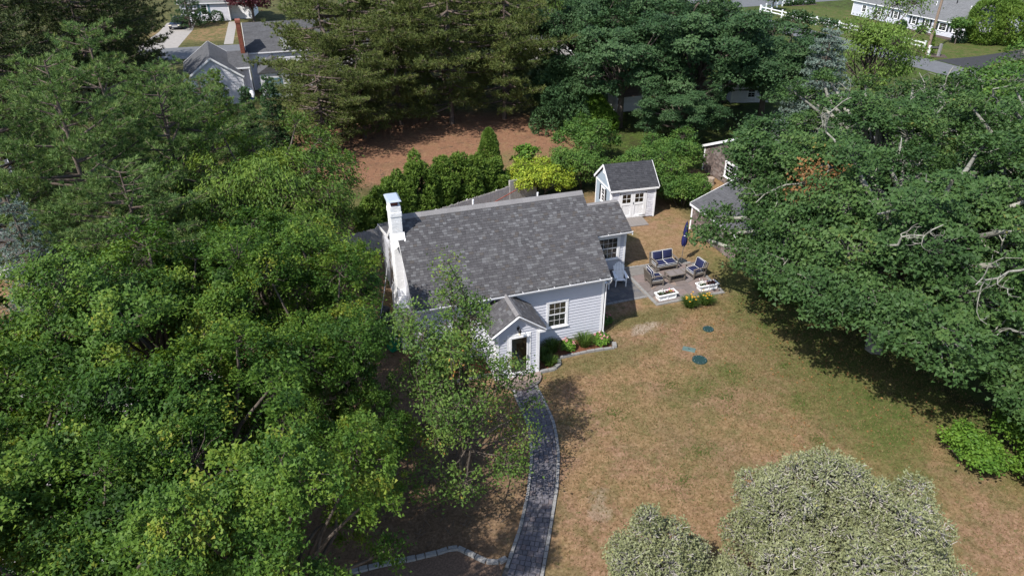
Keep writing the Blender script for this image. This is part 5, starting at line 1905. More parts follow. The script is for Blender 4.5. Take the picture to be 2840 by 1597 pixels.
def shrub(name, label, cat, loc, rx, ry, h, mat="lf_shrub", leaf=0.11, n=1, seed=1, lobes=12, clumps=26, leaves=24, group=None, rot=0.0, rc=0.24, aspect=0.6, **kw):
    tr, cr, _, _ = broadleaf(seed, h, rx, ry, base=0.12, lobes=int(lobes * 1.5), lobe=0.34, clumps=int(clumps * 0.75), leaves=leaves, leaf=leaf, rc=rc, mat=mat, trunk_r=0.05, stems=3, twig=0.007, zmin=-0.2, aspect=aspect, spread=(0.4, 0.95), **kw)
    return plant(name, label, cat, loc, tr, cr, "stem", "foliage", group, rot)


def blades(seed, n, r, h, w, mat="lf_blade", lay=0.8):
    rng = np.random.default_rng(seed)
    a = rng.uniform(0, 2 * np.pi, n)
    b = np.sqrt(rng.uniform(0, 1, n)) * r * 0.35
    l = h * rng.uniform(0.7, 1.15, n)
    e = np.stack([np.cos(a), np.sin(a), np.zeros(n)], 1)
    s = np.stack([-np.sin(a), np.cos(a), np.zeros(n)], 1)
    z = np.array([0, 0, 1.0])
    k = rng.uniform(0.4, 1.0, n)[:, None] * lay
    P0 = e * b[:, None]
    pts = [P0 + e * (r * k * f) + z * (l * (1.9 * f - 1.05 * f * f * (0.6 + 0.7 * k[:, 0])))[:, None] for f in (0.0, 0.4, 0.75, 1.0)]
    ws = (w, w, w * 0.7, w * 0.1)
    V = np.stack([q for p, ww in zip(pts, ws) for q in (p - s * ww / 2, p + s * ww / 2)], 1)
    F = np.array([[0, 1, 3, 2], [2, 3, 5, 4], [4, 5, 7, 6]])
    FF = (np.arange(n)[:, None, None] * 8 + F[None]).reshape(-1, 4)
    return np_mesh("leaf_blades", V.reshape(-1, 3), FF, mat, np.repeat(rng.uniform(0, 1, n), 3)), np.concatenate([pts[3]])

# ------------------------------------------------------------------ planters, flowers, bed plants
def planter(loc, rot, label, cols):
    t = thing("planter_box", label, "planter", loc, rot, "white flower boxes on the patio")
    MB().hexa([(-0.50, -0.17, 0), (0.50, -0.17, 0), (0.50, 0.17, 0), (-0.50, 0.17, 0), (-0.55, -0.20, 0.27), (0.55, -0.20, 0.27), (0.55, 0.20, 0.27), (-0.55, 0.20, 0.27)]).build("box", "plastic_white", t)
    m = MB()
    m.box(-0.60, -0.25, 0.271, 0.60, -0.18, 0.32)
    m.box(-0.60, 0.18, 0.271, 0.60, 0.25, 0.32)
    m.box(-0.60, -0.18, 0.271, -0.53, 0.18, 0.32)
    m.box(0.53, -0.18, 0.271, 0.60, 0.18, 0.32)
    m.build("rim", "plastic_white", t)
    m = MB()
    for x in (-0.52, -0.03, 0.46):
        m.box(x, -0.215, 0.02, x + 0.06, -0.16, 0.27)
    m.box(-0.52, -0.215, 0.0, 0.52, -0.15, 0.04)
    m.build("panel_trim", "plastic_white", t)
    MB().box(-0.525, -0.179, 0.25, 0.525, 0.179, 0.285).build("soil", "soil", t)
    rg = random.Random(int(loc[0] * 100))
    lf = MB()
    fl = MB()
    mats = []
    for (x, mat, n, hgt) in cols:
        if mat not in mats:
            mats.append(mat)
        for _ in range(n):
            px, py, pz = x + rg.gauss(0, 0.085), rg.gauss(0, 0.07), 0.30 + abs(rg.gauss(hgt * 0.6, hgt * 0.4))
            octa(fl, (px, py, pz), rg.uniform(0.02, 0.036), mats.index(mat))
        for _ in range(n * 2):
            px, py, pz = x + rg.gauss(0, 0.09), rg.gauss(0, 0.075), 0.285 + abs(rg.gauss(0.02, hgt * 0.35))
            a = rg.uniform(0, 6.28)
            d = Vector((math.cos(a), math.sin(a), 0.6)) * 0.05
            s = Vector((-math.sin(a), math.cos(a), 0)) * 0.02
            p = Vector((px, py, pz))
            lf.add([p - d, p + s, p + d, p - s], [(0, 1, 2, 3)])
    lf.build("flower_leaves", "bin_green" if False else "lf_shrub", t)
    fl.build("flower", mats, t)


planter((4.70, 2.05, 0.035), 0.05, "white flower box nearer the terrace with white and wine flowers", [(-0.33, "fl_white", 26, 0.22), (-0.08, "fl_wine", 24, 0.12), (0.30, "fl_rose", 14, 0.12), (0.28, "fl_yellow", 8, 0.10)])
planter((7.28, 2.22, 0.035), 0.0, "white flower box at the patio corner by the maple shadow", [(-0.33, "fl_white", 28, 0.22), (-0.05, "fl_rose", 14, 0.10), (0.05, "fl_wine", 10, 0.1), (0.30, "fl_wine", 18, 0.15)])


def blade_plant(name, label, cat, loc, seed, n, r, h, w, flowers=None, group=None, mat="lf_blade"):
    me, tips = blades(seed, n, r, h, w, mat)
    t = plant(name, label, cat, loc, None, None, group=group)
    link("leaf_blades", me, t)
    if flowers:
        rg = random.Random(seed)
        col, k, hh = flowers
        for _ in range(k):
            a, b = rg.uniform(0, 6.28), r * 0.75 * math.sqrt(rg.random())
            p = Vector((b * math.cos(a), b * math.sin(a), hh * rg.uniform(0.75, 1.1)))
            m = MB()
            for q in range(5):
                aa = q * 1.2566 + a
                d = Vector((math.cos(aa), math.sin(aa), 0.55)) * 0.065
                s_ = Vector((-math.sin(aa), math.cos(aa), 0)) * 0.024
                m.add([p, p + d * 0.6 + s_, p + d, p + d * 0.6 - s_], [(0, 1, 2, 3)])
            m.tube([(p.x * 0.5, p.y * 0.5, 0.1), p], 0.006, 4, 1)
            m.build("flower", [col, "lf_shrub"], t)
    return t


blade_plant("daylily", "yellow flowering daylily clump in front of the patio edge, left half", "daylily", (5.45, 0.92, 0), 41, 330, 0.62, 0.52, 0.022, ("fl_yellow", 12, 0.62), "daylilies at the patio edge")
blade_plant("daylily", "yellow flowering daylily clump in front of the patio, nearer the maple", "daylily", (6.35, 0.88, 0), 42, 330, 0.62, 0.52, 0.022, ("fl_yellow", 9, 0.60), "daylilies at the patio edge")
blade_plant("tall_grass_plant", "tall strappy green plant arching between two pink hydrangeas", "plant", (-1.15, -0.62, 0), 43, 300, 0.62, 0.62, 0.02)
blade_plant("daylily", "shaded strappy plant against the cottage wall beside the porch", "daylily", (-2.75, -0.55, 0), 44, 260, 0.6, 0.55, 0.02)
blade_plant("daylily", "strappy plant between the porch side and the granite kerb", "daylily", (-3.35, -0.95, 0), 45, 220, 0.55, 0.5, 0.02)
blade_plant("daylily", "sunlit strappy plant at the bed corner nearest the doorstep", "daylily", (-3.25, -1.55, 0), 46, 220, 0.5, 0.45, 0.02)
blade_plant("grass_clump", "broad green grass clump in maple shade at the brown wall foot", "grass", (9.9, 0.6, 0), 47, 520, 1.0, 0.75, 0.022)
blade_plant("grass_clump", "second green grass clump in deep shade by the brown wall end", "grass", (10.9, -0.6, 0), 48, 420, 0.9, 0.7, 0.022)


def hydrangea(loc, label, r, seed, col, nf, mat="lf_lime"):
    rng = np.random.default_rng(seed)
    d = sphere_dirs(230, rng, -0.2)
    c = d * np.array([r, r, r * 0.85]) * rng.uniform(0.75, 1.02, (230, 1)) + np.array([0, 0, r * 0.55])
    c = np.repeat(c, 3, 0) + rng.normal(size=(690, 3)) * 0.03
    V, F = leaf_quads(c, nrm(np.repeat(d, 3, 0) + [0, 0, 0.5] + rng.normal(size=(690, 3)) * 0.4), 0.11, 0.075, rng)
    t = plant("hydrangea", label, "hydrangea", loc, stem_mesh(r, 0.02, n=4, seed=seed, spread=r * 0.4), np_mesh("foliage", V, F, mat, rng.uniform(0, 1, len(F))), "stem", "foliage")
    rg = random.Random(seed)
    for k in range(nf):
        dd = d[rg.randrange(120)]
        p = dd * np.array([r, r, r * 0.85]) * 1.03 + np.array([0, 0, r * 0.57])
        m = MB()
        for _ in range(14):
            octa(m, (p[0] + rg.gauss(0, 0.03), p[1] + rg.gauss(0, 0.03), p[2] + rg.gauss(0, 0.025)), 0.022)
        m.build("flower", col, t)


hydrangea((-1.97, -0.62, 0), "bright green hydrangea with pink heads beside the porch bed shade", 0.36, 51, "fl_rose", 5)
hydrangea((-0.32, -0.72, 0), "green hydrangea with pale pink heads at the cottage corner", 0.42, 52, "fl_rose", 6)
hydrangea((0.62, 0.85, 0), "small shaded hydrangea with pink flowers round the cottage corner", 0.34, 53, "fl_pink", 5, "lf_shrub")

# ------------------------------------------------------------------ bins beside the chimney
wb = thing("wheelie_bin", "green wheeled bin with black lid and small label plate", "bin", (-9.78, 1.98, 0), 0.35)
MB().hexa([(-0.22, -0.24, 0.04), (0.22, -0.24, 0.04), (0.22, 0.24, 0.04), (-0.22, 0.24, 0.04), (-0.29, -0.33, 0.98), (0.29, -0.33, 0.98), (0.29, 0.33, 0.98), (-0.29, 0.33, 0.98)]).build("body", "bin_green", wb)
MB().box(-0.305, -0.345, 0.90, 0.305, -0.30, 0.975).build("rim", "bin_green", wb)
MB().hexa([(-0.32, -0.36, 0.985), (0.32, -0.36, 0.985), (0.32, 0.38, 0.985), (-0.32, 0.38, 0.985), (-0.26, -0.30, 1.07), (0.26, -0.30, 1.07), (0.28, 0.34, 1.10), (-0.28, 0.34, 1.10)]).build("lid", "bin_black", wb)
MB().box(-0.12, -0.335, 0.68, 0.16, -0.318, 0.86).build("label_plate", "bin_black", wb)
m = MB()
for k in range(3):
    m.box(-0.09, -0.345, 0.70 + k * 0.05, 0.13 - 0.05 * k, -0.3352, 0.725 + k * 0.05)
m.build("label_print", "plastic_white", wb)
for x in (-0.22, 0.17):
    m = MB()
    m.tube([(x, 0.28, 0.12), (x + 0.05, 0.28, 0.12)], 0.12, 12)
    m.build("wheel", "rubber", wb)
for k, (x, y, lab) in enumerate(((-9.72, 3.55, "black round trash can with domed lid nearer the green bin"), (-9.75, 4.45, "black round trash can farther back along the west wall"))):
    o = thing("trash_can", lab, "bin", (x, y, 0), 0, "black trash cans by the west wall")
    MB().lathe([(0.22, 0), (0.28, 0.72), (0.29, 0.74)], 18).build("body", "bin_black", o)
    MB().lathe([(0.31, 0.741), (0.31, 0.78), (0.22, 0.85), (0.03, 0.87)], 18).build("lid", "bin_black", o)
    MB().box(-0.06, -0.015, 0.871, 0.06, 0.015, 0.91).build("handle", "bin_black", o)

# service cable from the gable down towards the drive
cb = thing("service_cable", "thin grey service cable sloping down from the west gable", "cable", (-9.08, 4.6, 4.6))
pts = [Vector((0, 0, 0))]
for k in range(1, 15):
    f_ = k / 14
    pts.append(Vector((-2.6 * f_, -8.5 * f_, -1.6 * f_ - 0.9 * math.sin(math.pi * f_) * 0.9)))
MB().tube(pts, 0.016, 5).build("cable", "cable", cb)
MB().box(-0.05, -0.06, -0.08, 0.16, 0.06, 0.08).build("bracket", "metal", cb)

# ------------------------------------------------------------------ fences, pole, mailbox, car
def stockade(name, label, a, b, h, seed):
    a, b = Vector((a[0], a[1], 0)), Vector((b[0], b[1], 0))
    d = b - a
    L = d.length
    t = thing(name, label, "fence", a, math.atan2(d.y, d.x), "weathered picket fences behind the cottage")
    rg = random.Random(seed)
    x = 0.0
    while x < L:
        w = rg.uniform(0.075, 0.095)
        hh = h + rg.uniform(-0.03, 0.03)
        MB().prism([(x, -0.012, 0.03), (x + w - 0.012, -0.012, 0.03), (x + w - 0.012, -0.012, hh - 0.06), (x + w / 2 - 0.006, -0.012, hh), (x, -0.012, hh - 0.06)], (0, 0.024, 0)).build("picket", "fence_wood", t)
        x += w
    for z in (0.35, 1.0, 1.55):
        if z < h:
            MB().box(0, 0.0125, z, L, 0.05, z + 0.07).build("rail", "fence_wood", t)
    x = 0.0
    while x < L + 0.1:
        MB().box(x, 0.051, 0, x + 0.09, 0.14, h - 0.02).build("post", "fence_wood", t)
        x += 2.4


stockade("picket_fence", "weathered grey stockade fence behind the cottage roof", (-7.2, 12.45), (0.45, 15.55), 1.75, 3)
stockade("picket_fence", "darker stockade fence run in shade beyond the chimney", (-13.4, 10.6), (-7.3, 12.42), 1.75, 4)
stockade("picket_fence", "short stockade fence piece stepping up at the yellow bush", (0.75, 16.3), (2.9, 17.1), 1.8, 5)
rb = thing("rusty_bar", "thin rusty red pole leaning along the back fence", "pole", (-1.8, 14.2, 1.0))
MB().tube([(0, 0, 0), (2.6, 1.0, 0.55)], 0.035, 6).build("bar", "rust", rb)


def rail_fence(label, pts, h=1.15, spacing=2.4):
    t = thing("rail_fence", label, "fence", (pts[0][0], pts[0][1], 0), 0, "white post and rail fences by the far road")
    o = Vector((pts[0][0], pts[0][1], 0))
    for a, b in zip(pts[:-1], pts[1:]):
        a, b = Vector((a[0], a[1], 0)) - o, Vector((b[0], b[1], 0)) - o
        L = (b - a).length
        n = max(1, round(L / spacing))
        for i in range(n + 1):
            p = a + (b - a) * i / n
            if i or a.length < 0.1:
                m = MB().box(p.x - 0.075, p.y - 0.075, 0, p.x + 0.075, p.y + 0.075, h)
                m.box(p.x - 0.1, p.y - 0.1, h + 0.001, p.x + 0.1, p.y + 0.1, h + 0.07)
                m.build("post", "plastic_white", t)
        for z in (h * 0.42, h * 0.82):
            MB().beam(a + Vector((0, 0, z)), b + Vector((0, 0, z)), 0.05, 0.15).build("rail", "plastic_white", t)


rail_fence("white post and rail fence running past the blue ranch lawn", [(65.3, 78.9), (65.6, 71.0), (66.9, 64.5), (67.4, 56.0), (67.2, 50.0), (67.0, 46.6)])
rail_fence("white post and rail fence at the far corner mulch bed", [(65.4, 79.2), (73.2, 83.7), (80.0, 84.1)])
up_ = thing("utility_pole", "leaning brown wooden utility pole beside the white fence end", "utility pole", (65.9, 45.0, 0))
MB().tube([(0, 0, -0.2), (1.1, 0.9, 11.5)], [0.19, 0.13], 10).build("pole", "pole_wood", up_)
MB().beam((0.2, 2.0, 10.8), (1.9, -0.4, 10.8), 0.1, 0.12).build("crossarm", "pole_wood", up_)
MB().box(0.45, 0.2, 6.6, 0.75, 0.5, 7.2).build("junction_box", "black_metal", up_)
for k, (e, z0, z1) in enumerate((((14, 26, 0), 10.6, 6.5), ((16, 20, 0), 7.4, 4.2), ((12, 40, 0), 10.9, 9.5))):
    pts = [Vector((1.0 + (e[0]) * f_, 0.8 + e[1] * f_, z0 + (z1 - z0) * f_ - 1.1 * math.sin(math.pi * f_))) for f_ in np.linspace(0, 1, 12)]
    MB().tube(pts, 0.022, 4).build("wire", "cable_black", up_)
mbx = thing("mailbox", "black mailbox hung between pale granite posts by the road", "mailbox", (66.1, 43.4, 0))
MB().box(-0.13, -0.13, 0, 0.13, 0.13, 1.5).build("post", "granite", mbx)
MB().box(-0.85, 0.75, 0, -0.62, 0.98, 1.2).build("post", "plastic_white", mbx)
MB().tube([(-0.15, 0.12, 1.05), (-0.70, 0.8, 0.95)], 0.16, 8).build("mail_box", "black_metal", mbx)

car = thing("parked_car", "dark parked car nose out on the far left driveway", "car", (-25.4, 96.2, 0), -1.75)
m = MB()
prof = [(-2.2, 0.28), (2.2, 0.28), (2.25, 0.62), (2.1, 0.80), (1.15, 0.96), (-1.75, 1.0), (-2.2, 0.9)]
m.prism([(x, -0.88, z) for x, z in prof], (0, 1.76, 0))
m.build("body", "car_paint", car, bevel=0.06)
m = MB()
m.hexa([(-1.75, -0.8, 1.0), (1.1, -0.8, 0.965), (1.1, 0.8, 0.965), (-1.75, 0.8, 1.0), (-1.3, -0.62, 1.48), (0.25, -0.62, 1.48), (0.25, 0.62, 1.48), (-1.3, 0.62, 1.48)])
m.build("cabin_window", "dark_room", car)
MB().box(-1.25, -0.6, 1.481, 0.22, 0.6, 1.51).build("roof_panel", "car_paint", car)
for x in (-1.4, 1.4):
    for y in (-0.9, 0.9):
        MB().tube([(x, y - 0.1, 0.33), (x, y + 0.1, 0.33)], 0.33, 14).build("wheel", "rubber", car)
for y in (-0.65, 0.65):
    MB().box(2.2, y - 0.2, 0.58, 2.27, y + 0.2, 0.74).build("headlight", "lamp_glass", car)
MB().box(2.24, -0.4, 0.42, 2.28, 0.4, 0.62).build("grille", "car_trim", car)
sm = thing("tree_stump", "cut pale stump by the brown shingled gable wall", "stump", (15.7, 15.3, 0))
MB().lathe([(0.34, 0), (0.29, 0.2), (0.28, 0.52), (0.05, 0.53)], 12).build("stump", "clay_pale", sm)
bp_ = thing("feeder_pole", "thin dark feeder pole on the lawn by the clipped hedge", "pole", (17.7, 38.0, 0))
MB().tube([(0, 0, 0), (0, 0, 3.2)], 0.035, 6).build("pole", "black_metal", bp_)
MB().lathe([(0.02, 2.6), (0.12, 2.62), (0.12, 2.9), (0.2, 2.95), (0.02, 3.1)], 8).build("feeder", "bark_pine", bp_)

# ------------------------------------------------------------------ oaks at the left
OAKS = [
    (-14.6, -0.6, 9.3, 3.3, 0, "oak with a yellow green top just left of the chimney"),
    (-13.7, -5.0, 8.4, 2.7, 1, "oak with crown edge against the bare soil left of the path"),
    (-18.2, -3.0, 9.6, 3.5, 2, "broad oak in the middle of the left oak grove"),
    (-22.8, -4.6, 9.0, 3.6, 3, "oak at the left edge of the picture above the gravel gaps"),
    (-16.6, -9.3, 9.6, 3.4, 0, "nearest oak with trunk seen low on the left of the path"),
    (-19.1, -12.8, 8.6, 3.0, 2, "oak in the bottom left corner over the pale gravel"),
    (-14.7, -12.9, 9.0, 2.5, 1, "oak at the bottom edge left of the curved kerb"),
    (-21.4, -9.2, 9.0, 3.1, 3, "oak behind the bottom left corner tree"),
    (-12.5, -7.8, 5.4, 1.7, 2, "low shaded oak between the oak grove and the slender porch tree"),
]
oak_v = [broadleaf(sd, 9.0, 3.3, base=2.4, lobes=26, lobe=0.28, clumps=15, leaves=140, leaf=0.102, aspect=0.75, tri=True, rc=0.28, flat=0.8, up=0.55, out=0.75, rnd_n=0.6, mat="lf_oak", trunk_r=0.2, tint_bias=0.0, twig=0.011, shell=(0.62, 1.28), spread=(0.5, 1.15), low=-0.4, zmin=-0.55, lrv=(0.5, 1.4)) for sd in (11, 12, 13, 14)]
for k, (x, y, H, r, v, lab) in enumerate(OAKS):
    plant("oak_tree", lab, "tree", (x, y, 0), oak_v[v][0], oak_v[v][1], group="oaks in the left grove", rot=k * 1.9 + 0.4, scale=(r / 3.3, r / 3.3, H / 9.0))

# drooping leaved trees behind them
tr, cr, _, _ = broadleaf(21, 8.8, 5.4, 4.8, base=1.6, lobes=48, lobe=0.22, clumps=22, leaves=34, leaf=0.20, aspect=0.36, rc=0.34, flat=0.8, up=0.4, out=0.6, mat="lf_cherry", trunk_r=0.26, droop=0.40, spread=(0.5, 1.05), tint_bias=0.05, low=-0.3)
plant("cherry_tree", "broad tree with drooping narrow yellow green leaves behind the oaks", "tree", (-14.6, 10.4, 0), tr, cr)
tr, cr, _, _ = broadleaf(22, 6.8, 3.3, 3.2, base=1.2, lobes=18, lobe=0.38, clumps=28, leaves=32, leaf=0.21, aspect=0.36, rc=0.38, flat=0.8, up=0.4, out=0.6, mat="lf_cherry", trunk_r=0.16, droop=0.45)
plant("cherry_tree", "smaller drooping leaved tree between the oaks and the chimney", "tree", (-14.4, 5.4, 0), tr, cr)

# small tree by the front path, three stems, reddish tips
tr, cr, _, _ = broadleaf(25, 8.8, 2.9, 3.0, base=0.9, lobes=46, lobe=0.19, clumps=13, leaves=28, leaf=0.11, aspect=0.55, rc=0.27, flat=0.8, up=0.5, mat="lf_pear", trunk_r=0.13, stems=3, spread=(0.35, 1.05), zmin=-0.8, twig=0.009, lean=(0.1, 0.2), taper=0.5, limb_vis=0.55,
                         extra=[(0.3, 0.9, 8.7, 0.35), (0.3, 0.9, 8.0, 0.5), (0.3, 0.9, 7.2, 0.7), (1.0, 1.4, 6.2, 0.7), (-1.0, 1.3, 6.0, 0.7), (2.2, -0.9, 2.6, 0.6), (2.7, -0.2, 3.1, 0.5), (-0.2, -2.2, 2.3, 0.7), (-1.2, -1.6, 2.2, 0.8), (1.4, -1.8, 2.2, 0.7)])
plant("small_tree", "slender airy tree with reddish leaf tips before the porch", "tree", (-9.1, -7.3, 0), tr, cr)

# ------------------------------------------------------------------ white pines and dark pines, left
wp_prof = lambda t: 0.55 + 0.50 * math.sin(math.pi * min(1, t * 0.9 + 0.12)) if t < 0.75 else 1.9 * (1.02 - t) + 0.22
wp_v = [pine(sd, 12.4, 4.0, 1.2, wp_prof, levels=15, per=5, sec=9, tuft=17, nl=0.28, nw=0.040, step=0.20, rise=0.34, droop=0.12, flatz=0.13, mat="lf_whitepine", trunk_r=0.22, spread=0.55, upd=0.9, start=0.30, lenj=(0.5, 1.2)) for sd in (31, 32)]
WP = [
    (-22.2, 9.6, 12.6, 3.8, 0, "soft blue green white pine in the left group, tallest spire"),
    (-18.6, 12.8, 11.2, 3.4, 1, "white pine beside the garage roof with feathery top"),
    (-19.9, 6.2, 8.6, 3.7, 1, "white pine hanging over the left oaks with orange needles"),
    (-27.6, 15.5, 12.0, 4.2, 1, "white pine at the left picture edge behind the others"),
    (-22.8, 21.5, 12.0, 4.0, 0, "white pine standing before the dark pines left of the garage"),
    (-17.6, 22.5, 8.6, 3.2, 0, "lower white pine between the feathery one and the garage"),
]
for k, (x, y, H, r, v, lab) in enumerate(WP):
    plant("white_pine", lab, "tree", (x, y, 0), wp_v[v][0], wp_v[v][1], group="white pines on the left", rot=k * 2.3, scale=(r / 4.0, r / 4.0, H / 12.4))
DP = [(-33.0, 37, 17, 6.0, "dark pine in the top left corner"), (-28.0, 44, 16, 5.2, "dark pine left of the garage roof"), (-38, 28, 15, 5.8, "dark pine behind the left edge white pines"), (-35.5, 52, 18, 6.5, "far dark pine at the top left beside the driveway"), (-29.5, 60, 15, 4.6, "dark pine with open limbs beside the pale driveway"), (-45, 42, 18, 6.5, "outermost dark pine at the top left"), (-43, 60, 18, 6.5, "dark pine farthest back at the top left"), (-30.5, 30, 13, 4.8, "dark pine between the white pines and the top left corner"), (-34, 68, 17, 6, "dark pine along the top left road edge"), (-26.3, 58.5, 12, 4.3, "dark pine at the road edge left of the garage ridge"), (-27.2, 50.5, 12, 4.2, "dark pine close behind the feathery white pine")]
dp_prof = lambda t: 0.6 + 0.45 * math.sin(math.pi * t) if t < 0.8 else 1.5 * (1.05 - t) + 0.3
dp_v = [pine(sd, 16.5, 5.8, 1.6, dp_prof, levels=17, per=6, sec=9, tuft=11, nl=0.42, nw=0.085, step=0.36, rise=0.12, droop=0.3, flatz=0.2, mat="lf_darkpine", trunk_r=0.25, thin=0.92, spread=0.75, upd=0.6, lenj=(0.45, 1.15)) for sd in (41, 42)]
for k, (x, y, H, r, lab) in enumerate(DP):
    plant("dark_pine", lab, "tree", (x, y, 0), dp_v[k % 2][0], dp_v[k % 2][1], group="dark pines at the top left", rot=k * 1.7, scale=(r / 5.8, r / 5.8, H / 16.5))

# blue spruce at the left edge
tr, cr = pine(47, 8.6, 2.7, 0.4, lambda t: 1.05 * (1 - t) + 0.08, levels=20, per=7, sec=8, tuft=12, nl=0.11, nw=0.034, step=0.15, rise=-0.05, droop=0.15, flatz=0.05, mat="lf_spruce", bark="bark", trunk_r=0.15, spread=0.9, upd=0.3, start=0.25)
plant("blue_spruce", "grey blue spruce at the left edge below the white pines", "tree", (-23.6, 4.4, 0), tr, cr)

# ------------------------------------------------------------------ pitch pines across the middle
pp_prof = lambda t: 0.78 + 0.28 * math.sin(math.pi * t) if t < 0.8 else 1.6 * (1.05 - t) + 0.30
pp_v = [pine(sd, 14.0, 6.2, 1.7, pp_prof, levels=15, per=5, sec=12, tuft=15, nl=0.34, nw=0.062, step=0.30, rise=0.10, droop=0.35, flatz=0.17, mat="lf_pine", trunk_r=0.24, start=0.34, thin=0.88, spread=0.75, upd=0.65, lenj=(0.4, 1.2)) for sd in (51, 52, 53)]
PP = [(-2.9, 36.8, 14.5, 6.4, 0, "tall pitch pine with bare trunk over the needle bed, left trunk"), (1.6, 35.6, 14.0, 6.6, 1, "pitch pine with second bare trunk over the needle bed"), (-8.6, 38.5, 12.5, 5.8, 2, "pitch pine in front of the brick chimney house"), (6.6, 35.5, 13.0, 6.0, 0, "pitch pine with low olive plates at the right of the needle bed"), (-5.5, 45, 15, 6.2, 2, "pitch pine behind the front row, left"), (3.5, 46, 15, 6.2, 0, "pitch pine behind the front row, right"), (-10.0, 31.0, 7.8, 4.6, 1, "low olive pitch pine before the garage corner"), (9.5, 44, 14, 6.0, 1, "pitch pine behind the front row near the willow"), (-0.5, 52, 15, 6, 2, "farthest pitch pine of the middle group"), (-6.5, 34.0, 9.5, 4.6, 0, "mid sized pitch pine beside the left bare trunk")]
for k, (x, y, H, r, v, lab) in enumerate(PP):
    plant("pitch_pine", lab, "tree", (x, y, 0), pp_v[v][0], pp_v[v][1], group="pitch pines behind the needle bed", rot=k * 2.1 + 0.3, scale=(r / 6.2, r / 6.2, H / 14.0))

# conifers beside the garage
for x, y, H, r, sd, mat, lab in [(-17.4, 33.5, 6.6, 2.0, 61, "lf_arb", "bright green conifer before the garage gable"), (-13.6, 30.0, 6.6, 1.7, 62, "lf_fir", "dark pointed fir right of the garage gable"), (-15.4, 32.0, 5.4, 1.1, 63, "lf_fir", "thin dark fir between two others at the garage"), (-19.9, 36.0, 5.0, 1.9, 64, "lf_fir", "low dark fir at the left garage wall")]:
    tr, cr = pine(sd, H, r, 0.3, lambda t: 1.0 * (1 - t) ** 0.85 + 0.06, levels=22, per=7, sec=6, tuft=10, nl=0.17, nw=0.06, step=0.19, rise=0.05, droop=0.12, flatz=0.06, mat=mat, bark="bark", trunk_r=0.12, spread=0.9, upd=0.4, start=0.2)
    plant("conifer", lab, "tree", (x, y, 0), tr, cr, group="conifers beside the garage")

# ------------------------------------------------------------------ maples behind the shed
MJ = [(15.5, 29.8, 10.8, 5.2, 71, "dark blue green maple left of the group behind the shed"), (21.5, 27.5, 11.0, 5.4, 72, "dark blue green maple in the centre of the group behind the shed"), (27.4, 25.8, 10.0, 5.0, 73, "dark maple with visible trunk at the right of the group"), (24.0, 37.0, 12.5, 5.5, 74, "maple behind the blue green group at the top of the picture"), (15.2, 38.5, 12.0, 4.6, 75, "taller maple at the upper left of the blue green group"), (17.5, 23.0, 5.6, 3.2, 76, "low maple under the blue green group beside the shingled house"), (29, 34, 9.5, 4.2, 77, "maple behind the right end of the blue green group")]
mj_v = [broadleaf(sd, 11.0, 5.3, base=2.0, lobes=52, lobe=0.20, clumps=14, leaves=54, leaf=0.20, aspect=0.85, tri=True, rc=0.46, flat=0.40, up=0.85, out=0.6, rnd_n=0.6, lz=0.75, lrv=(0.5, 1.45), leafvar=0.35, low=-0.35, mat="lf_maple_blue", bark="bark", trunk_r=0.26, spread=(0.5, 1.05), twig=0.014, zmin=-0.65, shell=(0.75, 1.08)) for sd in (71, 72, 73)]
for k, (x, y, H, r, sd, lab) in enumerate(MJ):
    plant("maple_tree", lab, "tree", (x, y, 0), mj_v[k % 3][0], mj_v[k % 3][1], group="maples behind the shed", rot=k * 2.6, scale=(r / 5.3, r / 5.3, H / 11.0))

# ------------------------------------------------------------------ pale-limbed maples at the right
def dead_branch(root, p0, d, L, seed, r=0.045):
    rng = np.random.default_rng(seed)
    lb = Limbs()

    def grow(p, d, L, r, depth):
        n = 6
        pts = [np.array(p, float)]
        dd = np.array(d, float)
        for _ in range(n):
            dd = nrm(dd + rng.normal(size=3) * 0.42)
            pts.append(pts[-1] + dd * L / n)
        lb.poly(np.array(pts), r, r * 0.45)
        if depth > 0:
            for k in (2, 3, 4, 5):
                if rng.uniform() < 0.8:
                    grow(pts[k], nrm(dd + rng.normal(size=3) * 0.9), L * rng.uniform(0.3, 0.6), r * 0.5, depth - 1)
    grow(p0, nrm(np.array(d, float)), L, r, 2)
    link("bare_branch", lb.mesh("bare_branch", "bark_pale", 5), root)


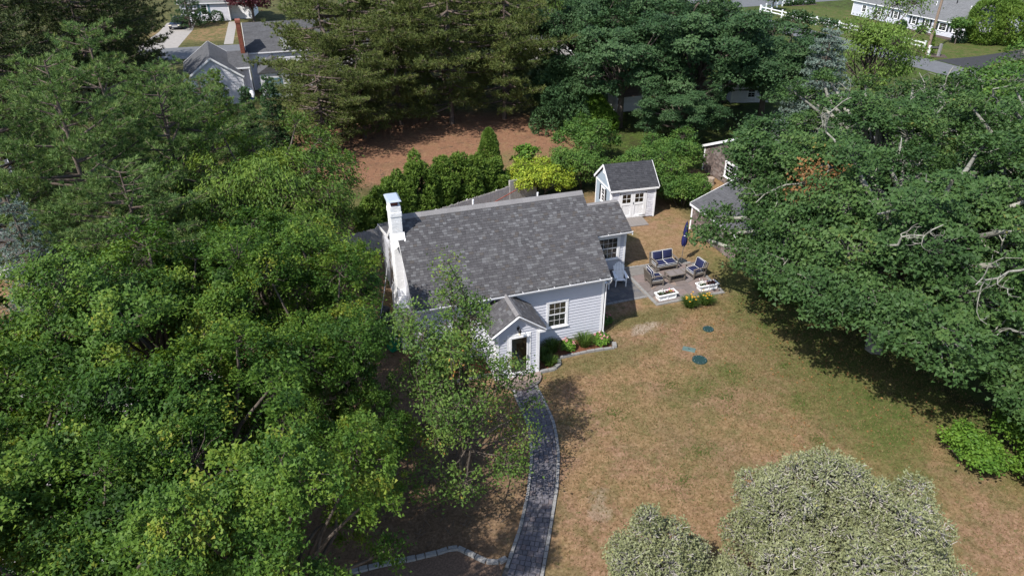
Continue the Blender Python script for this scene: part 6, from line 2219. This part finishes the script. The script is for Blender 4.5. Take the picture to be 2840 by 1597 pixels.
MR = [(11.6, -5.3, 9.8, 5.0, 81, "big maple with pale lichened limbs shading the right lawn edge", (1.2, 0.6),
       [(-3.9, 5.6, 3.4, 1.0), (-4.4, 3.6, 4.0, 1.2), (-4.9, 1.2, 4.4, 1.3), (-5.0, -1.1, 4.8, 1.4), (-4.1, -2.3, 4.8, 1.4), (-3.4, -3.6, 4.8, 1.5), (-3.0, -5.0, 4.6, 1.5), (-3.8, 2.2, 5.8, 1.4), (-3.6, -0.4, 6.0, 1.5), (-1.0, -4.2, 5.4, 1.6), (-1.8, -2.2, 6.6, 1.6), (-2.6, 1.6, 7.2, 1.5), (-6.1, 6.1, 4.0, 0.5), (-5.2, 6.0, 4.1, 0.7), (-4.4, 7.0, 4.4, 0.8), (-3.1, 5.3, 6.0, 1.1), (-2.4, 7.2, 6.0, 1.1), (-3.9, 4.3, 5.4, 0.9)], 4),
      (13.9, 1.1, 8.8, 4.8, 82, "maple with a rust brown leaf patch over the brown outbuilding", (0.8, 0.2), [(-3.4, 0.3, 4.2, 1.3), (-4.4, 1.9, 7.0, 1.2), (-3.4, 2.8, 6.3, 1.2), (-2.6, 3.6, 7.2, 1.3)], 5),
      (18.6, -6.0, 10.2, 5.2, 83, "pale limbed maple at the right edge of the picture", (0, 0), [], 5),
      (20.5, 6.0, 9.6, 5.2, 84, "maple behind the rust patched one over the shingled house", (0, 0), [], 4),
      (27.0, -1.0, 10.5, 5.2, 85, "farther right maple with bare pale branch tips", (0, 0), [], 4),
      (15.2, -10.8, 7.6, 3.8, 86, "lower maple above the light green bushes at the right edge", (0.2, 0), [(-3.2, -0.6, 2.8, 1.3), (-3.6, -2.4, 2.6, 1.2)], 3)]
for x, y, H, r, sd, lab, ln, ext, nb in MR:
    fn = None
    if sd in (81, 82):
        fn = lambda c, x=x, y=y: (np.linalg.norm((c + np.array([x, y, 0]) - np.array([9.3, -1.9, 7.6])) / np.array([1.7, 1.4, 1.8]), axis=1) < 1.0) & (np.random.default_rng(1).uniform(size=len(c)) < 0.6)
    if sd in (81, 82, 83, 86):
        tr, cr, lb, lc = broadleaf(sd, H, r, base=H * (0.40 if sd == 81 else 0.27), lobes=46, lobe=0.19, clumps=12, leaves=84, leaf=0.15, aspect=0.9, tri=True, rc=0.42, flat=0.42, up=0.8, out=0.6, rnd_n=0.65, lrv=(0.45, 1.5), leafvar=0.35, mat="lf_maple", bark="bark_pale", trunk_r=0.32, spread=(0.5, 1.2), twig=0.02, lean=ln, limb_vis=2.0, shell=(0.65, 1.25), zmin=-0.6, lz=0.8, low=-0.45, mat2="lf_rust" if fn else None, mat2_fn=fn, extra=ext, zlow=3.3 if sd == 81 else None)
        sc = 1.0
        keep = (tr, cr, lc, H, r)
        if sd == 83:
            m83 = keep
    else:
        tr, cr, lc = m83[:3]
        sc = (r / m83[4], r / m83[4], H / m83[3])
    t_ = plant("maple_tree", lab, "tree", (x, y, 0), tr, cr, group="pale limbed maples on the right", rot=0.0 if sd in (81, 82, 83, 86) else sd * 1.3, scale=sc)
    rg = np.random.default_rng(sd)
    cen = np.array([ln[0], ln[1], H * 0.6])
    toc = nrm(CAM - np.array([x, y, H * 0.7]))
    side = nrm(np.cross(toc, np.array([0, 0, 1.0])))
    upv = np.cross(side, toc)
    cand = sorted(range(len(lc) - len(ext)), key=lambda i: -float((lc[i] - cen) @ toc))[:nb * 2:2]
    for q, i in enumerate(cand):
        p0 = cen + (lc[i] - cen) * 0.95 + toc * 0.9
        a = rg.uniform(0, 6.28)
        dead_branch(t_, p0, side * math.cos(a) + upv * math.sin(a) * 0.8 + toc * 0.35, r * rg.uniform(0.4, 0.7), sd * 10 + q, 0.05)

# ------------------------------------------------------------------ top right trees
tr, cr = pine(91, 9.4, 3.4, 0.3, lambda t: 1.0 * (1 - t) ** 0.8 + 0.1, levels=20, per=8, sec=8, tuft=11, nl=0.2, nw=0.085, step=0.2, rise=0.0, droop=0.18, flatz=0.06, mat="lf_spruce", bark="bark", trunk_r=0.18, spread=0.9, upd=0.4, start=0.25)
plant("blue_spruce", "silvery blue spruce between the maples and the wispy locust", "tree", (27.6, 19.6, 0), tr, cr)
tr, cr, _, _ = broadleaf(92, 11.5, 4.0, base=1.6, lobes=36, lobe=0.22, clumps=18, leaves=18, leaf=0.24, aspect=0.5, rc=0.55, flat=0.6, mat="lf_locust", trunk_r=0.18, spread=(0.3, 0.95), droop=0.2)
plant("locust_tree", "wispy light green locust in front of the white road fence", "tree", (36.5, 24.0, 0), tr, cr)
for x, y, H, r, sd, lab in [(38.5, 13.5, 7.5, 4.4, 93, "light green tree below the far road bend"), (34.5, 6.5, 8.0, 4.2, 94, "light green tree with bare twigs at the right edge"), (46, 15, 8.0, 4.6, 95, "green tree at the far right edge below the new driveway"), (30.5, 11.0, 7.5, 3.8, 96, "green tree between the spruce and the right edge maples")]:
    tr, cr, lb, lc = broadleaf(sd, H, r, base=1.5, lobes=20, lobe=0.36, clumps=22, leaves=20, leaf=0.26, aspect=0.7, rc=0.5, flat=0.45, up=1.0, mat="lf_shrub" if sd != 96 else "lf_maple", bark="bark_pale", trunk_r=0.2, spread=(0.5, 0.88))
    t_ = plant("broadleaf_tree", lab, "tree", (x, y, 0), tr, cr, group="trees at the upper right edge")
    for q in range(5):
        dead_branch(t_, lc[q * 3 % len(lc)] * 0.7 + np.array([0, 0, H * 0.22]), (R.uniform(-0.6, 0.6), -0.4, 1.0), 2.6, sd * 10 + q, 0.05)

me, c_, o_ = evergreen_mass(97, lumps_shape([(0, 0, 2.2), (-2.5, 1.2, 1.8), (2.4, -1.0, 1.9), (1.0, 1.8, 3.0), (-1.4, 2.0, 3.2), (3.5, 1.2, 2.0), (0.2, 3.0, 2.5)], [2.6, 2.2, 2.2, 2.5, 2.4, 2.2, 2.8]), 5200, 7, 0.34, 0.16, "lf_arb")
plant("round_bush", "huge rounded dark green bush beside the blue ranch house", "bush", (80.4, 46.5, 0), stem_mesh(2, 0.2, n=3), me, "stem", "foliage")
tr, cr, _, _ = broadleaf(98, 3.2, 1.6, base=1.0, lobes=9, lobe=0.5, clumps=16, leaves=14, leaf=0.3, mat="lf_shrub", rc=0.4, trunk_r=0.09)
plant("small_tree", "little round tree at the white fence corner", "tree", (68.9, 80.5, 0), tr, cr)
tr, cr, _, _ = broadleaf(99, 3.4, 1.3, base=1.6, lobes=8, lobe=0.5, clumps=14, leaves=12, leaf=0.3, mat="lf_shrub", rc=0.4, trunk_r=0.07)
plant("small_tree", "little flat topped tree in front of the blue ranch house", "tree", (74.4, 48.6, 0), tr, cr)
for k, (x, y, r_) in enumerate(((75.6, 59.4, 0.8), (76.0, 56.0, 0.6), (75.6, 49.2, 0.9), (74.4, 84.0, 0.8), (75.8, 84.1, 0.6), (77.0, 84.2, 0.6), (78.2, 84.2, 0.9), (79.6, 84.3, 0.7))):
    me, _, _ = evergreen_mass(100 + k, lumps_shape([(0, 0, r_ * 0.7)], [r_]), 320, 6, 0.2, 0.13, "lf_fir")
    plant("clipped_bush", ("round clipped bush at the blue ranch wall, %s" % ("by the far wing", "in the middle", "by the near corner")[k]) if k < 3 else ("round bush in the far mulch bed, %s" % ("first from the road corner", "second from the road corner", "third from the road corner", "large fourth one", "last before the drive")[k - 3]), "bush", (x, y, 0), stem_mesh(0.4, 0.05), me, "stem", "foliage", "clipped bushes by the far road")
me, _, _ = evergreen_mass(110, cone_shape(2.6, 0.6), 420, 6, 0.2, 0.12, "lf_arb")
plant("narrow_conifer", "narrow green conifer at the foot of the utility pole", "tree", (66.5, 45.3, 0), stem_mesh(1, 0.05), me, "stem", "foliage")
tr, cr, _, _ = broadleaf(111, 7.5, 4.2, base=1.0, lobes=20, lobe=0.38, clumps=20, leaves=16, leaf=0.34, aspect=0.8, rc=0.6, mat="lf_red", trunk_r=0.2)
plant("red_maple", "dark purple red maple beside the shuttered far house", "tree", (-14.6, 98.0, 0), tr, cr)
tr, cr, _, _ = broadleaf(112, 10.5, 3.2, base=2.4, lobes=20, lobe=0.3, clumps=18, leaves=16, leaf=0.28, aspect=0.3, rc=0.6, mat="lf_locust", trunk_r=0.16, droop=0.8, spread=(0.3, 0.9))
plant("willow_tree", "wispy drooping willow before the weathered shingled house", "tree", (18.5, 52.0, 0), tr, cr)
for k, (x, y, H, r, lab) in enumerate([(7.0, 60, 13, 6, "dense tree behind the pitch pines at the top centre"), (31, 58, 12, 6, "dense tree at the top behind the maples"), (0.5, 66, 12, 5, "far tree above the pitch pines by the road"), (11.5, 50, 9, 4, "dark tree left of the willow")]):
    tr, cr, _, _ = broadleaf(120 + k, H, r, base=2.0, lobes=20, lobe=0.38, clumps=18, leaves=16, leaf=0.36, aspect=0.8, rc=0.6, mat="lf_maple", trunk_r=0.25)
    plant("broadleaf_tree", lab, "tree", (x, y, 0), tr, cr, group="trees along the top")
tr, cr = pine(126, 11, 4.2, 1.0, lambda t: 1.0 * (1 - t) ** 0.7 + 0.12, levels=15, per=7, sec=6, tuft=9, nl=0.34, nw=0.07, step=0.4, rise=0.05, droop=0.2, mat="lf_arb", spread=0.8)
plant("conifer", "yellowish conifer at the top behind the blue green maples", "tree", (35.5, 47, 0), tr, cr)
me, _, _ = evergreen_mass(127, lumps_shape([(-2, 0, 0.7), (0, 0, 0.9), (2, 0.4, 0.8)], [1.0, 1.2, 1.0]), 800, 6, 0.22, 0.12, "lf_fir")
plant("foundation_shrub", "low dark shrubs under the teal shutter window", "shrub", (-22.0, 98.6, 0), stem_mesh(0.5, 0.05), me, "stem", "foliage")
tr, cr = pine(128, 6.5, 2.6, 0.4, lambda t: 1.0 * (1 - t) ** 0.8 + 0.1, levels=12, per=7, sec=5, tuft=8, nl=0.3, nw=0.08, step=0.35, mat="lf_fir")
plant("conifer", "dark spreading conifer between the parked car and the far house", "tree", (-23.8, 95.4, 0), tr, cr)

# ------------------------------------------------------------------ hedges and shrubs behind the cottage
def hedge_lumps(pts, r, hs, seed, n_each=5):
    rg = np.random.default_rng(seed)
    lc, lr = [], []
    for (x, y), h in zip(pts, hs):
        for k in range(n_each):
            rr_ = r * rg.uniform(0.6, 1.0)
            lc.append((x + rg.normal(0, r * 0.45), y + rg.normal(0, r * 0.35), h * (k + 0.35) / n_each + rg.uniform(-0.1, 0.15)))
            lr.append(rr_ * (1.0 - 0.35 * k / n_each))
    return lc, lr


HB = [(-8.4, 14.6, 2.9), (-7.0, 15.2, 3.5), (-5.5, 15.9, 4.5), (-3.9, 16.5, 3.7), (-2.5, 17.1, 3.6), (-1.2, 17.7, 3.1), (0.1, 18.1, 2.6)]
for k, (x, y, h) in enumerate(HB):
    rg = np.random.default_rng(130 + k)
    lc, lr = [], []
    for q in range(46):
        t_ = rg.uniform(0.05, 0.93)
        a = rg.uniform(0, 6.28)
        w_ = 1.25 * (1 - t_ ** 3) * rg.uniform(0.55, 1.0)
        lc.append((w_ * math.cos(a), w_ * math.sin(a), h * t_))
        lr.append(rg.uniform(0.26, 0.52) * (1.15 - 0.4 * t_))
    me, c_, o_ = evergreen_mass(130 + k, lumps_shape(lc, lr, 0.1, 0.75, 1.5), 4200, 5, 0.19, 0.085, "lf_arb", spread=0.75, up=0.6, tint_j=0.22)
    plant("hedge_shrub", "arborvitae hedge shrub behind the stockade fence, %s" % ("farthest left by the chimney", "second from the chimney", "the tallest one", "right of the tallest", "fourth along, level topped", "next to the lowest one", "lowest at the right end")[k], "hedge", (x, y, 0), stem_mesh(h * 0.7, 0.06, n=2, seed=k), me, "stem", "foliage", "arborvitae hedge behind the cottage")
me, _, _ = evergreen_mass(136, cone_shape(4.1, 1.15, lambda t: (1 - t) ** 0.55 * (0.85 + 0.3 * t)), 5200, 5, 0.16, 0.06, "lf_arb", spread=0.7, up=0.6)
plant("cone_shrub", "single conical arborvitae standing on the needle bed edge", "shrub", (0.6, 20.6, 0), stem_mesh(3, 0.06), me, "stem", "foliage")
shrub("yellow_shrub", "bright yellow leaved bush spilling over the back fence", "bush", (3.5, 17.2, 0), 2.3, 1.6, 2.7, "lf_yellow", 0.14, seed=141, lobes=18)
shrub("leafy_shrub", "green leafy bush between the yellow bush and the shed", "bush", (6.4, 17.6, 0), 2.6, 1.8, 3.3, "lf_shrub", 0.14, seed=142, lobes=19)
shrub("leafy_shrub", "light green round bush behind the shed at the hedge foot", "bush", (9.0, 22.6, 0), 2.3, 2.0, 3.6, "lf_shrub", 0.16, seed=143, lobes=16)
shrub("sapling", "thin light green sapling on the dry grass beyond the fence", "sapling", (3.6, 21.3, 0), 1.0, 0.9, 3.0, "lf_lime", 0.2, seed=144, lobes=8, clumps=12, leaves=14)
shrub("vine_thicket", "vine covered thicket right behind the shed", "thicket", (10.9, 15.4, 0), 2.6, 2.2, 3.6, "lf_shrub", 0.13, seed=145, lobes=30, clumps=22, leaves=28)
shrub("vine_thicket", "lower vine thicket reaching the dry grass by the brown outbuilding", "thicket", (11.8, 12.6, 0), 1.8, 1.7, 2.4, "lf_shrub", 0.13, seed=146, lobes=22, clumps=20, leaves=28)
shrub("vine_thicket", "tall vine thicket between the shed and the shingled house", "thicket", (13.6, 17.2, 0), 2.0, 2.0, 3.6, "lf_shrub", 0.14, seed=147, lobes=16, clumps=28)
shrub("leafy_shrub", "dark low shrub between the conical arborvitae and the fence", "bush", (0.6, 18.6, 0), 1.0, 0.9, 1.5, "lf_maple_blue", 0.16, seed=148, lobes=9)
lc, lr = hedge_lumps([(10.2, 30), (10.6, 32.5), (11.4, 35), (12.2, 37.5), (13, 40)], 1.7, [4.2, 4.6, 4.6, 4.4, 4.2], 150, 6)
c0 = np.array([11.4, 35, 0])
me, _, _ = evergreen_mass(150, lumps_shape([tuple(np.array(p) - c0) for p in lc], lr, 0.1, 0.35), 7000, 5, 0.26, 0.11, "lf_fir", spread=0.8, up=0.5)
plant("hedge", "tall dark unclipped hedge at the right end of the needle bed", "hedge", tuple(c0), stem_mesh(3, 0.1, n=4, spread=1.5), me, "stem", "foliage")
lc = [(x_, y_, 0.75) for x_, y_ in zip(np.linspace(0, 3.0, 8), np.linspace(0, 13, 8))]
lc = [(x_ + dx_, y_, 0.9 + dz) for x_, y_, _ in lc for dx_, dz in ((-0.9, -0.1), (0.0, 0.25), (0.9, -0.1))]
me, _, _ = evergreen_mass(151, lumps_shape(lc, [1.15] * len(lc), 0.05, 0.3, 1.0), 7500, 5, 0.2, 0.09, "lf_lime", spread=0.8, up=1.0)
plant("clipped_hedge", "low bright green clipped hedge sloping down beside the tiny shed", "hedge", (13.0, 29.2, 0), stem_mesh(1, 0.06, n=3), me, "stem", "foliage")
lc = [(x_, 0, z_) for x_ in np.linspace(-3, 3, 7) for z_ in (0.8, 1.9)]
me, _, _ = evergreen_mass(152, lumps_shape(lc, [1.1] * len(lc), 0.05, 0.3), 3600, 5, 0.24, 0.11, "lf_fir", spread=0.8, up=0.8)
plant("clipped_hedge", "dark squared hedge behind the small lawn at the top centre", "hedge", (19.5, 44.5, 0), stem_mesh(1, 0.06, n=3), me, "stem", "foliage", rot=0.2)

# light green bushes at the right edge
for k, (x, y, rx, ry, h, lab) in enumerate([(9.6, -12.4, 0.75, 0.95, 1.3, "light green bush at the lawn edge under the right maple"), (10.9, -14.2, 0.9, 1.1, 1.5, "second light green bush nearer the right picture edge"), (10.4, -16.0, 0.9, 1.0, 1.3, "lowest light green bush at the right picture edge"), (12.2, -12.4, 1.1, 1.1, 1.6, "light green bush tucked behind under the maple leaves")]):
    shrub("leafy_shrub", lab, "bush", (x, y, 0), rx, ry, h, "lf_lime", 0.13, seed=160 + k, lobes=11, clumps=24, leaves=22, group="light green bushes on the right")

# ------------------------------------------------------------------ grey-green cedars in the foreground
def cedar(seed, name, label, loc, spires, H, n_tufts, group):
    rng = np.random.default_rng(seed)
    limbs = Limbs()
    cs, ds, tt = [], [], []
    for (x, y, z, r) in spires:
        limbs.curve((x * 0.15, y * 0.15, 0.1), (x, y, z), 0.09, 0.03, rng, 6, wob=0.08)
        n = int(n_tufts * r * r)
        d = sphere_dirs(n, rng, -0.55)
        p = np.array([x, y, z]) + d * r * rng.uniform(0.78, 1.08, (n, 1)) * np.array([1, 1, 1.05])
        ok = p[:, 2] > 0.25
        p, d = p[ok], d[ok]
        cs.append(p)
        ds.append(nrm(d * 0.6 + np.array([0, 0, 0.85])))
        tt.append(np.clip(rng.normal(0.5, 0.2, len(p)) + rng.normal(0, 0.07), 0, 1))
        q = np.array([x, y, z]) + d * r * 0.35
        sel = rng.uniform(size=len(p)) < 0.6
        mid = (q + p) / 2 + rng.normal(size=p.shape) * 0.08
        limbs.straight(q[sel], mid[sel], 0.018, 0.014)
        limbs.straight(mid[sel], p[sel] + d[sel] * 0.05, 0.014, 0.007)
    c, d, T = np.concatenate(cs), np.concatenate(ds), np.concatenate(tt)
    k = 7
    off = rng.normal(size=(len(c), k, 3)) * 0.06
    cc = (c[:, None] + off).reshape(-1, 3)
    dd = np.repeat(d, k, 0)
    V, F = needles(cc, dd, 2, 0.075, 0.052, rng, 1.1)
    tint = np.clip(np.repeat(T, k * 2) * 0.72 + rng.uniform(0, 1, len(F)) * 0.28, 0, 1)
    plant(name, label, "tree", loc, limbs.mesh("trunk", "bark_silver", 4), np_mesh("crown", V, F, "lf_juniper", tint), group=group)


rg = np.random.default_rng(171)
sp1 = []
for d in sphere_dirs(105, rg, -0.3):
    k = rg.uniform(0.62, 1.04)
    sp1.append((d[0] * 3.25 * k, d[1] * 3.3 * k, 2.3 + d[2] * 2.45 * k, rg.uniform(0.28, 0.62)))
sp1 += [(0.1, 1.6, 4.3, 0.6), (-0.3, 1.2, 4.6, 0.5), (0.4, 0.9, 4.5, 0.5), (0, 0, 2.6, 1.5), (1.2, 0.5, 2.4, 1.3), (-1.3, 0.3, 2.4, 1.3), (0.2, -1.4, 2.3, 1.3)]
cedar(171, "cedar_tree", "large rounded grey green cedar in the foreground lawn corner", (0.15, -15.9, 0), sp1, 5, 360, "grey green cedars in the foreground")
rg = np.random.default_rng(172)
sp2 = [(0, 0.3, 3.9, 0.36), (0.05, 0.3, 3.3, 0.5), (0.75, 0.1, 3.2, 0.5), (-0.6, -0.2, 2.9, 0.6), (0.9, -0.3, 2.6, 0.6), (0.1, -0.5, 2.8, 0.7), (-0.9, -0.6, 2.2, 0.65), (0, 0, 1.8, 0.9), (1.2, -0.7, 2.0, 0.6), (0.5, -1.0, 2.0, 0.75), (-0.5, -1.1, 1.8, 0.7), (1.5, 0.0, 2.4, 0.4), (-0.2, 0.8, 2.0, 0.6), (2.0, -0.9, 1.7, 0.75), (2.6, -1.4, 1.5, 0.8), (1.6, -1.5, 1.9, 0.8), (-1.3, -1.4, 1.6, 0.75)]
cedar(172, "cedar_tree", "smaller spired grey green cedar left of the large one", (-5.3, -14.3, 0), sp2, 4, 560, "grey green cedars in the foreground")

# ------------------------------------------------------------------ grass blades on the dry lawn, fallen leaves
rng = np.random.default_rng(201)
n = 42000
px = rng.uniform(-9, 13, n)
py = rng.uniform(-17, 1.2, n)
keep = ~((px > -9.2) & (px < 0.05) & (py > -1.4)) & ~((px < -4.2 + (py + 3) * 0.28) & (px > -10))
keep &= ~((px > 3.8) & (px < 8.1) & (py > 1.45)) & (np.hypot(px - 3.43, py + 3.37) > 0.42) & (np.hypot(px - 5.21, py + 1.26) > 0.36) & (np.hypot(px - 3.41, py + 2.47) > 0.36)
px, py = px[keep], py[keep]
m_ = len(px)
c = np.stack([px, py, np.zeros(m_)], 1)
V, F = needles(c, np.repeat(np.array([[0, 0, 1.0]]), m_, 0), 2, 0.085, 0.028, rng, 0.9)
V[:, 2] = np.abs(V[:, 2])
tag(link("grass", np_mesh("grass", V, F, "lf_straw", rng.uniform(0, 1, len(F)))), kind="stuff")
n = 5000
cx = np.array([2.3, 4.3, 0.2, 5.8, 3.1, 1.2, -1.2, 6.8, 5.0, -2.0, 7.6, 8.4, 8.8, 9.2, 8.0])
cy = np.array([-5.3, -4.7, -8.6, -7.4, -6.1, -4.6, -9.7, -5.0, -9.5, -5.5, -3.5, -5.8, -8.0, -9.6, -1.8])
i = rng.integers(0, len(cx), n)
sc_ = np.where(i >= 10, 1.5, 1.1) * rng.choice([0.15, 0.5, 1.0, 1.6], n)
c = np.stack([cx[i] + rng.normal(size=n) * sc_, cy[i] + rng.normal(size=n) * sc_, np.zeros(n)], 1)
V, F = needles(c, np.repeat(np.array([[0, 0, 1.0]]), n, 0), 2, 0.09, 0.022, rng, 0.9)
V[:, 2] = np.abs(V[:, 2])
tag(link("grass", np_mesh("grass", V, F, "lf_blade", rng.uniform(0, 1, len(F)))), kind="stuff")
n = 420
c = np.stack([rng.uniform(2, 11, n), rng.uniform(-11, 1, n), np.full(n, 0.03)], 1)
w_ = rng.uniform(size=n) < np.clip((c[:, 0] - 1) / 9, 0.05, 1)
c = c[w_]
V, F = leaf_quads(c, nrm(np.array([0, 0, 1.0]) + rng.normal(size=c.shape) * 0.3), 0.11, 0.08, rng)
tag(link("fallen_leaves", np_mesh("fallen_leaves", V, F, "lf_rust", rng.uniform(0, 1, len(F)))), kind="stuff")

rng = np.random.default_rng(301)
n = 900
a_ = rng.uniform(0, 6.28, n)
px = np.where(rng.uniform(size=n) < 0.5, rng.uniform(-12, 9, n), rng.uniform(-12.5, -6.5, n))
py = np.where(px > -6.6, rng.uniform(22, 36, n), np.where(rng.uniform(size=n) < 0.5, rng.uniform(-9.6, -1.6, n), rng.uniform(22, 36, n)))
keep = ~((px > -9.4) & (py > -1.5) & (py < 0))
px, py, a_ = px[keep], py[keep], a_[keep]
ln = rng.uniform(0.12, 0.45, len(px))
P0 = np.stack([px, py, np.full(len(px), 0.02)], 1)
P1 = P0 + np.stack([np.cos(a_) * ln, np.sin(a_) * ln, rng.uniform(-0.005, 0.03, len(px))], 1)
V, F = seg_mesh(P0, P1, np.full(len(px), 0.012), np.full(len(px), 0.006), 4)
tag(link("fallen_twigs", np_mesh("fallen_twigs", V, F, "bark")), kind="stuff")
